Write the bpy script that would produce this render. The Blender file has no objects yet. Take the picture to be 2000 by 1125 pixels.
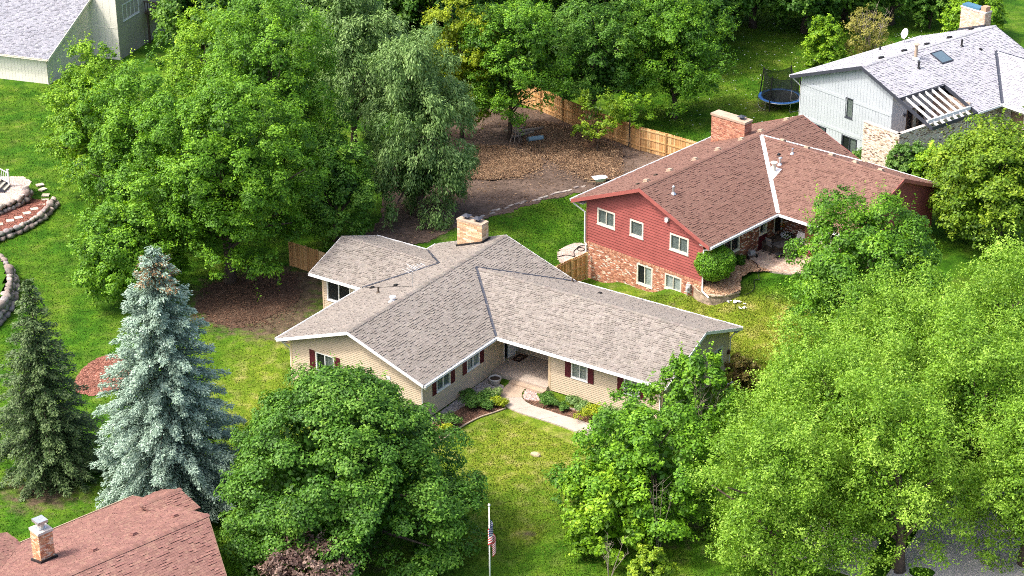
import bpy, math, random
import numpy as np
from mathutils import Vector, Matrix

random.seed(7)
R = math.radians
scene = bpy.context.scene
COL = scene.collection

# ------------------------------------------------------------------ camera
cam_data = bpy.data.cameras.new('camera')
cam = bpy.data.objects.new('camera', cam_data)
COL.objects.link(cam)
cam_data.sensor_width = 36.0
cam_data.lens = 72.945
cam_data.clip_start = 1.0
cam_data.clip_end = 3000.0
cam.location = (9.0345, -101.3729, 55.4068)
cam.rotation_mode = 'QUATERNION'
cam.rotation_quaternion = (Matrix.Rotation(R(90 - 25.4447), 3, 'X') @ Matrix.Rotation(R(-0.3169), 3, 'Z')).to_quaternion()
scene.camera = cam

# ------------------------------------------------------------------ sky and sun
SUN_TO = Vector((-0.72, -0.15, 1.03)).normalized()          # direction towards the sun
world = bpy.data.worlds.new('World')
scene.world = world
world.use_nodes = True
wn = world.node_tree.nodes
bg = wn['Background']
sky = wn.new('ShaderNodeTexSky')
sky.sky_type = 'NISHITA'
sky.sun_disc = False
sky.sun_elevation = math.asin(SUN_TO.z)
sky.sun_rotation = math.atan2(SUN_TO.x, SUN_TO.y)
sky.air_density = 0.7
sky.dust_density = 5.0
sky.ozone_density = 0.6
world.node_tree.links.new(sky.outputs[0], bg.inputs[0])
bg.inputs[1].default_value = 0.15
sd = bpy.data.lights.new('sun', 'SUN')
sd.energy = 1.2
sd.angle = R(5.0)
sd.color = (1.0, 0.95, 0.88)
sun = bpy.data.objects.new('sun', sd)
COL.objects.link(sun)
sun.rotation_euler = SUN_TO.to_track_quat('Z', 'Y').to_euler()
scene.view_settings.view_transform = 'Standard'
scene.view_settings.look = 'None'
scene.view_settings.exposure = 1.5
scene.view_settings.gamma = 1.0
scene.view_settings.use_curve_mapping = False
try:
    scene.cycles.max_bounces = 8
    scene.cycles.transparent_max_bounces = 12
    scene.cycles.use_denoising = False
    scene.cycles.filter_width = 1.0
except Exception:
    pass


# ------------------------------------------------------------------ materials
def mat(name, base=None, rough=0.8, nscale=6.0, namt=0.25, bump=0.0, bscale=30.0, metal=0.0, spec=0.3, nscale2=None, namt2=0.0):
    """Principled material: base colour (or the mesh's own 'Col' colours) broken up by noise."""
    m = bpy.data.materials.new(name)
    m.use_nodes = True
    nt = m.node_tree
    N, Lk = nt.nodes, nt.links
    p = N['Principled BSDF']
    p.inputs['Roughness'].default_value = rough
    p.inputs['Metallic'].default_value = metal
    p.inputs['Specular IOR Level'].default_value = spec
    tc = N.new('ShaderNodeTexCoord')
    if base is None:
        src = N.new('ShaderNodeAttribute')
        src.attribute_name = 'Col'
        out = src.outputs['Color']
    else:
        src = N.new('ShaderNodeRGB')
        src.outputs[0].default_value = (*base, 1)
        out = src.outputs[0]
    for sc, am in ((nscale, namt), (nscale2, namt2)):
        if not sc or am <= 0:
            continue
        nz = N.new('ShaderNodeTexNoise')
        nz.inputs['Scale'].default_value = sc
        nz.inputs['Detail'].default_value = 5
        Lk.new(tc.outputs['Object'], nz.inputs['Vector'])
        mr = N.new('ShaderNodeMapRange')
        mr.inputs['From Min'].default_value = 0.3
        mr.inputs['From Max'].default_value = 0.7
        mr.inputs['To Min'].default_value = 1 - am
        mr.inputs['To Max'].default_value = 1 + am
        Lk.new(nz.outputs['Fac'], mr.inputs['Value'])
        mx = N.new('ShaderNodeVectorMath')
        mx.operation = 'SCALE'
        Lk.new(out, mx.inputs[0])
        Lk.new(mr.outputs[0], mx.inputs['Scale'])
        out = mx.outputs[0]
    Lk.new(out, p.inputs['Base Color'])
    if bump > 0:
        nb = N.new('ShaderNodeTexNoise')
        nb.inputs['Scale'].default_value = bscale
        nb.inputs['Detail'].default_value = 4
        Lk.new(tc.outputs['Object'], nb.inputs['Vector'])
        bp = N.new('ShaderNodeBump')
        bp.inputs['Strength'].default_value = bump
        bp.inputs['Distance'].default_value = 0.03
        Lk.new(nb.outputs['Fac'], bp.inputs['Height'])
        Lk.new(bp.outputs[0], p.inputs['Normal'])
    return m


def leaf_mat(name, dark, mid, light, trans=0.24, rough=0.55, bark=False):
    """Leaves: colour runs from dark to light by the leaf's age and painted crown shade value 'tint'; part of the light passes through."""
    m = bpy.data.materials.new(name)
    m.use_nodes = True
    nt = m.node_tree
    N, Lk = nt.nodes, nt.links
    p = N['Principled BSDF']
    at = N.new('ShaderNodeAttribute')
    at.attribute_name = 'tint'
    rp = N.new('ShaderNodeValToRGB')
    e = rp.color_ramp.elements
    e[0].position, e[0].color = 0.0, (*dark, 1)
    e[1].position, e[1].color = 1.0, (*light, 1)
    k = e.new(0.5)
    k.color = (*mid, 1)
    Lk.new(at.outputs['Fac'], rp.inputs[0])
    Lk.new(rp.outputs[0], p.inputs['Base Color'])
    p.inputs['Roughness'].default_value = rough
    p.inputs['Specular IOR Level'].default_value = 0.35
    tr = N.new('ShaderNodeBsdfTranslucent')
    hs = N.new('ShaderNodeHueSaturation')
    hs.inputs['Hue'].default_value = 0.49
    hs.inputs['Saturation'].default_value = 1.1
    hs.inputs['Value'].default_value = 1.35
    Lk.new(rp.outputs[0], hs.inputs['Color'])
    Lk.new(hs.outputs[0], tr.inputs['Color'])
    mx = N.new('ShaderNodeMixShader')
    mx.inputs[0].default_value = trans
    Lk.new(p.outputs[0], mx.inputs[1])
    Lk.new(tr.outputs[0], mx.inputs[2])
    Lk.new(mx.outputs[0], N['Material Output'].inputs['Surface'])
    return m


def glass_mat(name, tint=(0.02, 0.025, 0.03), see=0.55):
    m = bpy.data.materials.new(name)
    m.use_nodes = True
    nt = m.node_tree
    N, Lk = nt.nodes, nt.links
    p = N['Principled BSDF']
    p.inputs['Base Color'].default_value = (*tint, 1)
    p.inputs['Roughness'].default_value = 0.06
    p.inputs['Specular IOR Level'].default_value = 0.8
    tr = N.new('ShaderNodeBsdfTransparent')
    tr.inputs[0].default_value = (0.8, 0.85, 0.84, 1)
    mx = N.new('ShaderNodeMixShader')
    mx.inputs[0].default_value = see
    Lk.new(p.outputs[0], mx.inputs[1])
    Lk.new(tr.outputs[0], mx.inputs[2])
    Lk.new(mx.outputs[0], N['Material Output'].inputs['Surface'])
    return m


M = {}
M['shingle'] = mat('asphalt_shingle', None, 0.95, 0.35, 0.07, 0.35, 90, spec=0.1, nscale2=60, namt2=0.14)
M['brick'] = mat('brick', None, 0.9, 9, 0.18, 0.3, 60, spec=0.1)
M['tan_siding'] = mat('tan_siding', (0.53, 0.435, 0.315), 0.55, 1.2, 0.05, spec=0.25)
M['tan_trim'] = mat('tan_trim', (0.58, 0.45, 0.30), 0.55, 1.2, 0.05)
M['red_siding'] = mat('red_siding', (0.30, 0.083, 0.072), 0.6, 1.5, 0.10, nscale2=14, namt2=0.07, spec=0.2)
M['red_trim'] = mat('red_trim', (0.33, 0.098, 0.082), 0.6, 2, 0.10)
M['pale_siding'] = mat('pale_blue_siding', (0.43, 0.47, 0.50), 0.7, 1.0, 0.05, spec=0.2)
M['cream_siding'] = mat('cream_siding', (0.76, 0.73, 0.63), 0.75, 1.0, 0.06, spec=0.2)
M['cream_dark'] = mat('taupe_siding', (0.42, 0.39, 0.33), 0.75, 1.0, 0.06, spec=0.2)
M['brown_siding'] = mat('brown_siding', (0.20, 0.13, 0.09), 0.75, 1.0, 0.06, spec=0.2)
M['white'] = mat('white_paint', (0.74, 0.74, 0.73), 0.45, 3, 0.04)
M['cream'] = mat('cream_paint', (0.66, 0.62, 0.52), 0.5, 3, 0.04)
M['dark_trim'] = mat('dark_slate_trim', (0.045, 0.05, 0.065), 0.5, 3, 0.1)
M['black'] = mat('black_metal', (0.02, 0.02, 0.022), 0.45, 4, 0.1)
M['maroon'] = mat('maroon_shutter', (0.085, 0.012, 0.020), 0.5, 8, 0.08)
M['interior'] = mat('dark_room', (0.02, 0.02, 0.02), 0.9, 2, 0.2)
M['curtain'] = mat('curtain', (0.62, 0.62, 0.57), 0.9, 14, 0.25)
M['curtain_dark'] = mat('grey_curtain', (0.30, 0.33, 0.31), 0.9, 10, 0.3)
M['blind'] = mat('white_blind', (0.74, 0.77, 0.74), 0.8, 3, 0.06)
M['glass'] = glass_mat('window_glass', see=.74)
M['mortar'] = mat('mortar', (0.40, 0.34, 0.28), 0.95, 10, 0.15)
M['mortar_dark'] = mat('red_mortar', (0.30, 0.20, 0.15), 0.95, 10, 0.15)
M['concrete'] = mat('concrete', (0.43, 0.36, 0.30), 0.9, 1.5, 0.12, 0.2, 40, nscale2=18, namt2=0.08)
M['concrete_tan'] = mat('tan_concrete', (0.42, 0.32, 0.235), 0.9, 1.5, 0.14, 0.2, 40, nscale2=18, namt2=0.08)
M['road'] = mat('pale_asphalt', (0.50, 0.455, 0.44), 0.95, 0.8, 0.10, 0.3, 60, nscale2=14, namt2=0.08)
M['kerb'] = mat('kerb_concrete', (0.55, 0.50, 0.45), 0.9, 1.5, 0.1)
M['cedar'] = mat('cedar', None, 0.8, 3, 0.10, nscale2=25, namt2=0.10, spec=0.2)
M['bark'] = mat('bark', (0.085, 0.065, 0.048), 0.95, 5, 0.35, 0.8, 14)
M['pale_bark'] = mat('pale_twig', (0.30, 0.25, 0.20), 0.95, 5, 0.25)
M['stone'] = mat('boulder_stone', None, 0.9, 3.5, 0.25, 0.6, 12, nscale2=22, namt2=0.15)
M['steel'] = mat('galvanised_steel', (0.55, 0.57, 0.58), 0.35, 6, 0.12, metal=0.7)
M['paint'] = mat('painted_part', None, 0.55, 5, 0.08)
M['fabric'] = mat('woven_fabric', None, 0.85, 20, 0.12)
M['dirt'] = mat('bare_dirt', (0.125, 0.09, 0.07), 1.0, 0.35, 0.30, 0.8, 7, nscale2=3.5, namt2=0.30, spec=0.05)
M['chips'] = mat('wood_chips', None, 1.0, 1.2, 0.2, spec=0.05)
M['brown_mulch'] = mat('brown_mulch', (0.085, 0.055, 0.038), 1.0, 3, 0.35, 1.0, 14, nscale2=14, namt2=0.35, spec=0.05)
M['red_mulch'] = mat('red_mulch', (0.235, 0.10, 0.075), 1.0, 4, 0.25, 1.0, 18, nscale2=14, namt2=0.3, spec=0.05)
M['gravel'] = mat('gravel', None, 0.95, 2, 0.15, spec=0.1)
M['water'] = mat('dark_soil', (0.05, 0.035, 0.025), 0.95, 6, 0.3)


def grass_material():
    m = bpy.data.materials.new('lawn_grass')
    m.use_nodes = True
    nt = m.node_tree
    N, Lk = nt.nodes, nt.links
    p = N['Principled BSDF']
    p.inputs['Roughness'].default_value = 0.9
    p.inputs['Specular IOR Level'].default_value = 0.1
    tc = N.new('ShaderNodeTexCoord')

    def noise(s, d=5):
        n = N.new('ShaderNodeTexNoise')
        n.inputs['Scale'].default_value = s
        n.inputs['Detail'].default_value = d
        Lk.new(tc.outputs['Object'], n.inputs['Vector'])
        return n.outputs['Fac']

    def ramp(fac, pos):
        r = N.new('ShaderNodeValToRGB')
        e = r.color_ramp.elements
        e[0].position, e[0].color = pos[0][0], (*pos[0][1], 1)
        e[1].position, e[1].color = pos[-1][0], (*pos[-1][1], 1)
        for q, c in pos[1:-1]:
            e.new(q).color = (*c, 1)
        Lk.new(fac, r.inputs[0])
        return r.outputs[0]

    def mix(fac, a, b):
        x = N.new('ShaderNodeMix')
        x.data_type = 'RGBA'
        Lk.new(fac, x.inputs[0])
        Lk.new(a, x.inputs[6])
        Lk.new(b, x.inputs[7])
        return x.outputs[2]

    lush = ramp(noise(0.9), [(0.3, (0.022, 0.072, 0.003)), (0.5, (0.037, 0.115, 0.005)), (0.7, (0.066, 0.165, 0.007))])
    dry = ramp(noise(1.3), [(0.3, (0.095, 0.160, 0.010)), (0.5, (0.165, 0.215, 0.018)), (0.72, (0.32, 0.29, 0.09))])
    a = N.new('ShaderNodeAttribute')
    a.attribute_name = 'dry'
    ad = N.new('ShaderNodeMath')
    ad.operation = 'ADD'
    Lk.new(a.outputs['Fac'], ad.inputs[0])
    nn = N.new('ShaderNodeMath')
    nn.operation = 'MULTIPLY_ADD'
    Lk.new(noise(0.45), nn.inputs[0])
    nn.inputs[1].default_value = 1.3
    nn.inputs[2].default_value = -0.65
    Lk.new(nn.outputs[0], ad.inputs[1])
    cl = N.new('ShaderNodeClamp')
    Lk.new(ad.outputs[0], cl.inputs[0])
    c = mix(cl.outputs[0], lush, dry)
    soil = ramp(noise(2.2), [(0.3, (0.055, 0.042, 0.026)), (0.7, (0.14, 0.105, 0.065))])
    b = N.new('ShaderNodeAttribute')
    b.attribute_name = 'bare'
    bm = N.new('ShaderNodeMath')
    bm.operation = 'MULTIPLY_ADD'
    Lk.new(noise(1.6), bm.inputs[0])
    bm.inputs[1].default_value = 1.2
    bm.inputs[2].default_value = -0.6
    ba = N.new('ShaderNodeMath')
    ba.operation = 'ADD'
    Lk.new(b.outputs['Fac'], ba.inputs[0])
    Lk.new(bm.outputs[0], ba.inputs[1])
    bc = N.new('ShaderNodeMapRange')
    bc.inputs['From Min'].default_value = 0.35
    bc.inputs['From Max'].default_value = 0.75
    Lk.new(ba.outputs[0], bc.inputs['Value'])
    c = mix(bc.outputs[0], c, soil)
    fine = N.new('ShaderNodeMapRange')
    fine.inputs['From Min'].default_value = 0.3
    fine.inputs['From Max'].default_value = 0.7
    fine.inputs['To Min'].default_value = 0.66
    fine.inputs['To Max'].default_value = 1.36
    Lk.new(noise(7.5, 6), fine.inputs['Value'])
    sc = N.new('ShaderNodeVectorMath')
    sc.operation = 'SCALE'
    Lk.new(c, sc.inputs[0])
    Lk.new(fine.outputs[0], sc.inputs['Scale'])
    Lk.new(sc.outputs[0], p.inputs['Base Color'])
    bp = N.new('ShaderNodeBump')
    bp.inputs['Strength'].default_value = 0.9
    bp.inputs['Distance'].default_value = 0.06
    Lk.new(noise(11, 5), bp.inputs['Height'])
    Lk.new(bp.outputs[0], p.inputs['Normal'])
    return m


M['grass'] = grass_material()


# ------------------------------------------------------------------ object helpers
def tag(o, label=None, cat=None, group=None, kind=None):
    if label:
        o['label'] = label
    if cat:
        o['category'] = cat
    if group:
        o['group'] = group
    if kind:
        o['kind'] = kind
    return o


def empty(name, loc=(0, 0, 0), rz=0.0, label=None, cat=None, group=None):
    o = bpy.data.objects.new(name, None)
    o.empty_display_size = 0.3
    COL.objects.link(o)
    o.location = loc
    o.rotation_euler = (0, 0, rz)
    return tag(o, label, cat, group)


def V3(*a):
    return np.array(a, float)


def unit(v):
    v = np.asarray(v, float)
    return v / max(np.linalg.norm(v), 1e-9)


class MB:
    """Collects boxes, tubes and polygons and links them as one mesh object."""

    def __init__(self):
        self.v, self.f, self.c = [], [], []

    def add(self, vs, fs, col=(1, 1, 1)):
        b = len(self.v)
        self.v.extend([tuple(p) for p in vs])
        self.f.extend([tuple(b + i for i in f) for f in fs])
        self.c.extend([col] * len(vs))

    def quad(self, a, b, c, d, col=(1, 1, 1)):
        self.add([a, b, c, d], [(0, 1, 2, 3)], col)

    def obox(self, o, ax, ay, az, col=(1, 1, 1), open_bottom=False):
        """Box from corner o with full edge vectors ax, ay, az (right-handed)."""
        o, ax, ay, az = map(np.asarray, (o, ax, ay, az))
        if np.dot(np.cross(ax, ay), az) < 0:
            ax, ay = ay, ax
        p = [o, o + ax, o + ax + ay, o + ay, o + az, o + ax + az, o + ax + ay + az, o + ay + az]
        f = [(4, 5, 6, 7), (0, 1, 5, 4), (1, 2, 6, 5), (2, 3, 7, 6), (3, 0, 4, 7)]
        if not open_bottom:
            f.append((3, 2, 1, 0))
        self.add(p, f, col)

    def box(self, x0, x1, y0, y1, z0, z1, col=(1, 1, 1)):
        self.obox((x0, y0, z0), (x1 - x0, 0, 0), (0, y1 - y0, 0), (0, 0, z1 - z0), col)

    def prism(self, poly, z0, z1, col=(1, 1, 1)):
        n = len(poly)
        area = sum(poly[i][0] * poly[(i + 1) % n][1] - poly[(i + 1) % n][0] * poly[i][1] for i in range(n))
        if area < 0:
            poly = poly[::-1]
        a = [(x, y, z0) for x, y in poly]
        b = [(x, y, z1) for x, y in poly]
        self.add(a + b, [tuple(range(n, 2 * n)), tuple(range(n - 1, -1, -1))] + [(i, (i + 1) % n, n + (i + 1) % n, n + i) for i in range(n)], col)

    def tube(self, pts, rad, n=6, col=(1, 1, 1), cap=True):
        pts = [np.asarray(p, float) for p in pts]
        if not hasattr(rad, '__len__'):
            rad = [rad] * len(pts)
        vs, fs = [], []
        prev = None
        for i, p in enumerate(pts):
            d = unit(pts[min(i + 1, len(pts) - 1)] - pts[max(i - 1, 0)])
            if prev is None:
                h = V3(0, 0, 1) if abs(d[2]) < 0.9 else V3(1, 0, 0)
                a = unit(np.cross(d, h))
            else:
                a = unit(prev - d * np.dot(prev, d))
            prev = a
            b = np.cross(d, a)
            for k in range(n):
                t = 2 * math.pi * k / n
                vs.append(p + (a * math.cos(t) + b * math.sin(t)) * rad[i])
        for i in range(len(pts) - 1):
            for k in range(n):
                k2 = (k + 1) % n
                fs.append((i * n + k, i * n + k2, (i + 1) * n + k2, (i + 1) * n + k))
        if cap:
            fs.append(tuple(range(n - 1, -1, -1)))
            fs.append(tuple(range((len(pts) - 1) * n, len(pts) * n)))
        self.add(vs, fs, col)

    def lathe(self, c, prof, n=16, col=(1, 1, 1), sx=1.0, sy=1.0):
        vs, fs = [], []
        for r, z in prof:
            for k in range(n):
                t = 2 * math.pi * k / n
                vs.append((c[0] + r * sx * math.cos(t), c[1] + r * sy * math.sin(t), c[2] + z))
        for i in range(len(prof) - 1):
            for k in range(n):
                k2 = (k + 1) % n
                fs.append((i * n + k, i * n + k2, (i + 1) * n + k2, (i + 1) * n + k))
        self.add(vs, fs, col)

    def sheet(self, pts, z, col=(1, 1, 1)):
        self.add([(x, y, z) for x, y in pts], [tuple(range(len(pts)))], col)

    def build(self, name, m, parent=None, smooth=False, loc=None, rz=None, kind=None):
        me = bpy.data.meshes.new(name)
        me.from_pydata(self.v, [], self.f)
        at = me.color_attributes.new('Col', 'FLOAT_COLOR', 'POINT')
        cc = np.ones((len(self.v), 4), np.float32)
        cc[:, :3] = np.array(self.c, np.float32).reshape(-1, 3)
        at.data.foreach_set('color', cc.ravel())
        me.materials.append(m)
        if smooth:
            me.polygons.foreach_set('use_smooth', [True] * len(me.polygons))
        o = bpy.data.objects.new(name, me)
        COL.objects.link(o)
        if parent is not None:
            o.parent = parent
        if loc is not None:
            o.location = loc
        if rz is not None:
            o.rotation_euler = (0, 0, rz)
        if kind:
            o['kind'] = kind
        return o


def share(o, name, parent=None, loc=(0, 0, 0), rz=0.0):
    c = o.copy()
    c.name = name
    COL.objects.link(c)
    c.parent = parent
    c.location = loc
    c.rotation_euler = (0, 0, rz)
    return c


def jit(c, a=0.1, rng=random):
    k = 1 + rng.uniform(-a, a)
    return tuple(max(0.0, x * k * (1 + rng.uniform(-a, a) * 0.25)) for x in c)


def pal(cols, rng=random, a=0.08):
    return jit(rng.choice(cols), a, rng)


class Wall:
    """A vertical wall face: origin O, horizontal direction d, outward normal n, all in the house frame."""

    def __init__(self, O, d, n):
        self.O, self.d, self.n = V3(*O, 0), V3(*d, 0), V3(*n, 0)

    def P(self, t, z, k=0.0):
        return self.O + self.d * t + self.n * k + V3(0, 0, z)

    def box(self, mb, t0, t1, z0, z1, k0, k1, col=(1, 1, 1)):
        mb.obox(self.P(t0, z0, k0), self.d * (t1 - t0), self.n * (k1 - k0), V3(0, 0, z1 - z0), col)


def hole_intervals(t0, t1, za, zb, holes):
    segs = [(t0, t1)]
    for h0, h1, hz0, hz1 in holes:
        if zb <= hz0 + 1e-6 or za >= hz1 - 1e-6:
            continue
        out = []
        for a, b in segs:
            if h1 <= a or h0 >= b:
                out.append((a, b))
                continue
            if h0 > a:
                out.append((a, h0))
            if h1 < b:
                out.append((h1, b))
        segs = out
    return segs


def lap_siding(parent, w, t0, t1, z0, top, holes, m, name='siding_plank', exp=0.115, lip=0.03, gap=0.026):
    """Horizontal lap boards, one object per board; top is a height or a function of t (gable)."""
    tf = top if callable(top) else (lambda t: top)
    ts = np.linspace(t0, t1, 81)
    tv = np.array([tf(t) for t in ts])
    zmax = tv.max()
    z = z0
    while z < zmax - 0.02:
        z1 = min(z + exp, zmax)

        def span(zz):
            ok = ts[tv >= zz - 1e-4]
            return (ok.min(), ok.max()) if len(ok) else None
        sb, st = span(z), span(z1 - 0.001)
        if sb is None:
            break
        if st is None:
            mid = (sb[0] + sb[1]) / 2
            st = (mid, mid)
        zs = [z, z1] + [h for q in holes for h in q[2:4] if z < h < z1]
        zs = sorted(zs)
        for za, zb in zip(zs[:-1], zs[1:]):
            if za == z:
                za = z + gap
            for a, b in hole_intervals(sb[0], sb[1], za, zb, holes):
                if b - a < 0.02:
                    continue
                fa, fb = (za - z) / exp, (zb - z) / exp
                ka, kb = lip * (1 - fa) + 0.003, lip * (1 - fb) + 0.003
                a2 = st[0] if a == sb[0] else a
                b2 = st[1] if b == sb[1] else b
                mb = MB()
                mb.add([w.P(a, za, ka), w.P(b, za, ka), w.P(b2, zb, kb), w.P(a2, zb, kb), w.P(a, za, 0), w.P(b, za, 0), w.P(b2, zb, 0), w.P(a2, zb, 0)],
                       [(0, 1, 2, 3), (4, 5, 1, 0), (4, 0, 3, 7), (1, 5, 6, 2)])
                mb.build(name, m, parent)
        z = z1


def panel_siding(parent, w, t0, t1, z0, top, holes, m, name='siding_panel', step=0.3, gap=0.014):
    """Vertical grooved boards, one object per board."""
    tf = top if callable(top) else (lambda t: top)
    t = t0
    while t < t1 - 0.02:
        te = min(t + step, t1)
        a, b = t + gap / 2, te - gap / 2
        segs = [(z0, None)]
        cuts = sorted([(h[2], h[3]) for h in holes if h[0] < (a + b) / 2 < h[1]])
        spans, zc = [], z0
        for h0, h1 in cuts:
            if h0 > zc:
                spans.append((zc, h0, h0))
            zc = max(zc, h1)
        if min(tf(a), tf(b)) > zc:
            spans.append((zc, tf(a), tf(b)))
        for zb, za1, zb1 in spans:
            mb = MB()
            P = w.P
            k = 0.018
            mb.add([P(a, zb, k), P(b, zb, k), P(b, zb1, k), P(a, za1, k), P(a, zb, 0), P(b, zb, 0), P(b, zb1, 0), P(a, za1, 0)],
                   [(0, 1, 2, 3), (4, 0, 3, 7), (1, 5, 6, 2), (4, 5, 1, 0), (3, 2, 6, 7)])
            mb.build(name, m, parent)
        t = te


def bricks(parent, w, t0, t1, z0, z1, holes, cols, m, seed=1, bl=0.205, bh=0.068, j=0.012, k=0.014, top=None, name='bricks'):
    """Running-bond bricks standing proud of the mortar, joined into one part."""
    rng = random.Random(seed)
    mb = MB()
    row = 0
    z = z0
    while z + bh * 0.5 < z1:
        zb = min(z + bh - j, z1)
        t = t0 - (bl * 0.5 if row % 2 else 0)
        while t < t1:
            a, b = max(t, t0), min(t + bl - j, t1)
            t += bl
            if b - a < 0.03:
                continue
            if top and top((a + b) / 2) < zb:
                continue
            for c, d in hole_intervals(a, b, z, zb, holes):
                if d - c < 0.02:
                    continue
                kk = k + rng.uniform(-0.004, 0.004)
                col = pal(cols, rng, 0.14)
                P = w.P
                mb.add([P(c, z, kk), P(d, z, kk), P(d, zb, kk), P(c, zb, kk), P(c, z, -0.003), P(d, z, -0.003), P(d, zb, -0.003), P(c, zb, -0.003)],
                       [(0, 1, 2, 3), (4, 5, 1, 0), (3, 2, 6, 7), (4, 0, 3, 7), (1, 5, 6, 2)], col)
        z += bh
        row += 1
    o = mb.build(name, m, parent)
    o['kind'] = 'stuff'
    return o


def window(parent, w, t0, t1, z0, z1, n=2, fm='white', curtain=None, fw=0.065, name='window', proud=0.03, sill=True, label=None, bar=None):
    """Frame, mullions, one pane per light, a curtain behind; sits in a hole of the wall."""
    mb = MB()
    P = w
    P.box(mb, t0, t1, z1 - fw, z1, -0.09, proud)
    P.box(mb, t0, t1, z0, z0 + fw, -0.09, proud)
    P.box(mb, t0, t0 + fw, z0 + fw, z1 - fw, -0.09, proud)
    P.box(mb, t1 - fw, t1, z0 + fw, z1 - fw, -0.09, proud)
    pw = (t1 - t0 - fw * 2) / n
    for i in range(1, n):
        c = t0 + fw + pw * i
        P.box(mb, c - 0.028, c + 0.028, z0 + fw, z1 - fw, -0.085, proud - 0.012)
    if bar:
        P.box(mb, t0 + fw, t1 - fw, bar - 0.02, bar + 0.02, -0.08, proud - 0.015)
    if sill:
        P.box(mb, t0 - 0.03, t1 + 0.03, z0 - 0.045, z0 - 0.001, -0.02, proud + 0.03)
    f = mb.build(name, M[fm], parent)
    if label:
        f['label'] = label
    for i in range(n):
        a = t0 + fw + pw * i + (0.028 if i else 0)
        b = t0 + fw + pw * (i + 1) - (0.028 if i < n - 1 else 0)
        g = MB()
        g.quad(P.P(a, z0 + fw, -.04), P.P(b, z0 + fw, -.04), P.P(b, z1 - fw, -.04), P.P(a, z1 - fw, -.04))
        g.build('pane', M['glass'], f)
    back = MB()
    P.box(back, t0 + 0.01, t1 - 0.01, z0 + 0.01, z1 - 0.01, -0.098, -0.094)
    back.build('dark_interior', M['interior'], f)
    if curtain:
        kind, spans = curtain
        for a, b in spans:
            cu = MB()
            x0, x1 = t0 + fw + (t1 - t0 - 2 * fw) * a, t0 + fw + (t1 - t0 - 2 * fw) * b
            k = max(3, int((x1 - x0) / 0.05))
            for i in range(k):
                u0, u1 = x0 + (x1 - x0) * i / k, x0 + (x1 - x0) * (i + 1) / k
                ka, kb = (-0.088, -0.066) if i % 2 else (-0.066, -0.088)
                cu.quad(P.P(u0, z0 + fw, ka), P.P(u1, z0 + fw, kb), P.P(u1, z1 - fw, kb), P.P(u0, z1 - fw, ka))
            cu.build('curtain', M[kind], f)
    return f


def shutter(parent, w, t0, t1, z0, z1, m='maroon'):
    mb = MB()
    w.box(mb, t0, t1, z0, z1, 0.005, 0.03)
    for a, b, c, d in ((t0, t0 + .05, z0, z1), (t1 - .05, t1, z0, z1), (t0 + .05, t1 - .05, z0, z0 + .06), (t0 + .05, t1 - .05, z1 - .06, z1)):
        w.box(mb, a, b, c, d, 0.031, 0.048)
    n = int((z1 - z0 - .12) / 0.07)
    for i in range(n):
        z = z0 + .06 + (z1 - z0 - .12) * i / n
        w.box(mb, t0 + .05, t1 - .05, z + 0.012, z + 0.05, 0.031, 0.042)
    return mb.build('shutter', M[m], parent)


# ------------------------------------------------------------------ roofs
def roof_plane_rows(poly, exp):
    """Rows of a roof plane: yields (P(t, s, h) mapper, s0, s1, intervals at s0, intervals at s1)."""
    P = [np.asarray(p, float) for p in poly]
    n = np.zeros(3)
    for i in range(len(P)):
        n += np.cross(P[i], P[(i + 1) % len(P)])
    n = unit(n)
    if n[2] < 0:
        n = -n
    s = unit(V3(0, 0, 1) - n * n[2])
    t = np.cross(s, n)
    o = min(P, key=lambda p: p[2])
    q = [((p - o) @ t, (p - o) @ s) for p in P]
    smax = max(b for a, b in q)

    def inter(sv):
        xs = []
        for i in range(len(q)):
            (a0, b0), (a1, b1) = q[i], q[(i + 1) % len(q)]
            if (b0 <= sv) != (b1 <= sv):
                xs.append(a0 + (a1 - a0) * (sv - b0) / (b1 - b0))
        xs.sort()
        return list(zip(xs[::2], xs[1::2]))

    def mp(tt, ss, h):
        return o + t * tt + s * ss + n * h
    rows = []
    sv = 0.0
    while sv < smax - 0.02:
        s1 = min(sv + exp, smax)
        rows.append((sv, s1, inter(sv + 0.003), inter(s1 - 0.003)))
        sv = s1
    return mp, rows


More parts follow.
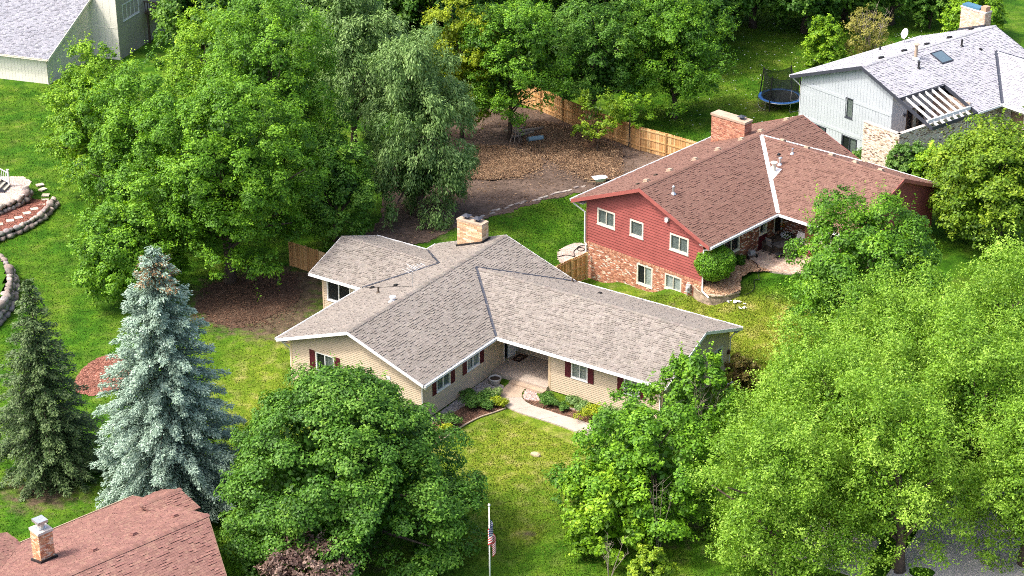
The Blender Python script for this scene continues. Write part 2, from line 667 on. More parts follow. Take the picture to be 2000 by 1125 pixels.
def shingle_roof(parent, planes, cols, low_cols, exp=0.145, single=300, seed=3, tw=(0.17, 0.27), low=0.38, thick=0.022):
    """Deck slab, then tabs laid course by course; the nearest ones are single objects, the rest one part."""
    rng = random.Random(seed)
    deck = MB()
    for poly in planes:
        P = [np.asarray(p, float) for p in poly]
        n = np.zeros(3)
        for i in range(len(P)):
            n += np.cross(P[i], P[(i + 1) % len(P)])
        if n[2] < 0:
            P = P[::-1]
        k = len(P)
        low_ = [p - V3(0, 0, 0.09) for p in P]
        deck.add(P + low_, [tuple(range(k)), tuple(range(2 * k - 1, k - 1, -1))] + [(i, k + i, k + (i + 1) % k, (i + 1) % k) for i in range(k)], cols[0])
    roof = deck.build('roof', M['shingle'], parent)
    rest = MB()
    tabs = []
    for poly in planes:
        mp, rows = roof_plane_rows(poly, exp)
        for s0, s1, i0, i1 in rows:
            if len(i0) != len(i1):
                i1 = i0 if len(i0) < len(i1) else i1
                i0 = i1
            for (a0, b0), (a1, b1) in zip(i0, i1):
                tot = max(b0, b1) - min(a0, a1)
                t = min(a0, a1) - rng.uniform(0, 0.3)
                end = max(b0, b1)
                while t < end:
                    wd = rng.uniform(*tw)
                    ta, tb = t, t + wd
                    t += wd
                    xa0, xb0 = max(ta, a0), min(tb, b0)
                    xa1, xb1 = max(ta, a1), min(tb, b1)
                    if xb0 - xa0 < 0.03 and xb1 - xa1 < 0.03:
                        continue
                    xb0, xb1 = max(xb0, xa0), max(xb1, xa1)
                    isl = rng.random() < low
                    h = 0.034 + rng.uniform(-.006, .006) if isl else 0.011 + rng.uniform(-.003, .003)
                    col = pal(low_cols if isl else cols, rng, 0.05)
                    g = 0.004
                    p = [mp(xa0 + g, s0, h), mp(xb0 - g, s0, h), mp(xb1 - g, s1 + 0.012, 0.004), mp(xa1 + g, s1 + 0.012, 0.004), mp(xa0 + g, s0, 0.001), mp(xb0 - g, s0, 0.001)]
                    tabs.append((p, col))
    # the nearest tabs (those that show largest) become single objects
    mw = parent.matrix_basis
    cl = Vector(cam.location)
    order = sorted(range(len(tabs)), key=lambda i: (mw @ Vector(tabs[i][0][0]) - cl).length)
    one = set(order[:single])
    edge = tuple(v * .30 for v in low_cols[0])      # cut asphalt edges, painted dark as the shadow dashes below the tabs
    F = [(0, 1, 2, 3), (4, 5, 1, 0), (4, 0, 3), (1, 5, 2)]
    for i, (p, c) in enumerate(tabs):
        if i in one:
            mb = MB()
            mb.add(p[:4], F[:1], c)
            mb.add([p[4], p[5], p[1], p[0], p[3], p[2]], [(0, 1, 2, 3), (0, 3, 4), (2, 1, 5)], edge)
            mb.build('shingle', M['shingle'], roof)
        else:
            rest.add(p[:4], F[:1], c)
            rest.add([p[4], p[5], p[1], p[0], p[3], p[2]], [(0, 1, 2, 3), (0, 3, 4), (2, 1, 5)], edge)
    r = rest.build('shingles', M['shingle'], roof)
    r['kind'] = 'stuff'
    return roof


def ridge_cap(roof, a, b, pitch, cols, w=0.15, step=0.2, seed=1):
    """Cap shingles folded over a ridge, from a to b."""
    rng = random.Random(seed)
    a, b = np.asarray(a, float), np.asarray(b, float)
    L = np.linalg.norm(b - a)
    d = (b - a) / L
    s = unit(np.cross(d, V3(0, 0, 1)))
    mb = MB()
    n = int(L / step)
    for i in range(n):
        t0, t1 = i * L / n, (i + 1) * L / n + 0.05
        c = pal(cols, rng, 0.1)
        p0, p1 = a + d * t0 + V3(0, 0, 0.045), a + d * t1 + V3(0, 0, 0.028)
        dn = V3(0, 0, -w * pitch)
        mb.add([p0 + s * w + dn, p0, p0 - s * w + dn, p1 + s * w + dn, p1, p1 - s * w + dn, p0 + s * w + dn - V3(0, 0, .02), p0 - V3(0, 0, .02), p0 - s * w + dn - V3(0, 0, .02)],
               [(0, 1, 4, 3), (1, 2, 5, 4), (6, 7, 1, 0), (7, 8, 2, 1)], c)
    return mb.build('ridge_cap', M['shingle'], roof)


def strip(roof, a, b, w, m, name='valley_flashing', h=0.03, th=0.012):
    """A V of flashing along a valley or a board along a slope."""
    a, b = np.asarray(a, float), np.asarray(b, float)
    d = unit(b - a)
    s = unit(np.cross(d, V3(0, 0, 1)))
    mb = MB()
    up = V3(0, 0, h)
    ed = V3(0, 0, h + w * 0.28)
    mb.add([a + s * w + ed, a + up, a - s * w + ed, b + s * w + ed, b + up, b - s * w + ed], [(0, 1, 4, 3), (1, 2, 5, 4)])
    return mb.build(name, M[m], roof)


def rake_board(parent, a, b, out, m, h=0.2, t=0.04, name='rake_board', drop=0.0):
    """Fascia board hung under a roof edge from a to b, facing 'out'."""
    a, b, out = np.asarray(a, float), np.asarray(b, float), unit(out)
    mb = MB()
    z = V3(0, 0, -h)
    mb.obox(a + V3(0, 0, 0.012 - drop), b - a, out * t, z)
    return mb.build(name, M[m], parent)


def gutter(parent, a, b, out, m='white', name='gutter'):
    a, b, out = np.asarray(a, float), np.asarray(b, float), unit(out)
    mb = MB()
    o = V3(0, 0, -0.13)
    # trough: back, floor, front with a rolled lip
    mb.obox(a + o, b - a, out * 0.02, V3(0, 0, 0.12))
    mb.obox(a + o + out * 0.02, b - a, out * 0.10, V3(0, 0, 0.015))
    mb.obox(a + o + out * 0.12, b - a, out * 0.018, V3(0, 0, 0.115))
    mb.obox(a + o + out * 0.105, b - a, out * 0.05, V3(0, 0, 0.012) + V3(0, 0, 0.0))
    mb.obox(a + V3(0, 0, -0.018) + out * 0.112, b - a, out * 0.04, V3(0, 0, 0.014))
    return mb.build(name, M[m], parent)


def downspout(parent, pts, m='white', r=0.045, name='downspout'):
    mb = MB()
    mb.tube(pts, r, 4)
    return mb.build(name, M[m], parent)


def roof_vent(roof, x, y, z, m, slope_dir, pitch, name='roof_vent', s=1.0, col=None):
    """Low box vent with a sloping hood on a flange."""
    mb = MB()
    sd = V3(*slope_dir, 0)          # downhill, horizontal
    dn = unit(sd + V3(0, 0, -pitch))
    side = unit(np.cross(dn, V3(0, 0, 1)))
    up = unit(np.cross(side, dn))
    if up[2] < 0:
        up = -up
    o = V3(x, y, z)
    c = col or (1, 1, 1)
    mb.obox(o - side * .2 * s - dn * .2 * s, side * .4 * s, dn * .42 * s, up * .03, c)
    a, b = .14 * s, .16 * s
    p = [o - side * a - dn * b, o + side * a - dn * b, o + side * a + dn * b, o - side * a + dn * b]
    q = [p[0] + up * .13 * s, p[1] + up * .13 * s, p[2] + up * .16 * s, p[3] + up * .16 * s]
    mb.add(p + q, [(4, 5, 6, 7), (0, 1, 5, 4), (1, 2, 6, 5), (2, 3, 7, 6), (3, 0, 4, 7)], c)
    return mb.build(name, M[m], roof)


def vent_pipe(roof, x, y, z, h, r, m, cap=0.0, name='vent_pipe', boot=True):
    mb = MB()
    mb.tube([(x, y, z - .1), (x, y, z + h)], r, 10)
    if boot:
        mb.lathe((x, y, z - 0.05), [(r * 2.6, 0), (r * 1.8, .08), (r * 1.05, .14)], 10)
    if cap:
        mb.lathe((x, y, z + h), [(r * .9, -.04), (cap, 0.0), (cap * .9, .05), (0.001, .11)], 12)
        mb.lathe((x, y, z + h), [(0.001, -.02), (cap, 0.0)], 12)
    return mb.build(name, M[m], roof)


def chimney(parent, x0, x1, y0, y1, z0, z1, cols, cap_m, seed, mort='mortar', bl=0.2, bh=0.068, cap=0.12, over=0.05):
    """Brick shaft with mortar core, capped by a slab."""
    core = MB()
    core.box(x0, x1, y0, y1, z0, z1)
    c = core.build('chimney', M[mort], parent)
    faces = [Wall((x0, y0), (1, 0), (0, -1)), Wall((x1, y0), (0, 1), (1, 0)), Wall((x1, y1), (-1, 0), (0, 1)), Wall((x0, y1), (0, -1), (-1, 0))]
    Ls = [x1 - x0, y1 - y0, x1 - x0, y1 - y0]
    for i, (w, L) in enumerate(zip(faces, Ls)):
        bricks(c, w, 0, L, z0, z1, [], cols, M['brick'], seed + i, bl, bh)
    mb = MB()
    mb.box(x0 - over, x1 + over, y0 - over, y1 + over, z1, z1 + cap)
    mb.build('chimney_cap', M[cap_m], c)
    return c


def flue_cap(chim, x, y, z, s, m='dark_trim', col=(1, 1, 1)):
    mb = MB()
    h = s * 0.75
    mb.tube([(x, y, z), (x, y, z + h * .45)], s * .55, 8)
    for dx in (-1, 1):
        for dy in (-1, 1):
            mb.tube([(x + dx * s * .5, y + dy * s * .5, z + h * .3), (x + dx * s * .6, y + dy * s * .6, z + h)], .015, 4)
    a = s * 1.0
    mb.add([(x - a, y - a, z + h), (x + a, y - a, z + h), (x + a, y + a, z + h), (x - a, y + a, z + h), (x, y, z + h + s * .45)], [(0, 1, 4), (1, 2, 4), (2, 3, 4), (3, 0, 4), (3, 2, 1, 0)])
    return mb.build('flue_cap', M[m], chim)


# ------------------------------------------------------------------ terrain
CTRL = [(13.9, 18.3, -.82), (12.6, 21.5, -.78), (15.5, 20.5, -.75), (11.5, 17.0, -.7), (17, 15.4, -.25), (20.0, 12.9, .55), (20.2, 11.9, .6), (20.9, 10.9, .65),
        (22.1, 11.0, .9), (22.7, 11.2, 1.15), (21.0, 13.2, .75), (22.0, 12.6, 1.05), (23.2, 13.2, 1.5), (24.3, 16.6, 1.86), (24.2, 14.2, 1.82), (25.6, 13.2, 1.82), (27.3, 13.4, 1.82), (28.3, 15.6, 1.84), (29.6, 17.6, 1.85), (26.9, 20.2, 1.86),
        (24.6, 11.0, 1.2), (26.4, 11.0, 1.3), (28.6, 11.2, 1.4), (24.2, 8.6, .55), (27, 8.2, .6), (31, 12, 1.4), (31.5, 17.5, 1.7), (35, 22, 1.7), (37.5, 27.5, 1.8), (39, 20, 1.5), (21.6, 8.9, .3), (18.5, 11.2, .2), (22.5, 6.5, .1),
        (24, 20.5, 1.5), (20, 17, .6), (29.5, 40, .3), (33, 36, .3), (20, 28, -.2), (17.5, 25.5, -.4), (41, 33, 1.8), (38, 36, 1.2), (46, 38, 1.2)]
_c = np.array(CTRL)
_gx, _gy = np.meshgrid(np.arange(-70, 90, 5.0), np.arange(-50, 120, 5.0))
_g = np.stack([_gx.ravel(), _gy.ravel()], 1)
_d = np.sqrt(((_g[:, None, :] - _c[None, :, :2]) ** 2).sum(2)).min(1)
_g = _g[_d > 5.2]
_K = np.concatenate([_c, np.concatenate([_g, np.zeros((len(_g), 1))], 1)])


def terrain(x, y):
    x, y = np.atleast_1d(np.asarray(x, float)), np.atleast_1d(np.asarray(y, float))
    out = np.zeros(len(x))
    for i in range(0, len(x), 20000):
        d2 = (x[i:i + 20000, None] - _K[None, :, 0]) ** 2 + (y[i:i + 20000, None] - _K[None, :, 1]) ** 2
        w = 1.0 / (d2 + 0.5) ** 2
        out[i:i + 20000] = (w * _K[None, :, 2]).sum(1) / w.sum(1)
    return out


def tz(x, y):
    return float(terrain([x], [y])[0])


def inside(poly, x, y):
    x, y = np.asarray(x, float), np.asarray(y, float)
    r = np.zeros(x.shape, bool)
    n = len(poly)
    for i in range(n):
        (x0, y0), (x1, y1) = poly[i], poly[(i + 1) % n]
        if y0 == y1:
            continue
        c = ((y0 > y) != (y1 > y)) & (x < (x1 - x0) * (y - y0) / (y1 - y0) + x0)
        r ^= c
    return r


def smooth_poly(pts, it=2, closed=True):
    for _ in range(it):
        q = []
        n = len(pts)
        for i in range(n if closed else n - 1):
            a, b = pts[i], pts[(i + 1) % n]
            q += [(a[0] * .75 + b[0] * .25, a[1] * .75 + b[1] * .25), (a[0] * .25 + b[0] * .75, a[1] * .25 + b[1] * .75)]
        if not closed:
            q = [pts[0]] + q + [pts[-1]]
        pts = q
    return pts


def wob(x, y, s, seed):
    """Cheap smooth noise made of sines."""
    rs = np.random.RandomState(seed)
    o = 0
    for i in range(6):
        a = rs.uniform(0, 6.28)
        k = s * (1 + i * 0.8)
        o = o + np.sin((x * math.cos(a) + y * math.sin(a)) * k + rs.uniform(0, 6.28)) / (1 + i * 0.6)
    return o / 2.5


def np_mesh(name, co, quads, m, attrs=None, tris=False):
    me = bpy.data.meshes.new(name)
    co = np.asarray(co, np.float32)
    quads = np.asarray(quads, np.int32)
    k = quads.shape[1]
    me.vertices.add(len(co))
    me.vertices.foreach_set('co', co.ravel())
    me.loops.add(quads.size)
    me.loops.foreach_set('vertex_index', quads.ravel())
    me.polygons.add(len(quads))
    me.polygons.foreach_set('loop_start', np.arange(0, quads.size, k, dtype=np.int32))
    me.polygons.foreach_set('loop_total', np.full(len(quads), k, np.int32))
    for an, val in (attrs or {}).items():
        val = np.asarray(val, np.float32)
        if val.ndim == 1:
            a = me.attributes.new(an, 'FLOAT', 'POINT')
            a.data.foreach_set('value', val)
        else:
            a = me.color_attributes.new(an, 'FLOAT_COLOR', 'POINT')
            a.data.foreach_set('color', np.concatenate([val, np.ones((len(val), 1), np.float32)], 1).ravel())
    me.update(calc_edges=True)
    me.materials.append(m)
    return me


def link(name, me, parent=None, loc=None, kind=None):
    o = bpy.data.objects.new(name, me)
    COL.objects.link(o)
    if parent is not None:
        o.parent = parent
    if loc is not None:
        o.location = loc
    if kind:
        o['kind'] = kind
    return o


# the lawn: one sheet, fine in the middle, coarse out to the horizon
xs = np.concatenate([[-1500, -700, -300, -150, -90], np.arange(-55, 66, 0.33), [90, 150, 300, 700, 1500]])
ys = np.concatenate([[-900, -300, -120, -60], np.arange(-32, 96, 0.33), [120, 180, 300, 700, 1600]])
GX, GY = np.meshgrid(xs, ys)
gx, gy = GX.ravel(), GY.ravel()
gz = terrain(gx, gy) + wob(gx, gy, 0.35, 5) * 0.04
nx, ny = len(xs), len(ys)
idx = np.arange(nx * ny).reshape(ny, nx)
quads = np.stack([idx[:-1, :-1].ravel(), idx[:-1, 1:].ravel(), idx[1:, 1:].ravel(), idx[1:, :-1].ravel()], 1)


def spots(x, y, lst):
    o = np.zeros(len(x))
    for cx, cy, r, a in lst:
        o += a * np.exp(-((x - cx) ** 2 + (y - cy) ** 2) / (r * r))
    return o


DRY = [(9, -4, 5, .55), (11, -6, 4, .3), (8, -9, 5, .22), (22.5, 9, 3.2, .85), (21, 5, 4, .7), (19, 10.5, 2.5, .55), (25, 10, 3, .35), (24, 7, 3, .5), (16, 14, 3, .4), (-5.5, 4, 3.5, .35), (-4.5, 0, 3, .6), (-3.6, -4, 3, .55), (-4, 8, 3, .45), (9.65, -13.5, .75, 1.2), (9.5, -3.2, .5, .6), (30, 55, 9, .12), (27, 46, 3, .25), (7, -15, 4, .15),
       (-10, -17, 3, .15), (24.5, 12.6, 2.0, -.5), (26.5, 11.8, 1.8, -.4), (-13, -10, 2.5, .05)]
BARE = [(9.65, -13.5, .55, .75), (28.5, 46.8, 1.8, .62), (-6.0, 11.5, 4.2, .55), (-3.3, 9, 2.6, .5), (-8, 14, 4, .7), (-4.5, 16.5, 3, .6), (-15.3, -9.3, 2.6, .8), (-8.6, -11, 2.8, .7), (21.3, 9.9, 1.0, .35), (18.8, 12.2, 1.0, .5), (17.5, 13.8, 1.0, .45), (4, 24, 3, .5), (9, 26.3, 1.6, .35), (17, 32.5, 2.0, .4), (0.5, -15, 4.5, .6), (17, -13, 4, .5)]
lawn_attr = {'dry': np.clip(spots(gx, gy, DRY) + .12, 0, 1), 'bare': np.clip(spots(gx, gy, BARE), 0, 1)}
lawn = link('lawn', np_mesh('lawn', np.stack([gx, gy, gz], 1), quads, M['grass'], lawn_attr), kind='structure')
lawn.data.polygons.foreach_set('use_smooth', [True] * len(lawn.data.polygons))


def conform(name, poly, m, off=0.02, res=0.12, rag=0.12, kind='structure', seed=1, zf=None, cols=None, bump=0.0):
    """A sheet of another ground cover laid on the terrain, with a ragged edge."""
    P = np.array(poly)
    x = np.arange(P[:, 0].min() - .5, P[:, 0].max() + .5, res)
    y = np.arange(P[:, 1].min() - .5, P[:, 1].max() + .5, res)
    X, Y = np.meshgrid(x, y)
    X, Y = X.ravel(), Y.ravel()
    cx, cy = np.meshgrid(x[:-1] + res / 2, y[:-1] + res / 2)
    cx, cy = cx.ravel(), cy.ravel()
    wx, wy = wob(cx, cy, 3.0, seed) * rag, wob(cx, cy, 3.3, seed + 9) * rag
    keep = inside(poly, cx + wx, cy + wy)
    idx = np.arange(len(X)).reshape(len(y), len(x))
    q = np.stack([idx[:-1, :-1].ravel(), idx[:-1, 1:].ravel(), idx[1:, 1:].ravel(), idx[1:, :-1].ravel()], 1)[keep]
    used = np.unique(q)
    rem = np.full(len(X), -1)
    rem[used] = np.arange(len(used))
    ux, uy = X[used], Y[used]
    z = (terrain(ux, uy) + wob(ux, uy, 0.35, 5) * 0.04 if zf is None else zf(ux, uy)) + off
    if bump:
        z = z + np.abs(wob(ux, uy, 2.2, seed + 3)) * bump
    attrs = {'Col': np.tile(np.array(cols, float), (len(ux), 1))} if cols else None
    me = np_mesh(name, np.stack([ux, uy, z], 1), rem[q], m, attrs)
    me.polygons.foreach_set('use_smooth', [True] * len(me.polygons))
    return link(name, me, kind=kind)


def bits(name, poly, n, size, cols, m, seed=1, flat=True, zf=None, off=0.03, parent=None, aspect=(0.3, 0.7), rag=0.0, dens=None):
    """Thousands of chips or pebbles lying on the ground, one part."""
    rs = np.random.RandomState(seed)
    P = np.array(poly)
    x = rs.uniform(P[:, 0].min(), P[:, 0].max(), n * 3)
    y = rs.uniform(P[:, 1].min(), P[:, 1].max(), n * 3)
    k = inside(poly, x + rs.normal(0, rag, n * 3) if rag else x, y + rs.normal(0, rag, n * 3) if rag else y)
    x, y = x[k][:n], y[k][:n]
    n = len(x)
    z = (terrain(x, y) + wob(x, y, 0.35, 5) * 0.04 if zf is None else zf(x, y)) + off
    a = rs.uniform(0, 6.28, n)
    s = rs.uniform(*size, n)
    col = np.array(cols)[rs.randint(0, len(cols), n)] * rs.uniform(.75, 1.25, (n, 1))
    if flat:
        b = s * rs.uniform(*aspect, n)
        t1, t2 = rs.uniform(-.35, .35, n), rs.uniform(-.35, .35, n)
        u = np.stack([np.cos(a) * s, np.sin(a) * s, t1 * s], 1)
        v = np.stack([-np.sin(a) * b, np.cos(a) * b, t2 * b], 1)
        c = np.stack([x, y, z], 1)
        co = np.stack([c - u - v, c + u - v, c + u + v, c - u + v], 1).reshape(-1, 3)
        q = np.arange(4 * n).reshape(n, 4)
        me = np_mesh(name, co, q, m, {'Col': np.repeat(col, 4, 0)})
    else:
        sx, sy, sz = s, s * rs.uniform(.6, 1, n), s * rs.uniform(.5, .8, n)
        ca, sa = np.cos(a), np.sin(a)
        c = np.stack([x, y, z], 1)
        e1 = np.stack([ca * sx, sa * sx, np.zeros(n)], 1)
        e2 = np.stack([-sa * sy, ca * sy, np.zeros(n)], 1)
        e3 = np.stack([np.zeros(n), np.zeros(n), sz], 1)
        co = np.stack([c + e1, c + e2, c - e1, c - e2, c + e3], 1).reshape(-1, 3)
        b0 = np.arange(n)[:, None] * 5
        t = np.concatenate([b0 + np.array([[0, 1, 4]]), b0 + np.array([[1, 2, 4]]), b0 + np.array([[2, 3, 4]]), b0 + np.array([[3, 0, 4]])])
        me = np_mesh(name, co, t, m, {'Col': np.repeat(col, 5, 0)})
    return link(name, me, parent, kind='stuff')


# bare and chip-covered yard behind the houses
DIRT = smooth_poly([(0.39, 24.89), (0.2, 34.8), (4.0, 44.8), (8.3, 47.6), (11.9, 46.2), (14.1, 42.7), (20.0, 36.75), (21.6, 34.9), (17.4, 33.3), (15.1, 31.0), (11.16, 28.9), (9.06, 27.1), (6.67, 25.6), (5.33, 24.4), (4.04, 22.4), (2.05, 21.2), (-0.5, 21.6), (-1.0, 23.5)], 2)
conform('dirt_yard', DIRT, M['dirt'], 0.02, 0.14, 0.22, seed=3, bump=0.06)
CHIP_COLS = [(.22, .135, .076), (.28, .18, .105), (.16, .093, .052), (.34, .235, .145), (.11, .065, .04), (.18, .115, .072)]
bits('loose_dirt_clods', DIRT, 7000, (.03, .08), [(.10, .07, .05), (.15, .11, .08), (.07, .05, .035)], M['gravel'], 4, flat=False, off=0.03)
bits('yard_litter', DIRT, 2500, (.03, .07), CHIP_COLS, M['chips'], 44, off=0.06)
CH1 = smooth_poly([(5.4, 37.9), (7.6, 39.4), (9.5, 37.7), (11.6, 35.9), (10.6, 33.9), (8.6, 32.6), (6.6, 32.4), (5.2, 33.5)], 2)
CH2 = smooth_poly([(11.2, 44.2), (12.9, 42.5), (15.9, 39.3), (17.2, 37.6), (16.6, 35.2), (16.8, 32.9), (14.9, 31.9), (13.6, 33.6), (12.2, 35.8), (10.3, 37.8), (9.6, 41.2)], 2)
for ch, n, s in ((CH1, 12000, 5), (CH2, 17000, 6)):
    conform('wood_chip_bed', ch, M['brown_mulch'], 0.10, 0.14, 0.3, seed=s, bump=0.05)
    bits('wood_chips', ch, n, (.02, .06), CHIP_COLS, M['chips'], s, off=0.14, rag=0.7)
# mulch under the trees left of the tan house
MB_BACK = smooth_poly([(-10.1, 15.5), (-8.05, 17.0), (-5.2, 17.9), (-4.0, 15.6), (-4.2, 13.0), (-5.4, 10.9), (-6.9, 9.6), (-8.75, 10.0), (-10.4, 12.6)], 2)
conform('brown_mulch_bed', MB_BACK, M['brown_mulch'], 0.02, 0.14, 0.5, seed=8, bump=0.03)
bits('mulch_bits', MB_BACK, 4500, (.025, .06), [(.12, .065, .042), (.08, .047, .032), (.16, .10, .065)], M['chips'], 8, off=0.05, rag=1.1)
RED_M = smooth_poly([(-15.9, 2.2), (-15.8, 4.5), (-14.9, 6.1), (-14.0, 6.4), (-12.9, 4.8), (-12.6, 2.8), (-13.7, 1.6), (-15.0, 1.3)], 2)
conform('red_mulch_bed', RED_M, M['red_mulch'], 0.02, 0.12, 0.15, seed=9, bump=0.03)
bits('red_mulch_bits', RED_M, 5000, (.025, .06), [(.28, .12, .085), (.21, .085, .06), (.35, .18, .13)], M['chips'], 9, off=0.05)

# street under the trees on the right, with its kerb and the driveway apron
ROAD = [(26.4, -18.8), (28.6, -14.9), (30.2, -11.9), (32.6, -9.2), (37.0, -5.0), (44.0, 0.0), (60, 2), (60, -40), (18, -40)]
rd = MB()
rd.sheet(ROAD, 0.034)
rd.build('street', M['road'], kind='structure')
kb = MB()
kp = [(23.2, -26.0)] + ROAD[:6]
for (ax, ay), (bx, by) in zip(kp[:-1], kp[1:]):
    d = unit((bx - ax, by - ay, 0))
    nn = V3(-d[1], d[0], 0)
    kb.obox(V3(ax, ay, -0.05), V3(bx - ax, by - ay, 0), nn * 0.18, V3(0, 0, 0.2))
kb.build('street_kerb', M['kerb'], kind='structure')
ap = MB()
ap.prism([(25.6, -17.6), (27.2, -14.2), (24.4, -12.0), (22.2, -15.4)], -0.05, 0.06)
ap.build('driveway_apron', M['kerb'], kind='structure')


# ------------------------------------------------------------------ the tan house
TAN_ROOF = [(.252, .226, .198), (.238, .213, .186), (.268, .240, .210), (.228, .203, .177)]
TAN_LOW = [(.225, .201, .176), (.245, .219, .191), (.21, .187, .163)]
tan = empty('tan_house', (0, 0, 0), -0.59116, 'tan ranch house with grey brown shingle roof and maroon shutters, in the middle', 'house')
a, LA, p, ub, b, LB, uc, cc, LC, o = 5.10, 15.5, 0.3573, 11.265, 4.30, 16.157, 11.163, 3.281, 9.074, 0.546
ZE = 2.75
zr, zb, zc = ZE + p * a, ZE + p * b, ZE + p * cc
planes = [[(0, 0, zr), (a, 0, ZE), (a, ub - b, ZE), (a - b, ub, zb), (a, ub + b, ZE), (a, LA + .07, ZE), (0, LA + .07, zr)],
          [(0, 0, zr), (0, LA + .07, zr), (-a, LA + .07, ZE), (-a, uc + cc, ZE), (-(a - cc), uc, zc), (-a, uc - cc, ZE), (-a, 0, ZE)],
          [(a - b, ub, zb), (LB, ub, zb), (LB, ub - b, ZE), (a, ub - b, ZE)],
          [(a - b, ub, zb), (LB, ub, zb), (LB, ub + b, ZE), (a, ub + b, ZE)],
          [(-(a - cc), uc, zc), (-LC, uc, zc), (-LC, uc - cc, ZE), (-a, uc - cc, ZE)],
          [(-(a - cc), uc, zc), (-LC, uc, zc), (-LC, uc + cc, ZE), (-a, uc + cc, ZE)]]
roof = shingle_roof(tan, planes, TAN_ROOF, TAN_LOW, seed=11)
for i, (q0, q1) in enumerate((((0, 0.02, zr), (0, LA, zr)), ((a - b + .2, ub, zb), (LB - .02, ub, zb)), ((-(a - cc) - .2, uc, zc), (-LC + .02, uc, zc)))):
    ridge_cap(roof, q0, q1, p, TAN_LOW + TAN_ROOF[3:], seed=i)
for q0, q1 in (((a - b, ub, zb), (a, ub - b, ZE)), ((a - b, ub, zb), (a, ub + b, ZE)), ((-(a - cc), uc, zc), (-a, uc - cc, ZE)), ((-(a - cc), uc, zc), (-a, uc + cc, ZE))):
    strip(roof, q0, q1, 0.075, 'dark_trim', h=0.032)

# wall cores (gabled prisms), recessed behind the boards
ck = 0.10


def gable_core(parent, m, x0, x1, y0, y1, z0, ze, ridge_axis, pitch, mid, name='wall'):
    """Solid core under a gable roof; ridge_axis 'y' means the ridge runs along y at x = mid."""
    mb = MB()
    if ridge_axis == 'y':
        zt = ze + pitch * (x1 - mid)
        prof = [(x0, z0), (x1, z0), (x1, ze), (mid, zt), (x0, ze)]
        A = [(x, y0, z) for x, z in prof]
        B = [(x, y1, z) for x, z in prof]
    else:
        zt = ze + pitch * (y1 - mid)
        prof = [(y0, z0), (y1, z0), (y1, ze), (mid, zt), (y0, ze)]
        A = [(x0, y, z) for y, z in prof]
        B = [(x1, y, z) for y, z in prof]
    n = 5
    fs = [tuple(range(n - 1, -1, -1)), tuple(range(n, 2 * n))] + [(i, (i + 1) % n, n + (i + 1) % n, n + i) for i in range(n)]
    if ridge_axis != 'y':
        fs = [f[::-1] for f in fs]
    mb.add(A + B, fs)
    return mb.build(name, M[m], parent)


ws = a - o            # half width of the walls of the main wing
ztop = ZE - 0.12 + p * o   # height at which wall meets the roof's underside
gable_core(tan, 'tan_trim', -(ws - ck), ws - ck, o + ck, LA - o - ck, -0.4, ztop - .02, 'y', p, 0)
bs = b - o
PX = 8.30             # where the porch ends and wing B's front wall starts
PB = ub - bs + 2.55   # back wall of the porch
core = MB()
core.box(ws - ck - .05, PX + ck, PB + ck, ub + bs - ck, -0.4, ztop - .05)
core.build('wall', M['tan_trim'], tan)
gable_core(tan, 'tan_trim', PX + ck, LB - o - ck, ub - bs + ck, ub + bs - ck, -0.4, ztop - .02, 'x', p, ub)
gable_core(tan, 'tan_trim', -(LC - .55 - ck), -(ws - ck - .05), uc - cc + o + ck, uc + cc - o - ck, -0.4, ztop - .02, 'x', p, uc)

Z0 = 0.06
# main wing, front wall (x = ws)
wA = Wall((ws, 0), (0, 1), (1, 0))
h = [(1.93, 3.22, 1.28, 2.36), (4.84, 6.08, 1.28, 2.36), (8.52, 10.0, 0.36, 2.45)]
lap_siding(tan, wA, o, PB, Z0, ztop - .1, h, M['tan_siding'])
window(tan, wA, *h[0], n=2, curtain=('curtain_dark', [(0, 1)]))
window(tan, wA, *h[1], n=2, curtain=('curtain', [(0, .45), (.55, 1)]))
for s0, s1 in ((1.53, 1.88), (3.28, 3.64), (4.41, 4.79), (6.13, 6.48)):
    shutter(tan, wA, s0, s1, 1.24, 2.40)
# door with a sidelight, in the porch
f = MB()
for t0, t1 in ((8.52, 8.59), (9.0, 9.06), (9.93, 10.0)):
    wA.box(f, t0, t1, 0.36, 2.45, -0.09, 0.035)
wA.box(f, 8.59, 9.93, 2.38, 2.45, -0.09, 0.033)
dr = f.build('door_frame', M['white'], tan)
f = MB()
wA.box(f, 8.59, 9.0, 0.42, 2.38, -0.05, -0.03)
f.build('sidelight_pane', M['glass'], dr)
f = MB()
wA.box(f, 8.6, 8.99, 0.42, 2.38, -0.097, -0.093)
wA.box(f, 9.07, 9.92, 0.42, 2.38, -0.097, -0.093)
f.build('dark_interior', M['interior'], dr)
f = MB()
dc, ds = math.cos(0.9), math.sin(0.9)
f.obox(wA.P(9.06, 0.40, 0.02), wA.d * (-.0) + V3(ds * .12, dc * .82, 0), V3(0.04, 0, 0), V3(0, 0, 1.96), (.62, .64, .66))
door = f.build('door', M['paint'], tan)
door['label'] = 'white front door standing in the porch'
f = MB()
f.tube([wA.P(9.8, 1.35, .14), wA.P(9.8, 1.35, .2)], .03, 8)
f.build('door_handle', M['steel'], door)
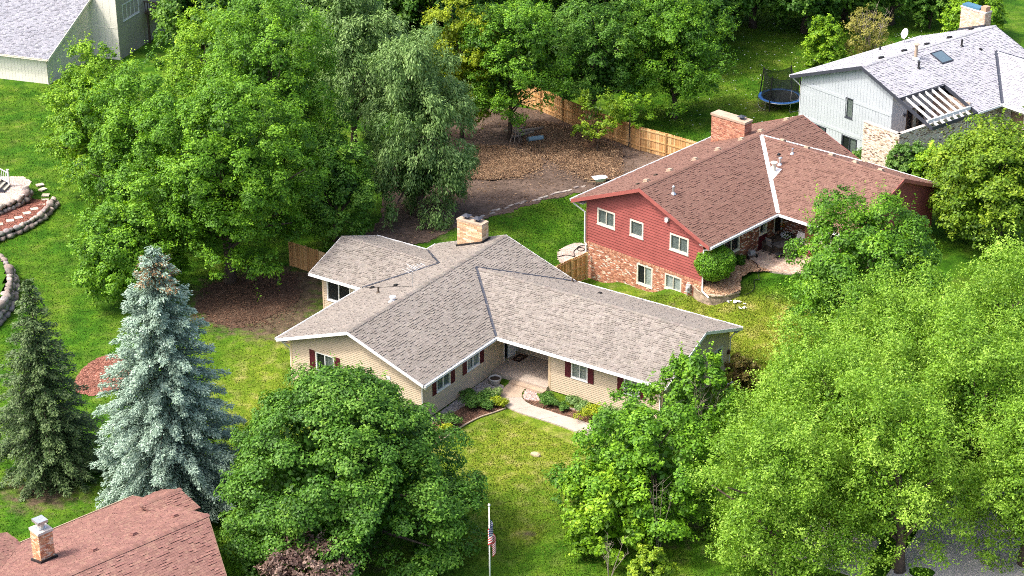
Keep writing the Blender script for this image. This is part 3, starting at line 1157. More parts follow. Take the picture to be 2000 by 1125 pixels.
# main wing, gable wall facing the lawn (y = o)
wG = Wall((0, o), (1, 0), (0, -1))
hg = [(-2.74, -1.45, 1.28, 2.38), (2.15, 2.5, 2.0, 2.3)]
lap_siding(tan, wG, -ws, ws, Z0, lambda t: ztop + p * (ws - abs(t)) - .05, hg, M['tan_siding'])
window(tan, wG, *hg[0], n=2, curtain=('curtain_dark', [(.5, 1)]))
shutter(tan, wG, -3.17, -2.80, 1.24, 2.42)
shutter(tan, wG, -1.39, -1.02, 1.24, 2.42)
f = MB()
for i in range(4):
    wG.box(f, 2.17, 2.48, 2.02 + i * .07, 2.06 + i * .07, -.02, .03)
f.build('gable_vent', M['white'], tan)
# back wall left of wing C
wBk = Wall((-ws, 0), (0, 1), (-1, 0))
lap_siding(tan, wBk, o, uc - cc + o, Z0, ztop - .1, [], M['tan_siding'])
lap_siding(tan, wBk, uc + cc - o, LA - o, Z0, ztop - .1, [], M['tan_siding'])
wFar = Wall((0, LA - o), (1, 0), (0, 1))
lap_siding(tan, wFar, -ws, ws, Z0, lambda t: ztop + p * (ws - abs(t)) - .05, [], M['tan_siding'])
# wing B, front wall
yB = ub - bs
wB = Wall((0, yB), (1, 0), (0, -1))
hb = [(9.79, 10.85, 1.30, 2.36), (13.19, 14.19, 1.30, 2.36)]
lap_siding(tan, wB, PX, LB - o, Z0, ztop - .1, hb, M['tan_siding'])
for hh in hb:
    window(tan, wB, *hh, n=2, curtain=('curtain', [(0, 1)]))
for s0, s1 in ((9.39, 9.75), (10.89, 11.25), (12.78, 13.15), (14.23, 14.59)):
    shutter(tan, wB, s0, s1, 1.27, 2.40)
# porch: back wall, side wall, slab and step
wP = Wall((0, PB), (1, 0), (0, -1))
lap_siding(tan, wP, ws, PX, 0.3, ztop - .1, [], M['tan_siding'])
wP2 = Wall((PX, 0), (0, 1), (-1, 0))
lap_siding(tan, wP2, yB, PB, 0.3, ztop - .1, [], M['tan_siding'])
for x0, x1, y0, y1 in ((PX - .03, PX + .13, yB - .03, yB + .12), (ws - .02, ws + .03, o - .03, o + .09), (LB - o - .09, LB - o + .03, yB - .03, yB + .09),
                       (LB - o - .09, LB - o + .03, ub + bs - .09, ub + bs + .03), (-ws - .03, -ws + .09, o - .03, o + .02), (-(LC - .55) - .03, -(LC - .55) + .09, uc - cc + o - .03, uc - cc + o + .06)):
    f = MB()
    f.box(x0, x1, y0, y1, 0.02, ztop - .12)
    f.build('corner_post', M['tan_trim'], tan)
f = MB()
f.box(ws + .02, PX, yB - .25, PB - .02, -0.1, 0.30)
f.build('porch_slab', M['concrete'], tan)
f = MB()
f.box(6.0, PX, yB - .62, yB - .252, -0.1, 0.16)
f.build('porch_step', M['concrete_tan'], tan)
# wing B, gable end
wBG = Wall((LB - o, 0), (0, 1), (1, 0))
hq = [(13.05, 14.3, 0.95, 2.0)]
lap_siding(tan, wBG, ub - bs, ub + bs, Z0, lambda t: ztop + p * (bs - abs(t - ub)) - .05, hq, M['tan_siding'])
window(tan, wBG, *hq[0], n=2, curtain=('curtain_dark', [(0, 1)]))
f = MB()
f.lathe((LB - o + .09, 14.93, 1.18), [(.02, 0), (.09, .06), (.10, .24), (.03, .3), (.001, .31)], 10, (.10, .05, .035))
f.box(LB - o, LB - o + .1, 14.88, 14.98, 1.33, 1.42, (.08, .04, .03))
f.build('wall_lantern', M['paint'], tan)
wBb = Wall((0, ub + bs), (1, 0), (0, 1))
lap_siding(tan, wBb, ws, LB - o, Z0, ztop - .1, [], M['tan_siding'])
# wing C: patio window wall, end wall
wC = Wall((0, uc - cc + o), (1, 0), (0, -1))
hc = [(-8.2, -6.42, 0.98, 2.42), (-6.2, -5.35, 0.25, 2.42)]
lap_siding(tan, wC, -(LC - .55), -ws, Z0, ztop - .1, hc, M['tan_siding'])
window(tan, wC, *hc[0], n=2, fw=.07)
window(tan, wC, *hc[1], n=1, fw=.08, name='patio_door', sill=False)
wCe = Wall((-(LC - .55), 0), (0, 1), (-1, 0))
lap_siding(tan, wCe, uc - cc + o, uc + cc - o, Z0, lambda t: ztop + p * (cc - o - abs(t - uc)) - .05, [], M['tan_siding'])
# fascia, gutters, downspouts
for q0, q1, out in (((-a, 0, ZE), (0, 0, zr), (0, -1, 0)), ((0, 0, zr), (a, 0, ZE), (0, -1, 0)), ((0, LA + .07, zr), (a, LA + .07, ZE), (0, 1, 0)), ((-a, LA + .07, ZE), (0, LA + .07, zr), (0, 1, 0)),
                    ((LB, ub - b, ZE), (LB, ub, zb), (1, 0, 0)), ((LB, ub, zb), (LB, ub + b, ZE), (1, 0, 0)), ((-LC, uc - cc, ZE), (-LC, uc, zc), (-1, 0, 0)), ((-LC, uc, zc), (-LC, uc + cc, ZE), (-1, 0, 0))):
    rake_board(tan, q0, q1, out, 'white', 0.19, 0.03)
for q0, q1, out in (((a, 0.02, ZE), (a, ub - b, ZE), (1, 0, 0)), ((-a, 0.02, ZE), (-a, uc - cc, ZE), (-1, 0, 0)), ((-a, uc + cc, ZE), (-a, LA, ZE), (-1, 0, 0)),
                    ((a, ub - b, ZE), (LB - .02, ub - b, ZE), (0, -1, 0)), ((a, ub + b, ZE), (LB - .02, ub + b, ZE), (0, 1, 0)),
                    ((-LC + .02, uc - cc, ZE), (-a, uc - cc, ZE), (0, -1, 0)), ((-LC + .02, uc + cc, ZE), (-a, uc + cc, ZE), (0, 1, 0))):
    gutter(tan, q0, q1, out)
f = MB()   # closed soffit under the eaves
for x0, x1, y0, y1 in ((ws, a, .1, ub - b), (-a, -ws, .1, uc - cc), (-a, -ws, uc + cc, LA), (a, LB - .05, ub - b, yB), (a, LB - .05, ub + bs, ub + b), (-LC + .05, -a, uc - cc, uc - cc + o), (-LC + .05, -a, uc + cc - o, uc + cc)):
    f.box(x0, x1, y0, y1, ZE - .15, ZE - .135)
f.box(ws, PX, yB, PB, ZE - .15, ZE - .135)
f.build('soffit', M['white'], tan)
downspout(tan, [(a + .07, .12, ZE - .12), (a + .05, .14, ZE - .3), (ws + .07, .5, ZE - .42), (ws + .07, .5, .1), (ws + .3, .5, .05)])
downspout(tan, [(-a - .05, .2, ZE - .12), (-ws - .09, .62, ZE - .75), (-ws - .09, .62, .1)])
downspout(tan, [(LB - .25, ub + b + .06, ZE - .12), (LB - o + .05, ub + bs + .1, ZE - .6), (LB - o + .05, ub + bs + .1, .1)])
downspout(tan, [(LB - .15, ub - b - .06, ZE - .12), (LB - o - .1, yB - .08, ZE - .5), (LB - o - .1, yB - .08, .1)])
downspout(tan, [(a + .06, ub - b - .06, ZE - .1), (a + .06, ub - b - .06, ZE - .16)])
# chimney and roof pieces
TAN_STONE = [(.62, .43, .26), (.68, .50, .32), (.55, .37, .22), (.72, .56, .40), (.48, .31, .18)]
chm = chimney(tan, -2.72, -0.92, 14.36, 15.04, 3.3, 5.35, TAN_STONE, 'concrete_tan', 31, bl=.42, bh=.11, cap=.10, over=.03)
flue_cap(chm, -2.25, 14.7, 5.44, .26)
flue_cap(chm, -1.45, 14.7, 5.44, .26)
f = MB()
for x0, x1, y0, y1 in ((-2.78, -.86, 14.30, 14.36), (-.92, -.84, 14.30, 15.1), (-2.8, -2.72, 14.3, 15.1)):
    f.obox((x0, y0, ZE + p * (a + x0) - .02), (x1 - x0, 0, p * (x1 - x0)), (0, y1 - y0, 0), (0, 0, .16))
f.build('chimney_flashing', M['black'], chm)


def zb_(x):
    return ZE + p * (a - abs(x)) + .02


for x, y in ((-4.12, 7.65), (-2.33, 7.57)):
    roof_vent(roof, x, y, zb_(x), 'black', (-1, 0), p, 'vent_cover', .62)
vent_pipe(roof, -2.85, 6.57, zb_(-2.85), .36, .055, 'bark')
vent_pipe(roof, -.42, 4.75, zb_(-.42), .22, .09, 'white', .2, 'turbine_vent')
roof_vent(roof, -.42, 4.55, zb_(-.42), 'white', (-1, 0), p, 'vent_flange', .5)
vent_pipe(roof, 5.06, 15.09, ZE + p * (b - (15.09 - ub)) + .02, .22, .05, 'bark')
roof_vent(roof, 7.74, 13.84, ZE + p * (b - (13.84 - ub)) + .02, 'black', (0, 1), p, 'vent_cover', .55)
# old television aerial on its mast
an = MB()
zz = zb_(-.73)
an.tube([(-.73, 7.06, zz - .05), (-.73, 7.06, zz + 1.25)], .018, 5)
c0 = V3(-.73, 7.06, zz + 1.05)
an.tube([c0 + V3(-.15, -.35, 0), c0 + V3(.25, .85, .12)], .014, 4)
for i in range(6):
    q = c0 + V3(-.15, -.35, 0) + V3(.4, 1.2, .12) * (i / 5.5)
    ln = .42 - .035 * i
    an.tube([q - V3(.95, -.3, 0) * ln, q + V3(.95, -.3, 0) * ln], .009, 4)
an.tube([c0 + V3(0, 0, .2) - V3(.5, -.15, 0), c0 + V3(0, 0, .2) + V3(.5, -.15, 0)], .01, 4)
an.build('television_aerial', M['steel'], roof)
f = MB()
f.tube([(-.73, 7.06, zz + .01), (-2.3, 7.4, zb_(-2.3) + .02), (-4.1, 7.6, zb_(-4.1) + .02), (-4.9, 7.9, zb_(-4.9) + .02)], .012, 4)
f.build('aerial_cable', M['black'], roof)
mt = MB()
mt.box(-.45, .45, -.28, .28, 0, .02, (.045, .02, .015))
mt.box(-.30, .30, -.14, .14, .021, .024, (.16, .11, .09))
mat_o = mt.build('doormat', M['fabric'], None, loc=tuple(Matrix.Rotation(-0.59116, 3, 'Z') @ Vector((5.05, 9.45, .302))), rz=-0.59116 + R(90))
tag(mat_o, 'dark doormat with a pale middle lying in front of the porch door', 'doormat')


# ------------------------------------------------------------------ the red house
RED_ROOF = [(.195, .112, .087), (.186, .106, .082), (.206, .12, .093), (.178, .10, .078)]
RED_LOW = [(.178, .10, .078), (.19, .108, .084), (.168, .094, .073)]
RED_BRICK = [(.46, .21, .135), (.52, .26, .17), (.40, .17, .11), (.55, .31, .21), (.32, .135, .09), (.50, .24, .15), (.66, .56, .46)]
DARK_BRICK = [(.24, .10, .065), (.29, .13, .08), (.19, .08, .055), (.33, .16, .10), (.60, .50, .42)]
red = empty('red_house', (16.792, 14.881, 1.727), -0.74805, 'red sided house on a brick base with red brown shingle roof', 'house')
a, LA, p, ub, b, LB, o, og = 5.473, 16.9, 0.4117, 12.19, 5.338, 11.0, 0.882, 0.53
zr, zb = ZE + p * a, ZE + p * b
vx, vz = a - b + (LA - ub), zb - p * (LA - ub)
planes = [[(0, 0, zr), (a, 0, ZE), (a, ub - b, ZE), (a - b, ub, zb), (vx, LA, vz), (0, LA, zr)],
          [(0, 0, zr), (0, LA, zr), (-a, LA, ZE), (-a, 0, ZE)],
          [(a - b, ub, zb), (LB, ub, zb), (LB, ub - b, ZE), (a, ub - b, ZE)],
          [(a - b, ub, zb), (LB, ub, zb), (LB, ub + b, ZE), (vx, ub + b, ZE), (vx, LA, vz)]]
roof = shingle_roof(red, planes, RED_ROOF, RED_LOW, seed=21, low=.3)
ridge_cap(roof, (0, 0.02, zr), (0, LA, zr), p, RED_ROOF, seed=4)
ridge_cap(roof, (a - b + .2, ub, zb), (LB - .02, ub, zb), p, RED_ROOF, seed=5)
strip(roof, (a - b, ub, zb), (a, ub - b, ZE), 0.13, 'white', h=0.035)
strip(roof, (a - b, ub, zb), (vx, LA, vz), 0.11, 'white', h=0.035)
ws = a - o
ztop = ZE - 0.12 + p * o
bs = b - o
yB = ub - bs
gable_core(red, 'mortar_dark', -(ws - ck), ws - ck, og + ck, LA - og - ck, -3.0, ztop - .02, 'y', p, 0)
RX = 6.98
RB = yB + 1.0
core = MB()
core.box(ws - ck - .05, RX + ck, RB + ck, ub + bs - ck, -2.4, ztop - .05)
core.build('wall', M['mortar_dark'], red)
gable_core(red, 'mortar_dark', RX + ck, LB - .5 - ck, yB + ck, ub + bs - ck, -2.4, ztop - .02, 'x', p, ub)
wG = Wall((0, og), (1, 0), (0, -1))
hs = [(-3.74, -2.29, 1.43, 2.53), (-1.10, -0.01, 1.44, 2.54), (2.06, 3.52, 1.43, 2.53)]
lap_siding(red, wG, -ws, ws, 0.0, lambda t: ztop + p * (ws - abs(t)) - .05, hs, M['red_siding'], exp=.185, lip=.04, gap=.03)
window(red, wG, *hs[0], n=2, fm='cream', curtain=('curtain_dark', [(0, 1)]), fw=.11)
window(red, wG, *hs[1], n=1, fm='cream', curtain=('curtain_dark', [(0, 1)]), fw=.12)
window(red, wG, *hs[2], n=2, fm='cream', curtain=('curtain_dark', [(0, 1)]), fw=.11)
hl = [(-0.47, 0.80, -1.65, -0.26), (1.76, 3.07, -1.27, -0.24)]
bricks(red, wG, -ws, ws, -2.75, -0.16, hl, RED_BRICK, M['brick'], 5, k=.03)
f = MB()   # soldier course under the siding
rng = random.Random(2)
t = -ws
while t < ws:
    wG.box(f, t, min(t + .064, ws), -0.155, -0.004, 0, .05, pal(RED_BRICK[:4], rng, .12))
    t += .073
f.build('brick_header_course', M['brick'], red)['kind'] = 'stuff'
window(red, wG, *hl[0], n=2, fm='cream', curtain=('blind', [(.52, 1)]), fw=.10)
window(red, wG, *hl[1], n=2, fm='cream', curtain=('blind', [(0, .46), (.54, 1)]), fw=.10)
f = MB()
wG.box(f, 1.72, 1.98, 3.28, 3.46, 0, .16)
wG.box(f, 1.76, 1.94, 3.20, 3.28, .05, .20)
f.build('floodlight', M['white'], red)
f = MB()
wG.box(f, 3.55, 3.85, -.9, -.4, .05, .22, (.42, .42, .42))
f.lathe(tuple(wG.P(3.72, -.62, .28)), [(.001, -.10), (.09, -.08), (.1, .06), (.06, .1), (.001, .11)], 10, (.55, .56, .56))
f.tube([wG.P(3.6, -.9, .1), wG.P(3.6, -1.25, .1)], .03, 6, (.4, .4, .4))
f.build('gas_meter', M['paint'], red)
# front wall with the picture windows
wA = Wall((ws, 0), (0, 1), (1, 0))
hf = [(1.85, 4.19, 0.95, 2.25), (6.18, 7.02, 1.2, 2.25), (7.78, 8.55, 0.85, 2.75)]
panel = [(1.8, 4.25, 0.05, 0.95), (6.14, 7.06, 0.12, 1.2)]
bricks(red, wA, og, RB, 0.05, ztop - .1, hf + panel, DARK_BRICK, M['brick'], 7, k=.02)
window(red, wA, *hf[0], n=3, fm='cream', curtain=('curtain_dark', [(0, .3)]), fw=.09)
window(red, wA, *hf[1], n=1, fm='cream', fw=.10, curtain=('curtain', [(.6, 1)]))
for q in panel:
    f = MB()
    wA.box(f, q[0], q[1], q[2], q[3] - .05, -.05, .01)
    f.build('window_panel', M['maroon'] if q[0] > 5 else M['brown_siding'], red)
f = MB()
for t0, t1, z0, z1 in ((7.72, 7.80, .85, 2.7), (8.53, 8.61, .85, 2.7), (7.8, 8.53, 2.62, 2.7)):
    wA.box(f, t0, t1, z0, z1, -.05, .05)
df = f.build('door_frame', M['cream'], red)
f = MB()
wA.box(f, 7.81, 8.52, .88, 2.6, -.06, -.02)
dd = f.build('door', M['black'], red)
f = MB()
f.tube([wA.P(8.4, 1.8, -.02), wA.P(8.4, 1.8, .06)], .03, 6)
f.build('door_handle', M['steel'], dd)
wP = Wall((0, RB), (1, 0), (0, -1))
bricks(red, wP, ws, RX, 0.6, ztop - .1, [], DARK_BRICK, M['brick'], 9, k=.02)
wP2 = Wall((RX, 0), (0, 1), (-1, 0))
bricks(red, wP2, yB, RB, 0.1, ztop - .1, [], DARK_BRICK, M['brick'], 10, k=.02)
wB = Wall((0, yB), (1, 0), (0, -1))
hb = [(8.2, 9.6, 1.1, 2.3)]
bricks(red, wB, RX, LB - .5, 0.0, ztop - .1, hb, DARK_BRICK, M['brick'], 12, k=.02)
window(red, wB, *hb[0], n=2, fm='cream', fw=.09)
f = MB()
f.box(ws + .02, RX - .02, yB - 1.2, RB - .02, -.3, .72)
f.build('entry_stoop', M['bark'], red)
wE = Wall((LB - .5, 0), (0, 1), (1, 0))
lap_siding(red, wE, ub - bs, ub + bs, 0.0, lambda t: ztop + p * (bs - abs(t - ub)) - .05, [], M['red_siding'], exp=.185, lip=.04, gap=.03)
wBk = Wall((-ws, 0), (0, 1), (-1, 0))
lap_siding(red, wBk, og, LA - og, 0.0, ztop - .1, [], M['red_siding'], exp=.185, lip=.04, gap=.03)
f = MB()
f.box(-ws - .04, -ws + .06, og - .04, og + .02, 0, ztop - .1)
f.build('corner_post', M['red_trim'], red)
f = MB()
f.box(ws - .06, ws + .04, og - .04, og + .06, 0, ztop - .1)
f.build('corner_post', M['red_trim'], red)
for q0, q1, out in (((-a, 0, ZE), (0, 0, zr), (0, -1, 0)), ((0, 0, zr), (a, 0, ZE), (0, -1, 0)), ((0, LA, zr), (a, LA, ZE), (0, 1, 0)), ((-a, LA, ZE), (0, LA, zr), (0, 1, 0)),
                    ((LB, ub - b, ZE), (LB, ub, zb), (1, 0, 0)), ((LB, ub, zb), (LB, ub + b, ZE), (1, 0, 0))):
    rake_board(red, q0, q1, out, 'red_trim', 0.24, 0.04)
for q0, q1, out in (((a, .02, ZE), (a, ub - b, ZE), (1, 0, 0)), ((-a, .02, ZE), (-a, LA, ZE), (-1, 0, 0)), ((a, ub - b, ZE), (LB - .02, ub - b, ZE), (0, -1, 0)), ((vx, ub + b, ZE), (LB - .02, ub + b, ZE), (0, 1, 0))):
    gutter(red, q0, q1, out)
f = MB()
for x0, x1, y0, y1 in ((ws, a, .1, ub - b), (-a, -ws, .1, LA), (a, LB - .05, ub - b, yB), (ws, RX, yB, RB)):
    f.box(x0, x1, y0, y1, ZE - .15, ZE - .135)
f.build('soffit', M['cream'], red)
downspout(red, [(-a - .05, .1, ZE - .12), (-a + .1, .2, ZE - .35), (-ws - .1, .45, ZE - .8), (-ws - .1, .45, -.1), (-ws + .05, .42, -.25), (-ws + .05, .42, -2.5)], r=.06)
downspout(red, [(a + .05, .15, ZE - .12), (a - .1, .25, ZE - .3), (ws + .1, .48, ZE - .6), (ws + .1, .48, -.2), (ws + .4, .1, -.33), (ws + 1.2, -.3, -.38)], r=.06)
chm = chimney(red, -4.04, -1.34, 12.36, 13.1, 3.2, 5.28, RED_BRICK[:6], 'concrete_tan', 41, 'mortar', cap=.14, over=.06)
flue_cap(chm, -1.9, 12.75, 5.42, .24)


def zr_(x):
    return ZE + p * (a - abs(x)) + .02


for x, y in ((-.95, 1.87), (-.97, 4.18), (-.88, 6.62), (-.79, 8.86), (-.67, 11.18), (-.62, 13.17), (-.54, 15.94)):
    roof_vent(roof, x, y, zr_(x), 'concrete_tan', (-1, 0), p, s=1.0)
for x, y in ((-1.26, 1.38), (-1.55, 3.51)):
    roof_vent(roof, x, y, zr_(x), 'bark', (-1, 0), p, 'vent_cover', .55)
for x in (1.3, 3.2, 5.1, 6.9, 8.8):
    roof_vent(roof, x, ub + .75, ZE + p * (b - .75) + .02, 'concrete_tan', (0, 1), p, s=1.0)
vent_pipe(roof, 1.27, 1.73, zr_(1.27), .42, .07, 'steel', .10)
zB = lambda y: ZE + p * (b - abs(y - ub)) + .02
vent_pipe(roof, 2.98, 9.73, zB(9.73), .62, .13, 'cream', .24, 'flue_pipe')
f = MB()
f.obox((2.55, 9.2, zB(9.2) + .01), (.8, 0, 0), (0, .9, .9 * p), (0, 0, .015))
f.build('flue_flashing', M['white'], roof)
vent_pipe(roof, 2.93, 10.44, zB(10.44), .40, .07, 'steel', .13)
vent_pipe(roof, 3.07, 11.54, zB(11.54), .32, .06, 'steel')
roof_vent(roof, 2.32, 11.13, zB(11.13), 'black', (0, -1), p, 'vent_cover', .5)

# ------------------------------------------------------------------ the white house
WH_ROOF = [(.38, .38, .40), (.405, .405, .425), (.36, .36, .38), (.39, .39, .41)]
WH_LOW = [(.36, .36, .39), (.40, .40, .43), (.33, .33, .36)]
PALE_BRICK = [(.66, .57, .46), (.72, .65, .55), (.60, .50, .39), (.69, .61, .51), (.74, .68, .59), (.70, .62, .52), (.64, .55, .45), (.20, .13, .10), (.46, .34, .24)]
whi = empty('white_house', (33.393, 35.335, 1.9995), -0.90345, 'pale blue white sided house with light grey roof, pergola and brick courtyard wall', 'house')
a, LA, p, ub, b, LB, o, og = 6.7176, 14.178, 0.3767, 11.705, 4.4646, 12.0, 0.736, 0.44
zr, zb = ZE + p * a, ZE + p * b
vx, vz = a - b + (LA - ub), zb - p * (LA - ub)
zs = lambda x: ZE + p * (a - abs(x))
planes = [[(0, 0, zr), (3.6, 0, zs(3.6)), (3.6, 4.62, zs(3.6)), (a, 4.62, ZE), (a, ub - b, ZE), (a - b, ub, zb), (vx, LA, vz), (0, LA, zr)],
          [(0, 0, zr), (0, LA, zr), (-a, LA, ZE), (-a, 0, ZE)],
          [(a - b, ub, zb), (LB, ub, zb), (LB, ub - b, ZE), (a, ub - b, ZE)],
          [(a - b, ub, zb), (LB, ub, zb), (LB, ub + b, ZE), (vx, ub + b, ZE), (vx, LA, vz)]]
roof = shingle_roof(whi, planes, WH_ROOF, WH_LOW, seed=31, low=.36, single=300)
ridge_cap(roof, (0, 0.02, zr), (0, LA, zr), p, WH_ROOF, seed=6)
ridge_cap(roof, (a - b + .2, ub, zb), (LB - .02, ub, zb), p, WH_ROOF, seed=7)
strip(roof, (a - b, ub, zb), (a, ub - b, ZE), 0.11, 'dark_trim', h=0.035)
strip(roof, (a - b, ub, zb), (vx, LA, vz), 0.09, 'dark_trim', h=0.035)
ws = a - o
XF = 2.71
ztop = ZE - 0.12 + p * o
bs = b - o
yB = ub - bs
mb = MB()   # core of the main wing: walls from back eave to the recessed front, then full width
zf = ZE - .14 + p * (a - XF)
prof = [(-(ws - ck), -2.6), (XF - ck, -2.6), (XF - ck, zf), (0, zr - .14), (-(ws - ck), ztop - .02)]
A_ = [(x, og + ck, z) for x, z in prof]
B_ = [(x, LA - og, z) for x, z in prof]
mb.add(A_ + B_, [(4, 3, 2, 1, 0), (5, 6, 7, 8, 9)] + [(i, (i + 1) % 5, 5 + (i + 1) % 5, 5 + i) for i in range(5)])
mb.build('wall', M['pale_siding'], whi)
mb = MB()
mb.box(XF - ck - .05, ws - ck, 4.75, LA - og, -2.6, ztop - .05)
mb.build('wall', M['mortar'], whi)
gable_core(whi, 'mortar', ws - ck - .1, LB - .5, yB + ck, ub + bs - ck, -2.6, ztop - .02, 'x', p, ub)
wG = Wall((0, og), (1, 0), (0, -1))
hs = [(-1.60, -0.88, 0.97, 2.46), (-4.80, -3.38, -1.50, -0.40), (-1.73, -0.32, -1.55, -0.41)]
prof_z = lambda t: (ztop + p * (ws - abs(t)) - .05)
panel_siding(whi, wG, -ws, XF, -2.55, prof_z, hs, M['pale_siding'])
window(whi, wG, *hs[0], n=1, fm='dark_trim', curtain=('curtain_dark', [(0, 1)]), fw=.06)
window(whi, wG, *hs[1], n=2, fm='dark_trim', curtain=('curtain_dark', [(.6, 1)]), fw=.07)
window(whi, wG, *hs[2], n=2, fm='dark_trim', curtain=('curtain_dark', [(.52, 1)]), fw=.07)
for z, segs in ((2.33, ((-ws, -1.62), (-.86, XF))), (-.2, ((-ws, XF),))):
    for s0, s1 in segs:
        f = MB()
        wG.box(f, s0, s1, z - .11, z + .11, .02, .05)
        f.build('band_board', M['pale_siding'], whi)
wF = Wall((XF, 0), (0, 1), (1, 0))
hd = [(1.96, 3.85, 0.25, 2.36)]
panel_siding(whi, wF, og, 4.7, 0.0, zf - .05, hd, M['pale_siding'])
window(whi, wF, *hd[0], n=3, fm='bark', curtain=('curtain', [(.36, .62)]), fw=.09, name='sliding_door', sill=False)
f = MB()
f.lathe(tuple(wF.P(1.66, 1.95, .13)), [(.02, 0), (.08, .04), (.09, .2), (.03, .27), (.001, .28)], 8)
f.build('wall_lantern', M['dark_trim'], whi)
wS = Wall((0, 4.65), (1, 0), (0, -1))
bricks(whi, wS, XF, ws, 0.0, ztop + .3, [(4.6, 5.5, 0.1, 2.1)], [(.40, .30, .24), (.46, .36, .29), (.34, .25, .20), (.58, .50, .42)], M['brick'], 14, k=.02)
f = MB()
wS.box(f, XF, ws, 0, ztop + .3, -.08, 0)
f.build('side_wall', M['mortar'], whi)
f = MB()
wS.box(f, 4.62, 5.48, .1, 2.08, 0.0, .02)
f.build('side_door', M['maroon'], whi)
# courtyard: brick privacy wall with a cap, floor
Lw = []
for (x0, y0), dv, nv, L in (((ws, -2.44), (0, 1), (1, 0), 6.9), ((2.76, -2.44), (1, 0), (0, -1), ws - 2.76)):
    w = Wall((x0, y0), dv, nv)
    f = MB()
    w.box(f, 0, L, -2.2, 2.55, -.22, 0)
    cw = f.build('courtyard_wall', M['mortar'], whi)
    bricks(cw, w, 0, L, -2.2, 2.55, [], PALE_BRICK, M['brick'], 15 + int(L), k=.016)
    f = MB()
    w.box(f, -.02, L, 2.555, 2.62, -.26, .04)
    f.build('wall_coping', M['kerb'], cw)
    Lw.append(w)
f = MB()
f.box(2.75, ws - .25, -2.4, 4.6, -.3, 0.0)
f.build('courtyard_floor', M['concrete'], whi)
# pergola in the notch of the roof
for i in range(6):
    y = .62 + i * .66
    f = MB()
    f.obox((3.62, y, zs(3.62) - .02), (a - 3.66, 0, -p * (a - 3.66)), (0, .085, 0), (0, 0, -.17))
    f.build('rafter', M['white'], whi)
f = MB()
f.box(6.08, 6.22, .1, 4.5, zs(6.15) - .16, zs(6.15) + .09)
f.build('pergola_beam', M['white'], whi)
for q0, q1, out in (((3.6, 0, zs(3.6) + .02), (a, 0, ZE + .02), (0, -1, 0)), ((a, 0, ZE + .02), (a, 4.62, ZE + .02), (1, 0, 0)), ((3.6, 4.62, zs(3.6) + .02), (a, 4.62, ZE + .02), (0, -1, 0)), ((3.6, 0, zs(3.6) + .02), (3.6, 4.62, zs(3.6) + .02), (1, 0, 0))):
    rake_board(whi, q0, q1, out, 'dark_trim', .26, .05, 'pergola_board')
# side walls and brick front of the rest
wA = Wall((ws, 0), (0, 1), (1, 0))
bricks(whi, wA, 4.65, yB, 0.0, ztop - .1, [], PALE_BRICK, M['brick'], 18, k=.016)
wB = Wall((0, yB), (1, 0), (0, -1))
bricks(whi, wB, ws, LB - .5, 0.0, ztop - .1, [(7.0, 8.1, .2, 2.1)], PALE_BRICK, M['brick'], 19, k=.016)
f = MB()
wB.box(f, 7.03, 8.07, .2, 2.08, -.05, -.02)
f.build('door', M['brown_siding'], whi)
for q0, q1, out in (((-a, 0, ZE), (0, 0, zr), (0, -1, 0)), ((0, 0, zr), (3.6, 0, zs(3.6)), (0, -1, 0)), ((-a, LA, ZE), (0, LA, zr), (0, 1, 0)), ((0, LA, zr), (vx, LA, vz), (0, 1, 0))):
    rake_board(whi, q0, q1, out, 'dark_trim', 0.24, 0.04)
for q0, q1, out in (((a, 4.66, ZE), (a, ub - b, ZE), (1, 0, 0)), ((-a, .02, ZE), (-a, LA, ZE), (-1, 0, 0)), ((a, ub - b, ZE), (LB - .02, ub - b, ZE), (0, -1, 0))):
    gutter(whi, q0, q1, out)
downspout(whi, [(-a - .05, .15, ZE - .12), (-ws - .1, .5, ZE - .75), (-ws - .1, .5, -2.2)], r=.05)
downspout(whi, [(a + .06, 4.8, ZE - .12), (a - .1, 4.72, ZE - .3), (ws + .08, 4.5, ZE - .7), (ws + .08, 4.5, 0)], r=.05)
chm = chimney(whi, -3.26, -1.0, 14.2, 14.9, 3.0, 5.9, [(.60, .42, .30), (.66, .50, .38), (.54, .36, .25), (.70, .56, .44)], 'kerb', 51, cap=.10)
f = MB()
f.box(-3.2, -1.6, 14.22, 14.88, 6.0, 6.16, (.06, .16, .24))
f.build('chimney_cover', M['paint'], chm)
f = MB()
f.box(-1.5, -1.05, 14.3, 14.8, 6.0, 6.35, (.50, .28, .18))
f.build('chimney_pot', M['paint'], chm)
f = MB()
f.obox((-3.34, 14.1, zs(3.34) - .02), (2.45, 0, p * 2.45), (0, .14, 0), (0, 0, .2))
f.build('chimney_flashing', M['dark_trim'], chm)
for x, y in ((-.76, 2.89), (-.79, 5.3), (-.6, 7.5), (-.5, 9.8), (-1.5, 13.4)):
    roof_vent(roof, x, y, zs(x) + .02, 'black', (-1, 0), p, s=.95)
vent_pipe(roof, .72, 4.79, zs(.72), 1.0, .12, 'concrete_tan', .22, 'flue_pipe')
f = MB()
f.lathe((.72, 4.79, zs(.72) - .06), [(.34, 0), (.30, .07), (.14, .16)], 12)
f.build('flue_flashing', M['white'], roof)
vent_pipe(roof, 1.63, 4.12, zs(1.63), .42, .07, 'black', .12)
vent_pipe(roof, .9, 9.49, zs(.9), .5, .07, 'black')
roof_vent(roof, 1.71, 10.65, zs(1.71) + .02, 'black', (1, 0), p, 'vent_cover', .55)
vent_pipe(roof, -5.74, 8.37, zs(5.74), .3, .06, 'black')
sk = MB()
q = [(x, y, zs(x) + .10) for x, y in ((.78, 6.27), (.78, 7.43), (1.96, 7.43), (1.96, 6.27))]
up = V3(0, 0, -.14)
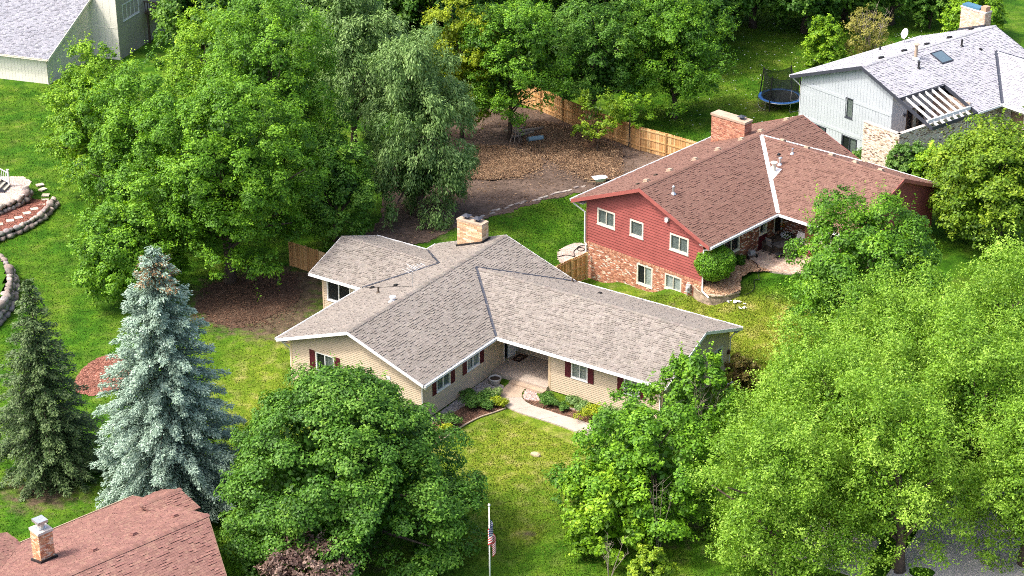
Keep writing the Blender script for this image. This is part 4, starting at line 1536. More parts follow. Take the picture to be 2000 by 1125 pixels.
for i in range(4):
    p0, p1 = V3(*q[i]), V3(*q[(i + 1) % 4])
    inn = unit(V3(1.37, 6.85, 0) - (p0 + p1) * V3(.5, .5, 0)) * .07
    sk.obox(p0, p1 - p0, inn, up)
sky_o = sk.build('skylight', M['dark_trim'], roof)
dm = MB()
zz = zs(5.91)
dm.tube([(-5.91, 11.18, zz - .05), (-5.91, 11.18, zz + .35), (-5.75, 11.0, zz + .72)], .03, 6, (.6, .6, .6))
dm.build('dish_mast', M['paint'], roof)
ds_ = MB()
ctr = V3(-5.72, 10.95, zz + .82)
nd = unit((-.25, -.85, .35))
e1 = unit(np.cross(nd, (0, 0, 1)))
e2 = np.cross(e1, nd)
vs, fs = [ctr - nd * .10], []
for ring, (rr, dd) in enumerate(((.18, .07), (.34, .02), (.40, .0))):
    for k in range(18):
        t = 2 * math.pi * k / 18
        vs.append(ctr - nd * dd + (e1 * math.cos(t) + e2 * math.sin(t)) * rr)
for k in range(18):
    k2 = (k + 1) % 18
    fs.append((0, 1 + k, 1 + k2))
    for r_ in range(2):
        fs.append((1 + r_ * 18 + k, 1 + (r_ + 1) * 18 + k, 1 + (r_ + 1) * 18 + k2, 1 + r_ * 18 + k2))
ds_.add(vs, fs, (.62, .64, .66))
ds_.tube([ctr - e2 * .36, ctr + nd * .4 - e2 * .1], .015, 4, (.5, .5, .5))
ds_.build('satellite_dish', M['paint'], roof)
g_ = MB()
gq = [(x, y, zs(x) + .09) for x, y in ((.85, 6.34), (.85, 7.36), (1.89, 7.36), (1.89, 6.34))]
g_.add(gq, [(0, 1, 2, 3)], (.16, .22, .25))
g_.build('skylight_pane', mat('skylight_glass', (.10, .15, .18), .08, 2, .05, spec=.8), roof)

# ------------------------------------------------------------------ the brown roofed house, bottom left
BR_ROOF = [(.215, .116, .096), (.20, .107, .088), (.232, .126, .104), (.25, .145, .113)]
BR_LOW = [(.20, .105, .09), (.23, .12, .10), (.26, .14, .115)]
bro = empty('brown_roof_house', (-5.16, -18.88, 0), -R(48), 'house with pinkish brown shingle roof and slim brick chimney, cut by the lower left corner', 'house')
a, LL, p = 6.4, 19.0, 0.289
zr = ZE + p * a
zs2 = lambda x: ZE + p * (a - abs(x))
wb, wu, wl = 2.6, -8.9, 7.7
zw = ZE + p * wb
cb_, cx_ = 1.7, -4.0
zc2 = ZE + p * (a - 4.0) + .32
planes = [[(0, 0, zr), (a, -2.7, ZE), (a, -LL, ZE), (0, -LL, zr)],
          [(0, 0, zr), (0, -LL, zr), (-a, -LL, ZE), (-a, wu - wb, ZE), (-(a - wb), wu, zw), (-a, wu + wb, ZE), (-a, 0, ZE)],
          [(-(a - wb), wu, zw), (-wl, wu, zw), (-wl, wu + wb, ZE), (-a, wu + wb, ZE)],
          [(-(a - wb), wu, zw), (-wl, wu, zw), (-wl, wu - wb, ZE), (-a, wu - wb, ZE)],
          [(cx_, -1.2, zc2), (cx_, 1.1, zc2), (cx_ - cb_, 1.1, zc2 - p * 2 * cb_ * .8), (cx_ - cb_, -.2, zc2 - p * 2 * cb_ * .8)],
          [(cx_, -1.2, zc2), (cx_, 1.1, zc2), (cx_ + cb_, 1.1, zc2 - p * cb_ * .55), (cx_ + cb_, -.6, zc2 - p * cb_ * .55)]]
roof = shingle_roof(bro, planes, BR_ROOF, BR_LOW, seed=41, low=.25)
ridge_cap(roof, (0, -LL, zr), (0, 0, zr), p, BR_ROOF, w=.17, step=.17, seed=8)
ridge_cap(roof, (cx_, -1.2, zc2), (cx_, 1.1, zc2), p, BR_ROOF, seed=9)
ridge_cap(roof, (-wl, wu, zw), (-(a - wb), wu, zw), p, BR_ROOF, seed=10)
gable_core(bro, 'brown_siding', -(a - .5), a - .5, -LL + .5, -3.1, -.3, ZE - .02, 'y', p, 0)
mb = MB()
mb.add([(-a + .5, -.4, -.3), (.1, -.4, -.3), (.1, -.4, zr - .15), (-a + .5, -.4, ZE), (a - .5, -3.0, -.3), (a - .5, -3.0, ZE - .02)], [(0, 1, 2, 3), (1, 4, 5, 2)])
mb.build('end_wall', M['brown_siding'], bro)
mb = MB()
mb.box(-wl + .4, -a + .6, wu - wb + .5, wu + wb - .5, -.3, ZE - .05)
mb.box(cx_ - cb_ + .3, cx_ + cb_ - .3, -.6, .8, -.3, ZE)
mb.build('wing_wall', M['brown_siding'], bro)['kind'] = 'stuff'
rake_board(bro, (-a, 0, ZE), (0, 0, zr), (0, 1, 0), 'brown_siding', .2, .03)
rake_board(bro, (0, 0, zr), (a, -2.7, ZE), (.38, .92, 0), 'brown_siding', .2, .03)
gutter(bro, (-a, wu + wb, ZE), (-a, 0, ZE), (-1, 0, 0), 'concrete_tan')
chm = chimney(bro, -3.45, -2.72, -7.25, -6.55, 3.3, 5.25, [(.55, .26, .14), (.62, .34, .19), (.48, .20, .11), (.66, .42, .27), (.70, .52, .38)], 'kerb', 61, cap=.12, over=.04)
f = MB()
cx0, cy0 = -3.08, -6.9
f.box(cx0 - .2, cx0 + .2, cy0 - .22, cy0 + .22, 5.37, 5.42)
f.tube([(cx0 + .03, cy0, 5.4), (cx0 + .03, cy0, 5.72)], .17, 12)
f.box(cx0 - .28, cx0 + .28, cy0 - .26, cy0 + .26, 5.70, 5.84)
f.build('flue_cap', M['steel'], chm)
f = MB()
f.obox((-3.55, -7.35, zs2(3.55) - .02), (.95, 0, p * .95), (0, .9, 0), (0, 0, .15))
f.build('chimney_flashing', M['black'], chm)
for x, y in ((-1.5, -5.2), (-1.4, -3.15), (-1.5, -.85)):
    roof_vent(roof, x, y, zs2(x) + .02, 'shingle', (-1, 0), p, s=.8, col=(.24, .125, .105))

# ------------------------------------------------------------------ the cream house, top left
CR_ROOF = [(.265, .27, .30), (.285, .29, .32), (.245, .25, .28), (.30, .305, .335)]
CR_LOW = [(.235, .24, .27), (.255, .26, .29), (.27, .275, .305)]
cre = empty('cream_house', (-27.19, 52.76, 0), -R(19.5), 'tall cream and grey house with lilac grey shingle roof in the upper left corner', 'house')
p = .403
ze, dep = 2.25, 9.6
zt = ze + p * dep
planes = [[(.35, -.4, ze), (-16, -.4, ze), (-16, dep - .4, zt), (.35, dep - .4, zt)], [(.35, dep - .4, zt), (-16, dep - .4, zt), (-16, 2 * dep, ze + 1), (.35, 2 * dep, ze + 1)]]
roof = shingle_roof(cre, planes, CR_ROOF, CR_LOW, seed=51, low=.35, single=200)
mb = MB()
prof = [(.02, -.4), (2 * dep - .5, -.4), (2 * dep - .5, ze + .6), (dep - .4, zt - .12), (.02, ze - .02)]
A_ = [(-15.6, y, z) for y, z in prof]
B_ = [(-.02, y, z) for y, z in prof]
mb.add(A_ + B_, [(0, 1, 2, 3, 4), (9, 8, 7, 6, 5)] + [(i, 5 + i, 5 + (i + 1) % 5, (i + 1) % 5) for i in range(5)])
mb.build('wall', M['cream_siding'], cre)
wC1 = Wall((0, 0), (1, 0), (0, -1))
panel_siding(cre, wC1, -15.6, 0, -.35, ze - .12, [], M['cream_siding'], step=.3)
wC2 = Wall((0, 0), (0, 1), (1, 0))
panel_siding(cre, wC2, 0, 6.98, -.35, lambda t: ze + p * (t + .3) - .14, [], M['cream_siding'], step=.6)
f = MB()
wC2.box(f, 0, 6.95, 2.62, 2.66, .019, .035)
f.build('band_board', M['cream_siding'], cre)
mb = MB()
mb.box(-.5, 2.38, 7.02, 16, -.4, 8.5)
mb.build('wing_wall', M['cream_dark'], cre)
wC3 = Wall((0, 7.0), (1, 0), (0, -1))
panel_siding(cre, wC3, 0, 2.4, -.35, 8.4, [], M['cream_siding'], step=.6)
f = MB()
wC3.box(f, 0, 2.38, 2.62, 2.67, .019, .035)
f.build('band_board', M['cream_siding'], cre)
wC4 = Wall((2.40, 0), (0, 1), (1, 0))
hw = [(7.9, 10.6, 2.95, 4.35)]
panel_siding(cre, wC4, 7.0, 15, -.35, 8.4, hw, M['cream_dark'], step=.5)
window(cre, wC4, *hw[0], n=4, fm='white', fw=.1)
rake_board(cre, (.35, -.4, ze), (.35, dep - .4, zt), (1, 0, 0), 'cream_siding', .22, .04)
gutter(cre, (-16, -.4, ze), (.33, -.4, ze), (0, -1, 0), 'cream')
downspout(cre, [(.1, -.45, ze - .12), (-.06, -.06, ze - .4), (-.06, -.06, 0)], 'cream')
f = MB()
f.box(2.45, 5.2, 11.4, 15, 2.5, 2.75)
f.box(2.45, 5.2, 11.3, 11.42, 3.55, 3.65)
for i in range(12):
    f.box(2.5 + i * .235, 2.56 + i * .235, 11.34, 11.40, 2.75, 3.55)
f.box(5.0, 5.15, 11.4, 11.55, -.2, 2.5)
f.box(2.6, 2.75, 11.4, 11.55, -.2, 2.5)
f.build('balcony', M['bark'], cre)


# ------------------------------------------------------------------ fences
CEDAR = [(.56, .33, .14), (.62, .38, .17), (.50, .28, .11), (.66, .43, .21), (.46, .25, .10)]


def picket_mesh(h, w, col):
    mb = MB()
    mb.add([(0, -.01, 0), (w, -.01, 0), (w, .01, 0), (0, .01, 0), (0, -.01, h - .03), (w, -.01, h - .03), (w, .01, h - .03), (0, .01, h - .03), (.03, -.01, h), (w - .03, -.01, h), (w - .03, .01, h), (.03, .01, h)],
           [(0, 1, 5, 4), (1, 2, 6, 5), (2, 3, 7, 6), (3, 0, 4, 7), (4, 5, 9, 8), (5, 6, 10, 9), (6, 7, 11, 10), (7, 4, 8, 11), (8, 9, 10, 11)], col)
    o = mb.build('picket', M['cedar'])
    me = o.data
    bpy.data.objects.remove(o)
    return me


def fence(name, pts, h, label, rail_side=1, seed=1, group=None, zs=None):
    rng = random.Random(seed)
    P = [V3(x, y, 0) for x, y in pts]
    root = empty(name, (P[0][0], P[0][1], 0), 0, label, 'fence', group)
    meshes = [picket_mesh(h + rng.uniform(-.012, .012), .138, pal(CEDAR, rng, .08)) for _ in range(14)]
    org = P[0]
    zfun = zs or (lambda q: tz(q[0], q[1]))
    for i in range(len(P) - 1):
        A, B = P[i], P[i + 1]
        L = np.linalg.norm(B - A)
        d = (B - A) / L
        ang = math.atan2(d[1], d[0])
        n = V3(-d[1], d[0], 0) * rail_side
        k = int(L / .146)
        for j in range(k):
            q = A + d * (j * L / k)
            ob = bpy.data.objects.new('picket', rng.choice(meshes))
            COL.objects.link(ob)
            ob.parent = root
            ob.location = Vector(q - org + V3(0, 0, zfun(q) + .03))
            ob.rotation_euler = (0, rng.uniform(-.006, .006), ang)
        za, zb_2 = zfun(A), zfun(B)
        for hz in (.35, h * .55, h - .18):
            mb = MB()
            mb.obox(A - org + V3(0, 0, za + hz) + n * .012, B - A + V3(0, 0, zb_2 - za), n * .045, V3(0, 0, .09), pal(CEDAR, rng, .1))
            mb.build('rail', M['cedar'], root)
        for q in ([A, B] if i == len(P) - 2 else [A]):
            mb = MB()
            c = q - org + n * .06
            z = zfun(q)
            mb.box(c[0] - .05, c[0] + .05, c[1] - .05, c[1] + .05, z - .1, z + h + .03, pal(CEDAR[:2], rng, .08))
            mb.build('post', M['cedar'], root)
    return root


FP = [(9.6, 48.0), (11.3, 46.15), (12.9, 44.0), (14.5, 42.0), (16.4, 39.95), (18.3, 37.95), (20.1, 36.6), (22.1, 34.9), (24.0, 33.2)]
fence('cedar_fence', FP, 1.85, 'long new cedar fence with rails and posts, curving behind the bare dirt yard', -1, 3)
fence('cedar_fence', [(13.75, 18.05), (12.75, 16.87), (11.75, 15.69), (11.0, 14.8)], 1.85, 'short cedar fence joining the brick base of the red house to the tan house', 1, 5)
fence('cedar_fence', [(-5.1, 18.55), (-4.0, 17.75), (-3.2, 17.13), (-1.6, 15.9)], 1.7, 'weathered fence half hidden under trees behind the tan house', 1, 7)

# ------------------------------------------------------------------ boulder walls, terraces, stepping stones, steps (left edge)
STONE_C = [(.32, .26, .21), (.26, .21, .185), (.37, .31, .26), (.19, .165, .15), (.41, .35, .30), (.34, .24, .195), (.28, .25, .235)]


def boulder_mesh(seed):
    rs = np.random.RandomState(seed)
    import bmesh
    bm = bmesh.new()
    bmesh.ops.create_icosphere(bm, subdivisions=2, radius=1)
    dirs = [unit(rs.normal(size=3)) for _ in range(9)]
    cut = rs.uniform(.62, .9, 9)
    for v in bm.verts:
        c = np.array(v.co)
        for d, k in zip(dirs, cut):
            t = c @ d
            if t > k:
                c = c - d * (t - k) * .85
        v.co = c * (1 + .04 * rs.normal())
    me = bpy.data.meshes.new('boulder')
    bm.to_mesh(me)
    bm.free()
    col = pal(STONE_C, random.Random(seed), .1)
    at = me.color_attributes.new('Col', 'FLOAT_COLOR', 'POINT')
    at.data.foreach_set('color', np.tile(np.array([*col, 1], np.float32), len(me.vertices)))
    me.polygons.foreach_set('use_smooth', [True] * len(me.polygons))
    me.materials.append(M['stone'])
    return me


BOULD = [boulder_mesh(i) for i in range(14)]


def boulder_wall(label, pts, rows, size, z0=0.0, seed=1, lean=0.1):
    rng = random.Random(seed)
    P = [V3(x, y, 0) for x, y in pts]
    root = empty('boulder_wall', tuple(P[0]), 0, label, 'stone wall')
    for r in range(rows):
        acc = rng.uniform(0, size)
        for i in range(len(P) - 1):
            A, B = P[i], P[i + 1]
            L = np.linalg.norm(B - A)
            d = (B - A) / L
            n = V3(-d[1], d[0], 0)
            while acc < L:
                s = size * rng.uniform(.6, 1.3)
                q = A + d * acc - P[0] - n * (r * size * lean) + V3(0, 0, z0 + size * .32 + r * size * .62)
                ob = bpy.data.objects.new('boulder', rng.choice(BOULD))
                COL.objects.link(ob)
                ob.parent = root
                ob.location = Vector(q)
                ob.scale = (s * .62, s * rng.uniform(.44, .58), s * rng.uniform(.38, .5))
                ob.rotation_euler = (rng.uniform(-.3, .3), rng.uniform(-.3, .3), math.atan2(d[1], d[0]) + rng.uniform(-.4, .4))
                acc += s * .98
            acc -= L
    return root


SX, SY = .6, -2.35
W1 = [(-24.6, 19.7), (-23.64, 18.9), (-22.8, 17.9), (-22.2, 16.6), (-21.8, 15.1), (-21.55, 13.6), (-21.45, 12.0), (-21.7, 10.4), (-22.3, 8.9), (-23.2, 7.6), (-24.4, 6.6)]
boulder_wall('curved wall of big rounded boulders holding up the small raised lawn', W1, 3, .56, 0, 2, .25)
UL = [(x - .55, y) for x, y in W1] + [(-40, 5), (-40, 22)]
conform('upper_lawn', UL, M['grass'], 0, .2, .05, zf=lambda x, y: np.full(len(x), 1.05))
W2 = [(-23.9, 29.6), (-23.75, 28.4), (-24.05, 27.4), (-24.5, 26.6), (-25.2, 25.8), (-26.2, 25.0), (-27.5, 24.4)]
boulder_wall('upper boulder wall round the gravel bed at the foot of the white railing', W2, 2, .52, .45, 4, .3)
W3 = [(-21.9, 28.9), (-22.0, 27.4), (-22.25, 26.1), (-22.75, 24.9), (-23.4, 23.8), (-24.2, 22.8), (-25.2, 21.8), (-26.4, 20.9)]
boulder_wall('lower double boulder wall edging the red mulch stepping stone path', W3, 2, .48, 0, 6, .3)
PATHB = [(x - .25, y + .05) for x, y in W3] + [(-29, 22), (-28.5, 25.2)] + [(x, y) for x, y in W2[::-1][1:]] + [(-23.4, 29.2)]
conform('red_mulch_path', PATHB, M['red_mulch'], 0, .12, .05, zf=lambda x, y: .5 - .38 * np.clip((y - 27.2) / 2.2, 0, 1))
bits('path_mulch_bits', PATHB, 2500, (.025, .06), [(.27, .12, .09), (.20, .085, .062)], M['chips'], 29, off=.03, zf=lambda x, y: .5 - .38 * np.clip((y - 27.2) / 2.2, 0, 1))
GB = [(x - .1, y) for x, y in W2] + [(-30, 25), (-30, 31), (-26.0, 31.4), (-24.6, 31.3), (-23.9, 30.4)]
GRAV_C = [(.50, .40, .36), (.42, .33, .30), (.58, .48, .43), (.34, .27, .25), (.62, .55, .51)]
conform('gravel_bed', GB, M['mortar'], 0, .12, .04, zf=lambda x, y: np.full(len(x), 1.0))
bits('gravel', GB, 5000, (.03, .065), GRAV_C, M['gravel'], 31, flat=False, zf=lambda x, y: np.full(len(x), 1.0), off=0)
sp = empty('stepping_stone_path', (0, 0, 0))
sp['kind'] = 'structure'
STN = [(-23.7, 31.9, .12, .5), (-23.35, 31.1, .12, .9), (-22.95, 30.1, .10, 0), (-22.8, 29.1, .14, .05), (-22.75, 27.7, .36, .3), (-23.0, 26.75, .5, .4), (-23.35, 26.05, .5, .4), (-23.75, 25.3, .5, .4), (-24.2, 24.8, .5, .3), (-24.8, 24.2, .5, .3), (-25.4, 23.7, .5, .3)]
for x, y, z, rz in STN:
    mb = MB()
    mb.box(-.25, .25, -.2, .2, -.04, .05, pal([(.50, .43, .35), (.46, .39, .31), (.54, .47, .38)]))
    mb.build('stepping_stone', M['stone'], sp, loc=(x, y, z), rz=rz)
# white railed steps
st = empty('deck_steps', (-25.25, 29.0, 1.0), -.15, 'grey steps with a white railing cut by the left edge', 'steps')
for i in range(4):
    mb = MB()
    mb.box(-.3 - i * .28, .02 - i * .28, -.55, .55, .17 * (i + 1) - .05, .17 * (i + 1))
    mb.build('tread', M['cream_dark'], st)
for y in (-.58, .54):
    mb = MB()
    mb.add([(.02, y, 0), (-1.2, y, 0), (-1.2, y, .75), (.02, y, .2), (.02, y + .04, 0), (-1.2, y + .04, 0), (-1.2, y + .04, .75), (.02, y + .04, .2)], [(0, 1, 2, 3), (7, 6, 5, 4), (0, 3, 7, 4), (3, 2, 6, 7)])
    mb.build('stringer', M['dark_trim'], st)
for y in (.5,):
    mb = MB()
    mb.box(-.1, .02, y - .06, y + .06, .1, 1.22)
    mb.box(-.12, .04, y - .08, y + .08, 1.22, 1.27)
    mb.build('newel_post', M['white'], st)
    for z in (.35, 1.02):
        mb = MB()
        mb.obox((-.1, y - .025, z), (-1.2, 0, .62), (0, .05, 0), (0, 0, .07))
        mb.build('handrail', M['white'], st)
    for i in range(8):
        mb = MB()
        x = -.22 - i * .13
        mb.box(x - .015, x + .015, y - .015, y + .015, .4 + (-x - .1) * .52, 1.05 + (-x - .1) * .52)
        mb.build('baluster', M['white'], st)

# ------------------------------------------------------------------ beds, walk and plants in front of the tan house
PL = [(9.15, 2.9), (8.63, 2.05), (8.38, 1.36), (8.35, 0.68), (8.53, -0.12), (8.93, -0.63), (9.44, -1.08), (10.21, -1.58), (11.03, -2.12), (12.05, -2.85), (12.97, -3.66), (13.98, -4.73), (15.2, -6.3)]
PR = [(10.2, 2.2), (9.68, 1.63), (9.55, 1.18), (9.54, 0.72), (9.72, 0.26), (10.07, -0.19), (10.76, -0.65), (11.50, -1.21), (12.34, -1.72), (13.23, -2.33), (14.13, -3.04), (15.00, -4.01), (16.3, -5.5)]
LOCAL = lambda x, y: tuple(Matrix.Rotation(-0.59116, 3, 'Z') @ Vector((x, y, 0)))[:2]
gl = [LOCAL(4.6, 1.1), LOCAL(4.6, 6.9), LOCAL(6.1, 6.4), (8.6, 2.05), (8.3, 1.36), (8.1, .9), (7.46, .75), (6.7, .1), (6.0, -.6), (5.3, -1.3), (4.6, -2.2)]
conform('gravel_strip', gl, M['mortar'], .015, .1, .06)
GREY_C = [(.30, .27, .25), (.22, .20, .19), (.40, .36, .33), (.16, .14, .13), (.48, .44, .41)]
bits('gravel', gl, 6000, (.025, .055), GREY_C, M['gravel'], 32, flat=False, off=.02)
gr_ = [LOCAL(8.45, 6.3), LOCAL(15.6, 6.95), LOCAL(15.6, 5.9), (13.9, -1.4), (12.6, -.9), (11.3, -.1), (10.4, .3), (9.75, .35), (9.6, .9), (9.75, 1.6), (10.15, 2.1)]
conform('gravel_strip', gr_, M['mortar'], .015, .1, .06)
PINK_C = [(.44, .31, .27), (.36, .25, .22), (.52, .40, .36), (.27, .19, .17), (.58, .48, .45)]
bits('gravel', gr_, 6500, (.025, .055), PINK_C, M['gravel'], 33, flat=False, off=.02)
ml = [(8.3, .9), (7.46, .8), (6.7, .15), (6.0, -.55), (5.3, -1.25), (4.6, -2.2), (4.2, -3.6), (4.9, -4.4), (5.61, -3.37), (6.12, -2.73), (6.64, -2.09), (7.27, -1.44), (7.91, -1.0), (8.5, -.35)]
conform('brown_mulch_bed', ml, M['brown_mulch'], .022, .1, .05, bump=.03)
mr = [(9.6, .8), (9.75, .4), (10.4, .35), (11.3, -.05), (12.6, -.85), (13.9, -1.35), (15.8, -2.6), (16.0, -4.6), (15.0, -3.95), (14.13, -3.0), (13.23, -2.28), (12.34, -1.68), (11.5, -1.17), (10.76, -.6), (10.07, -.15), (9.72, .28)]
conform('brown_mulch_bed', mr, M['brown_mulch'], .022, .1, .05, bump=.03)
for pl_, sd_ in ((ml, 34), (mr, 35)):
    bits('mulch_bits', pl_, 2500, (.025, .06), [(.19, .10, .065), (.13, .07, .045), (.26, .15, .10)], M['chips'], sd_, off=.04)
pw = empty('front_walk', (0, 0, 0))
pw['kind'] = 'structure'
cuts = [0, 3, 5.25, 7.4, 9.6, 11, 12]


def lerp(P, t):
    i = min(int(t), len(P) - 2)
    f_ = t - i
    return (P[i][0] * (1 - f_) + P[i + 1][0] * f_, P[i][1] * (1 - f_) + P[i + 1][1] * f_)


for i in range(len(cuts) - 1):
    t0, t1 = cuts[i] + .012, cuts[i + 1] - .012
    k = 6
    L_ = [lerp(PL, t0 + (t1 - t0) * j / k) for j in range(k + 1)]
    R_ = [lerp(PR, t0 + (t1 - t0) * j / k) for j in range(k + 1)]
    mb = MB()
    for j in range(k):
        q = [L_[j], R_[j], R_[j + 1], L_[j + 1]]
        mb.add([(x, y, .075) for x, y in q] + [(x, y, -.05) for x, y in q], [(3, 2, 1, 0), (0, 4, 7, 3), (1, 2, 6, 5)] + ([(0, 1, 5, 4)] if j == 0 else []) + ([(2, 3, 7, 6)] if j == k - 1 else []))
    mb.build('walk_slab', M['concrete_tan'] if i == 0 else M['concrete'], pw)
ed = MB()
EDG = smooth_poly([(8.65, -.50), (7.91, -1.06), (7.27, -1.44), (6.64, -2.09), (6.12, -2.73), (5.61, -3.37), (4.91, -4.52)], 2, False)
ed.tube([(x, y, .05) for x, y in EDG], .05, 6)
tag(ed.build('lawn_edging', M['concrete_tan'], smooth=True), 'curved pale edging between the front lawn and the left mulch bed', 'edging')
pt = MB()
pt.lathe((0, 0, 0), [(.20, 0), (.26, .05), (.31, .26), (.36, .36), (.38, .44), (.36, .46), (.33, .44), (.31, .36), (.001, .35)], 20, (.40, .39, .37))
po = pt.build('plant_pot', M['stone'], None, smooth=True, loc=(8.05, 2.31, .03))
tag(po, 'round grey pot filled with dark soil on the gravel beside the porch', 'plant pot')
ps = MB()
ps.lathe((0, 0, .375), [(.315, 0), (.15, .02), (.001, .015)], 16)
ps.build('soil', M['water'], po)

# ------------------------------------------------------------------ red house side: retaining wall, bed, patio and furniture
ZB = lambda x, y: np.clip(1.34 + .16 * (y - 11.6) + .04 * (x - 20), 1.3, 1.84)
RWP = smooth_poly([(19.95, 13.2), (20.02, 12.55), (20.3, 11.75), (20.85, 11.1), (21.5, 10.95), (22.15, 11.2), (22.8, 11.55)], 2, False)
rw = empty('block_retaining_wall', (20.0, 12.7, .6), 0, 'curved tan block retaining wall at the corner of the red house', 'retaining wall')
rg = random.Random(9)
seg = [V3(x, y, 0) for x, y in RWP]
cum = [0]
for i in range(len(seg) - 1):
    cum.append(cum[-1] + np.linalg.norm(seg[i + 1] - seg[i]))


def along(s):
    s = min(max(s, 0), cum[-1] - 1e-6)
    i = max(j for j in range(len(cum) - 1) if cum[j] <= s)
    f_ = (s - cum[i]) / (cum[i + 1] - cum[i])
    return seg[i] * (1 - f_) + seg[i + 1] * f_


for row in range(6):
    top = row == 5
    h = .09 if top else .165
    z = .42 + row * .17
    s = -.17 if row % 2 else 0.0
    while s < cum[-1]:
        s0, s1 = max(s, 0) + .005, min(s + .36, cum[-1]) - .005
        s += .36
        if s1 - s0 < .08:
            continue
        A, B = along(s0), along(s1)
        d = unit(B - A)
        n = V3(-d[1], d[0], 0)
        w_ = .30 if top else .24
        mb = MB()
        off = .03 if top else rg.uniform(0, .012) - row * .012
        mb.obox(A - n * off - V3(20.0, 12.7, .6) + V3(0, 0, z), B - A, n * w_, V3(0, 0, h), pal([(.36, .28, .20), (.41, .32, .24), (.32, .25, .18)] if not top else [(.50, .40, .30), (.46, .37, .28)], rg, .1))
        mb.build('cap_block' if top else 'block', M['stone'], rw)
BED = [(x, y) for x, y in RWP] + [(22.85, 12.2), (23.0, 12.9), (23.5, 13.4), (24.4, 13.45), (25.4, 13.3), (25.6, 13.7), (24.6, 14.3), (24.1, 14.9), (23.6, 15.2), (22.4, 14.3), (21.2, 13.6), (20.3, 13.5)]
conform('tan_mulch_bed', BED, M['brown_mulch'], 0, .1, .03, zf=ZB, bump=.02)
bits('tan_wood_chips', BED, 9000, (.03, .07), [(.50, .31, .18), (.60, .40, .25), (.42, .24, .13), (.66, .47, .32), (.30, .17, .10)], M['chips'], 36, off=.03, zf=ZB)
PATIO = smooth_poly([(23.6, 15.6), (25.2, 18.3), (27.0, 20.3), (29.7, 17.8), (28.6, 15.2), (27.6, 13.5), (26.3, 12.9), (25.3, 13.1), (24.4, 13.7), (24.0, 14.6)], 1)
pa = MB()
pa.prism(PATIO, 1.4, 1.865)
pat = pa.build('patio', M['mortar'], kind='structure')
pv = MB()
rg = random.Random(12)
ca, sa = math.cos(-.75), math.sin(-.75)
for i in range(-26, 27):
    for j in range(-40, 41):
        lx, ly = i * .30 + (.15 if j % 2 else 0), j * .15
        cx_, cy_ = 26.6 + lx * ca - ly * sa, 16.4 + lx * sa + ly * ca
        if inside(PATIO, np.array([cx_]), np.array([cy_]))[0]:
            ux, uy = V3(ca, sa, 0), V3(-sa, ca, 0)
            pv.obox(V3(cx_, cy_, 1.866) - ux * .145 - uy * .07, ux * .29, uy * .14, V3(0, 0, .022 + rg.uniform(0, .006)), pal([(.46, .345, .26), (.50, .39, .30), (.42, .31, .235), (.47, .34, .27)], rg, .08), True)
pv.build('paver', M['stone'], pat)['kind'] = 'stuff'
ZP = 1.895
cc_ = smooth_poly([(11.9, 20.9), (12.3, 22.6), (13.2, 23.4), (14.4, 23.0), (14.4, 21.0), (13.6, 19.3), (12.6, 19.3)], 2)
mb = MB()
mb.prism(cc_, -.95, -.66)
cp_ = mb.build('paved_circle', M['mortar'], kind='structure')
pv = MB()
for i in range(-12, 13):
    for j in range(-22, 23):
        cx_, cy_ = 13.1 + i * .28 + (.14 if j % 2 else 0), 21.4 + j * .14
        if inside(cc_, np.array([cx_]), np.array([cy_]))[0]:
            pv.box(cx_ - .135, cx_ + .135, cy_ - .065, cy_ + .065, -.66, -.635, pal([(.48, .38, .32), (.44, .34, .28), (.52, .42, .36)], rg, .08))
pv.build('paver', M['stone'], cp_)['kind'] = 'stuff'


def hose(name, pts, label, r=.022, z=None, m='black'):
    q = smooth_poly([(x, y) for x, y in pts], 3, False)
    mb = MB()
    mb.tube([(x, y, (z if z is not None else tz(x, y) + .06) + r) for x, y in q], r, 6)
    return tag(mb.build(name, M[m], smooth=True), label, 'hose')


hose('garden_hose', [(12.0, 21.0), (12.6, 21.4), (13.2, 20.9), (13.0, 21.9), (13.5, 22.6), (13.9, 22.2), (13.5, 21.8), (13.2, 22.4), (13.7, 22.9), (14.1, 22.4)], 'dark coiled hose lying on the round paved patch left of the red house', .025, -.63)
q = smooth_poly([(23.9, 14.7), (24.15, 14.24), (24.02, 13.85), (24.3, 13.61), (23.95, 13.15), (24.17, 12.70), (23.8, 12.9), (23.72, 12.5), (23.74, 12.1), (23.49, 11.7), (23.06, 11.45)], 3, False)
mb = MB()
mb.tube([(x, y, max(tz(x, y) + .06, float(ZB(np.array([x]), np.array([y]))[0]) + .06 if y > 12.9 else 0) + .02) for x, y in q], .02, 6)
tag(mb.build('garden_hose', M['black'], smooth=True), 'thin dark hose snaking from the patio over the chips onto the grass', 'hose')


def tubes(name, paths, r, m, parent, col=(1, 1, 1), n=6):
    mb = MB()
    for pth in paths:
        mb.tube(pth, r, n, col)
    return mb.build(name, M[m], parent)


tb = empty('patio_table', (25.75, 15.75, ZP), .55, 'dark metal patio table with a mesh top and splayed legs', 'table')
mb = MB()
for i in range(13):
    mb.box(-.55, .55, -.40 + i * .064, -.40 + i * .064 + .045, .70, .712, (.07, .068, .066))
mb.build('tabletop', M['paint'], tb)['kind'] = 'stuff'
tubes('tabletop_rim', [[(-.57, -.42, .70), (.57, -.42, .70), (.57, .42, .70), (-.57, .42, .70), (-.57, -.42, .70)]], .025, 'black', tb)
for sx in (-1, 1):
    for sy in (-1, 1):
        tubes('leg', [[(sx * .5, sy * .36, .70), (sx * .46, sy * .33, .45), (sx * .5, sy * .36, .2), (sx * .62, sy * .45, 0)]], .02, 'black', tb)


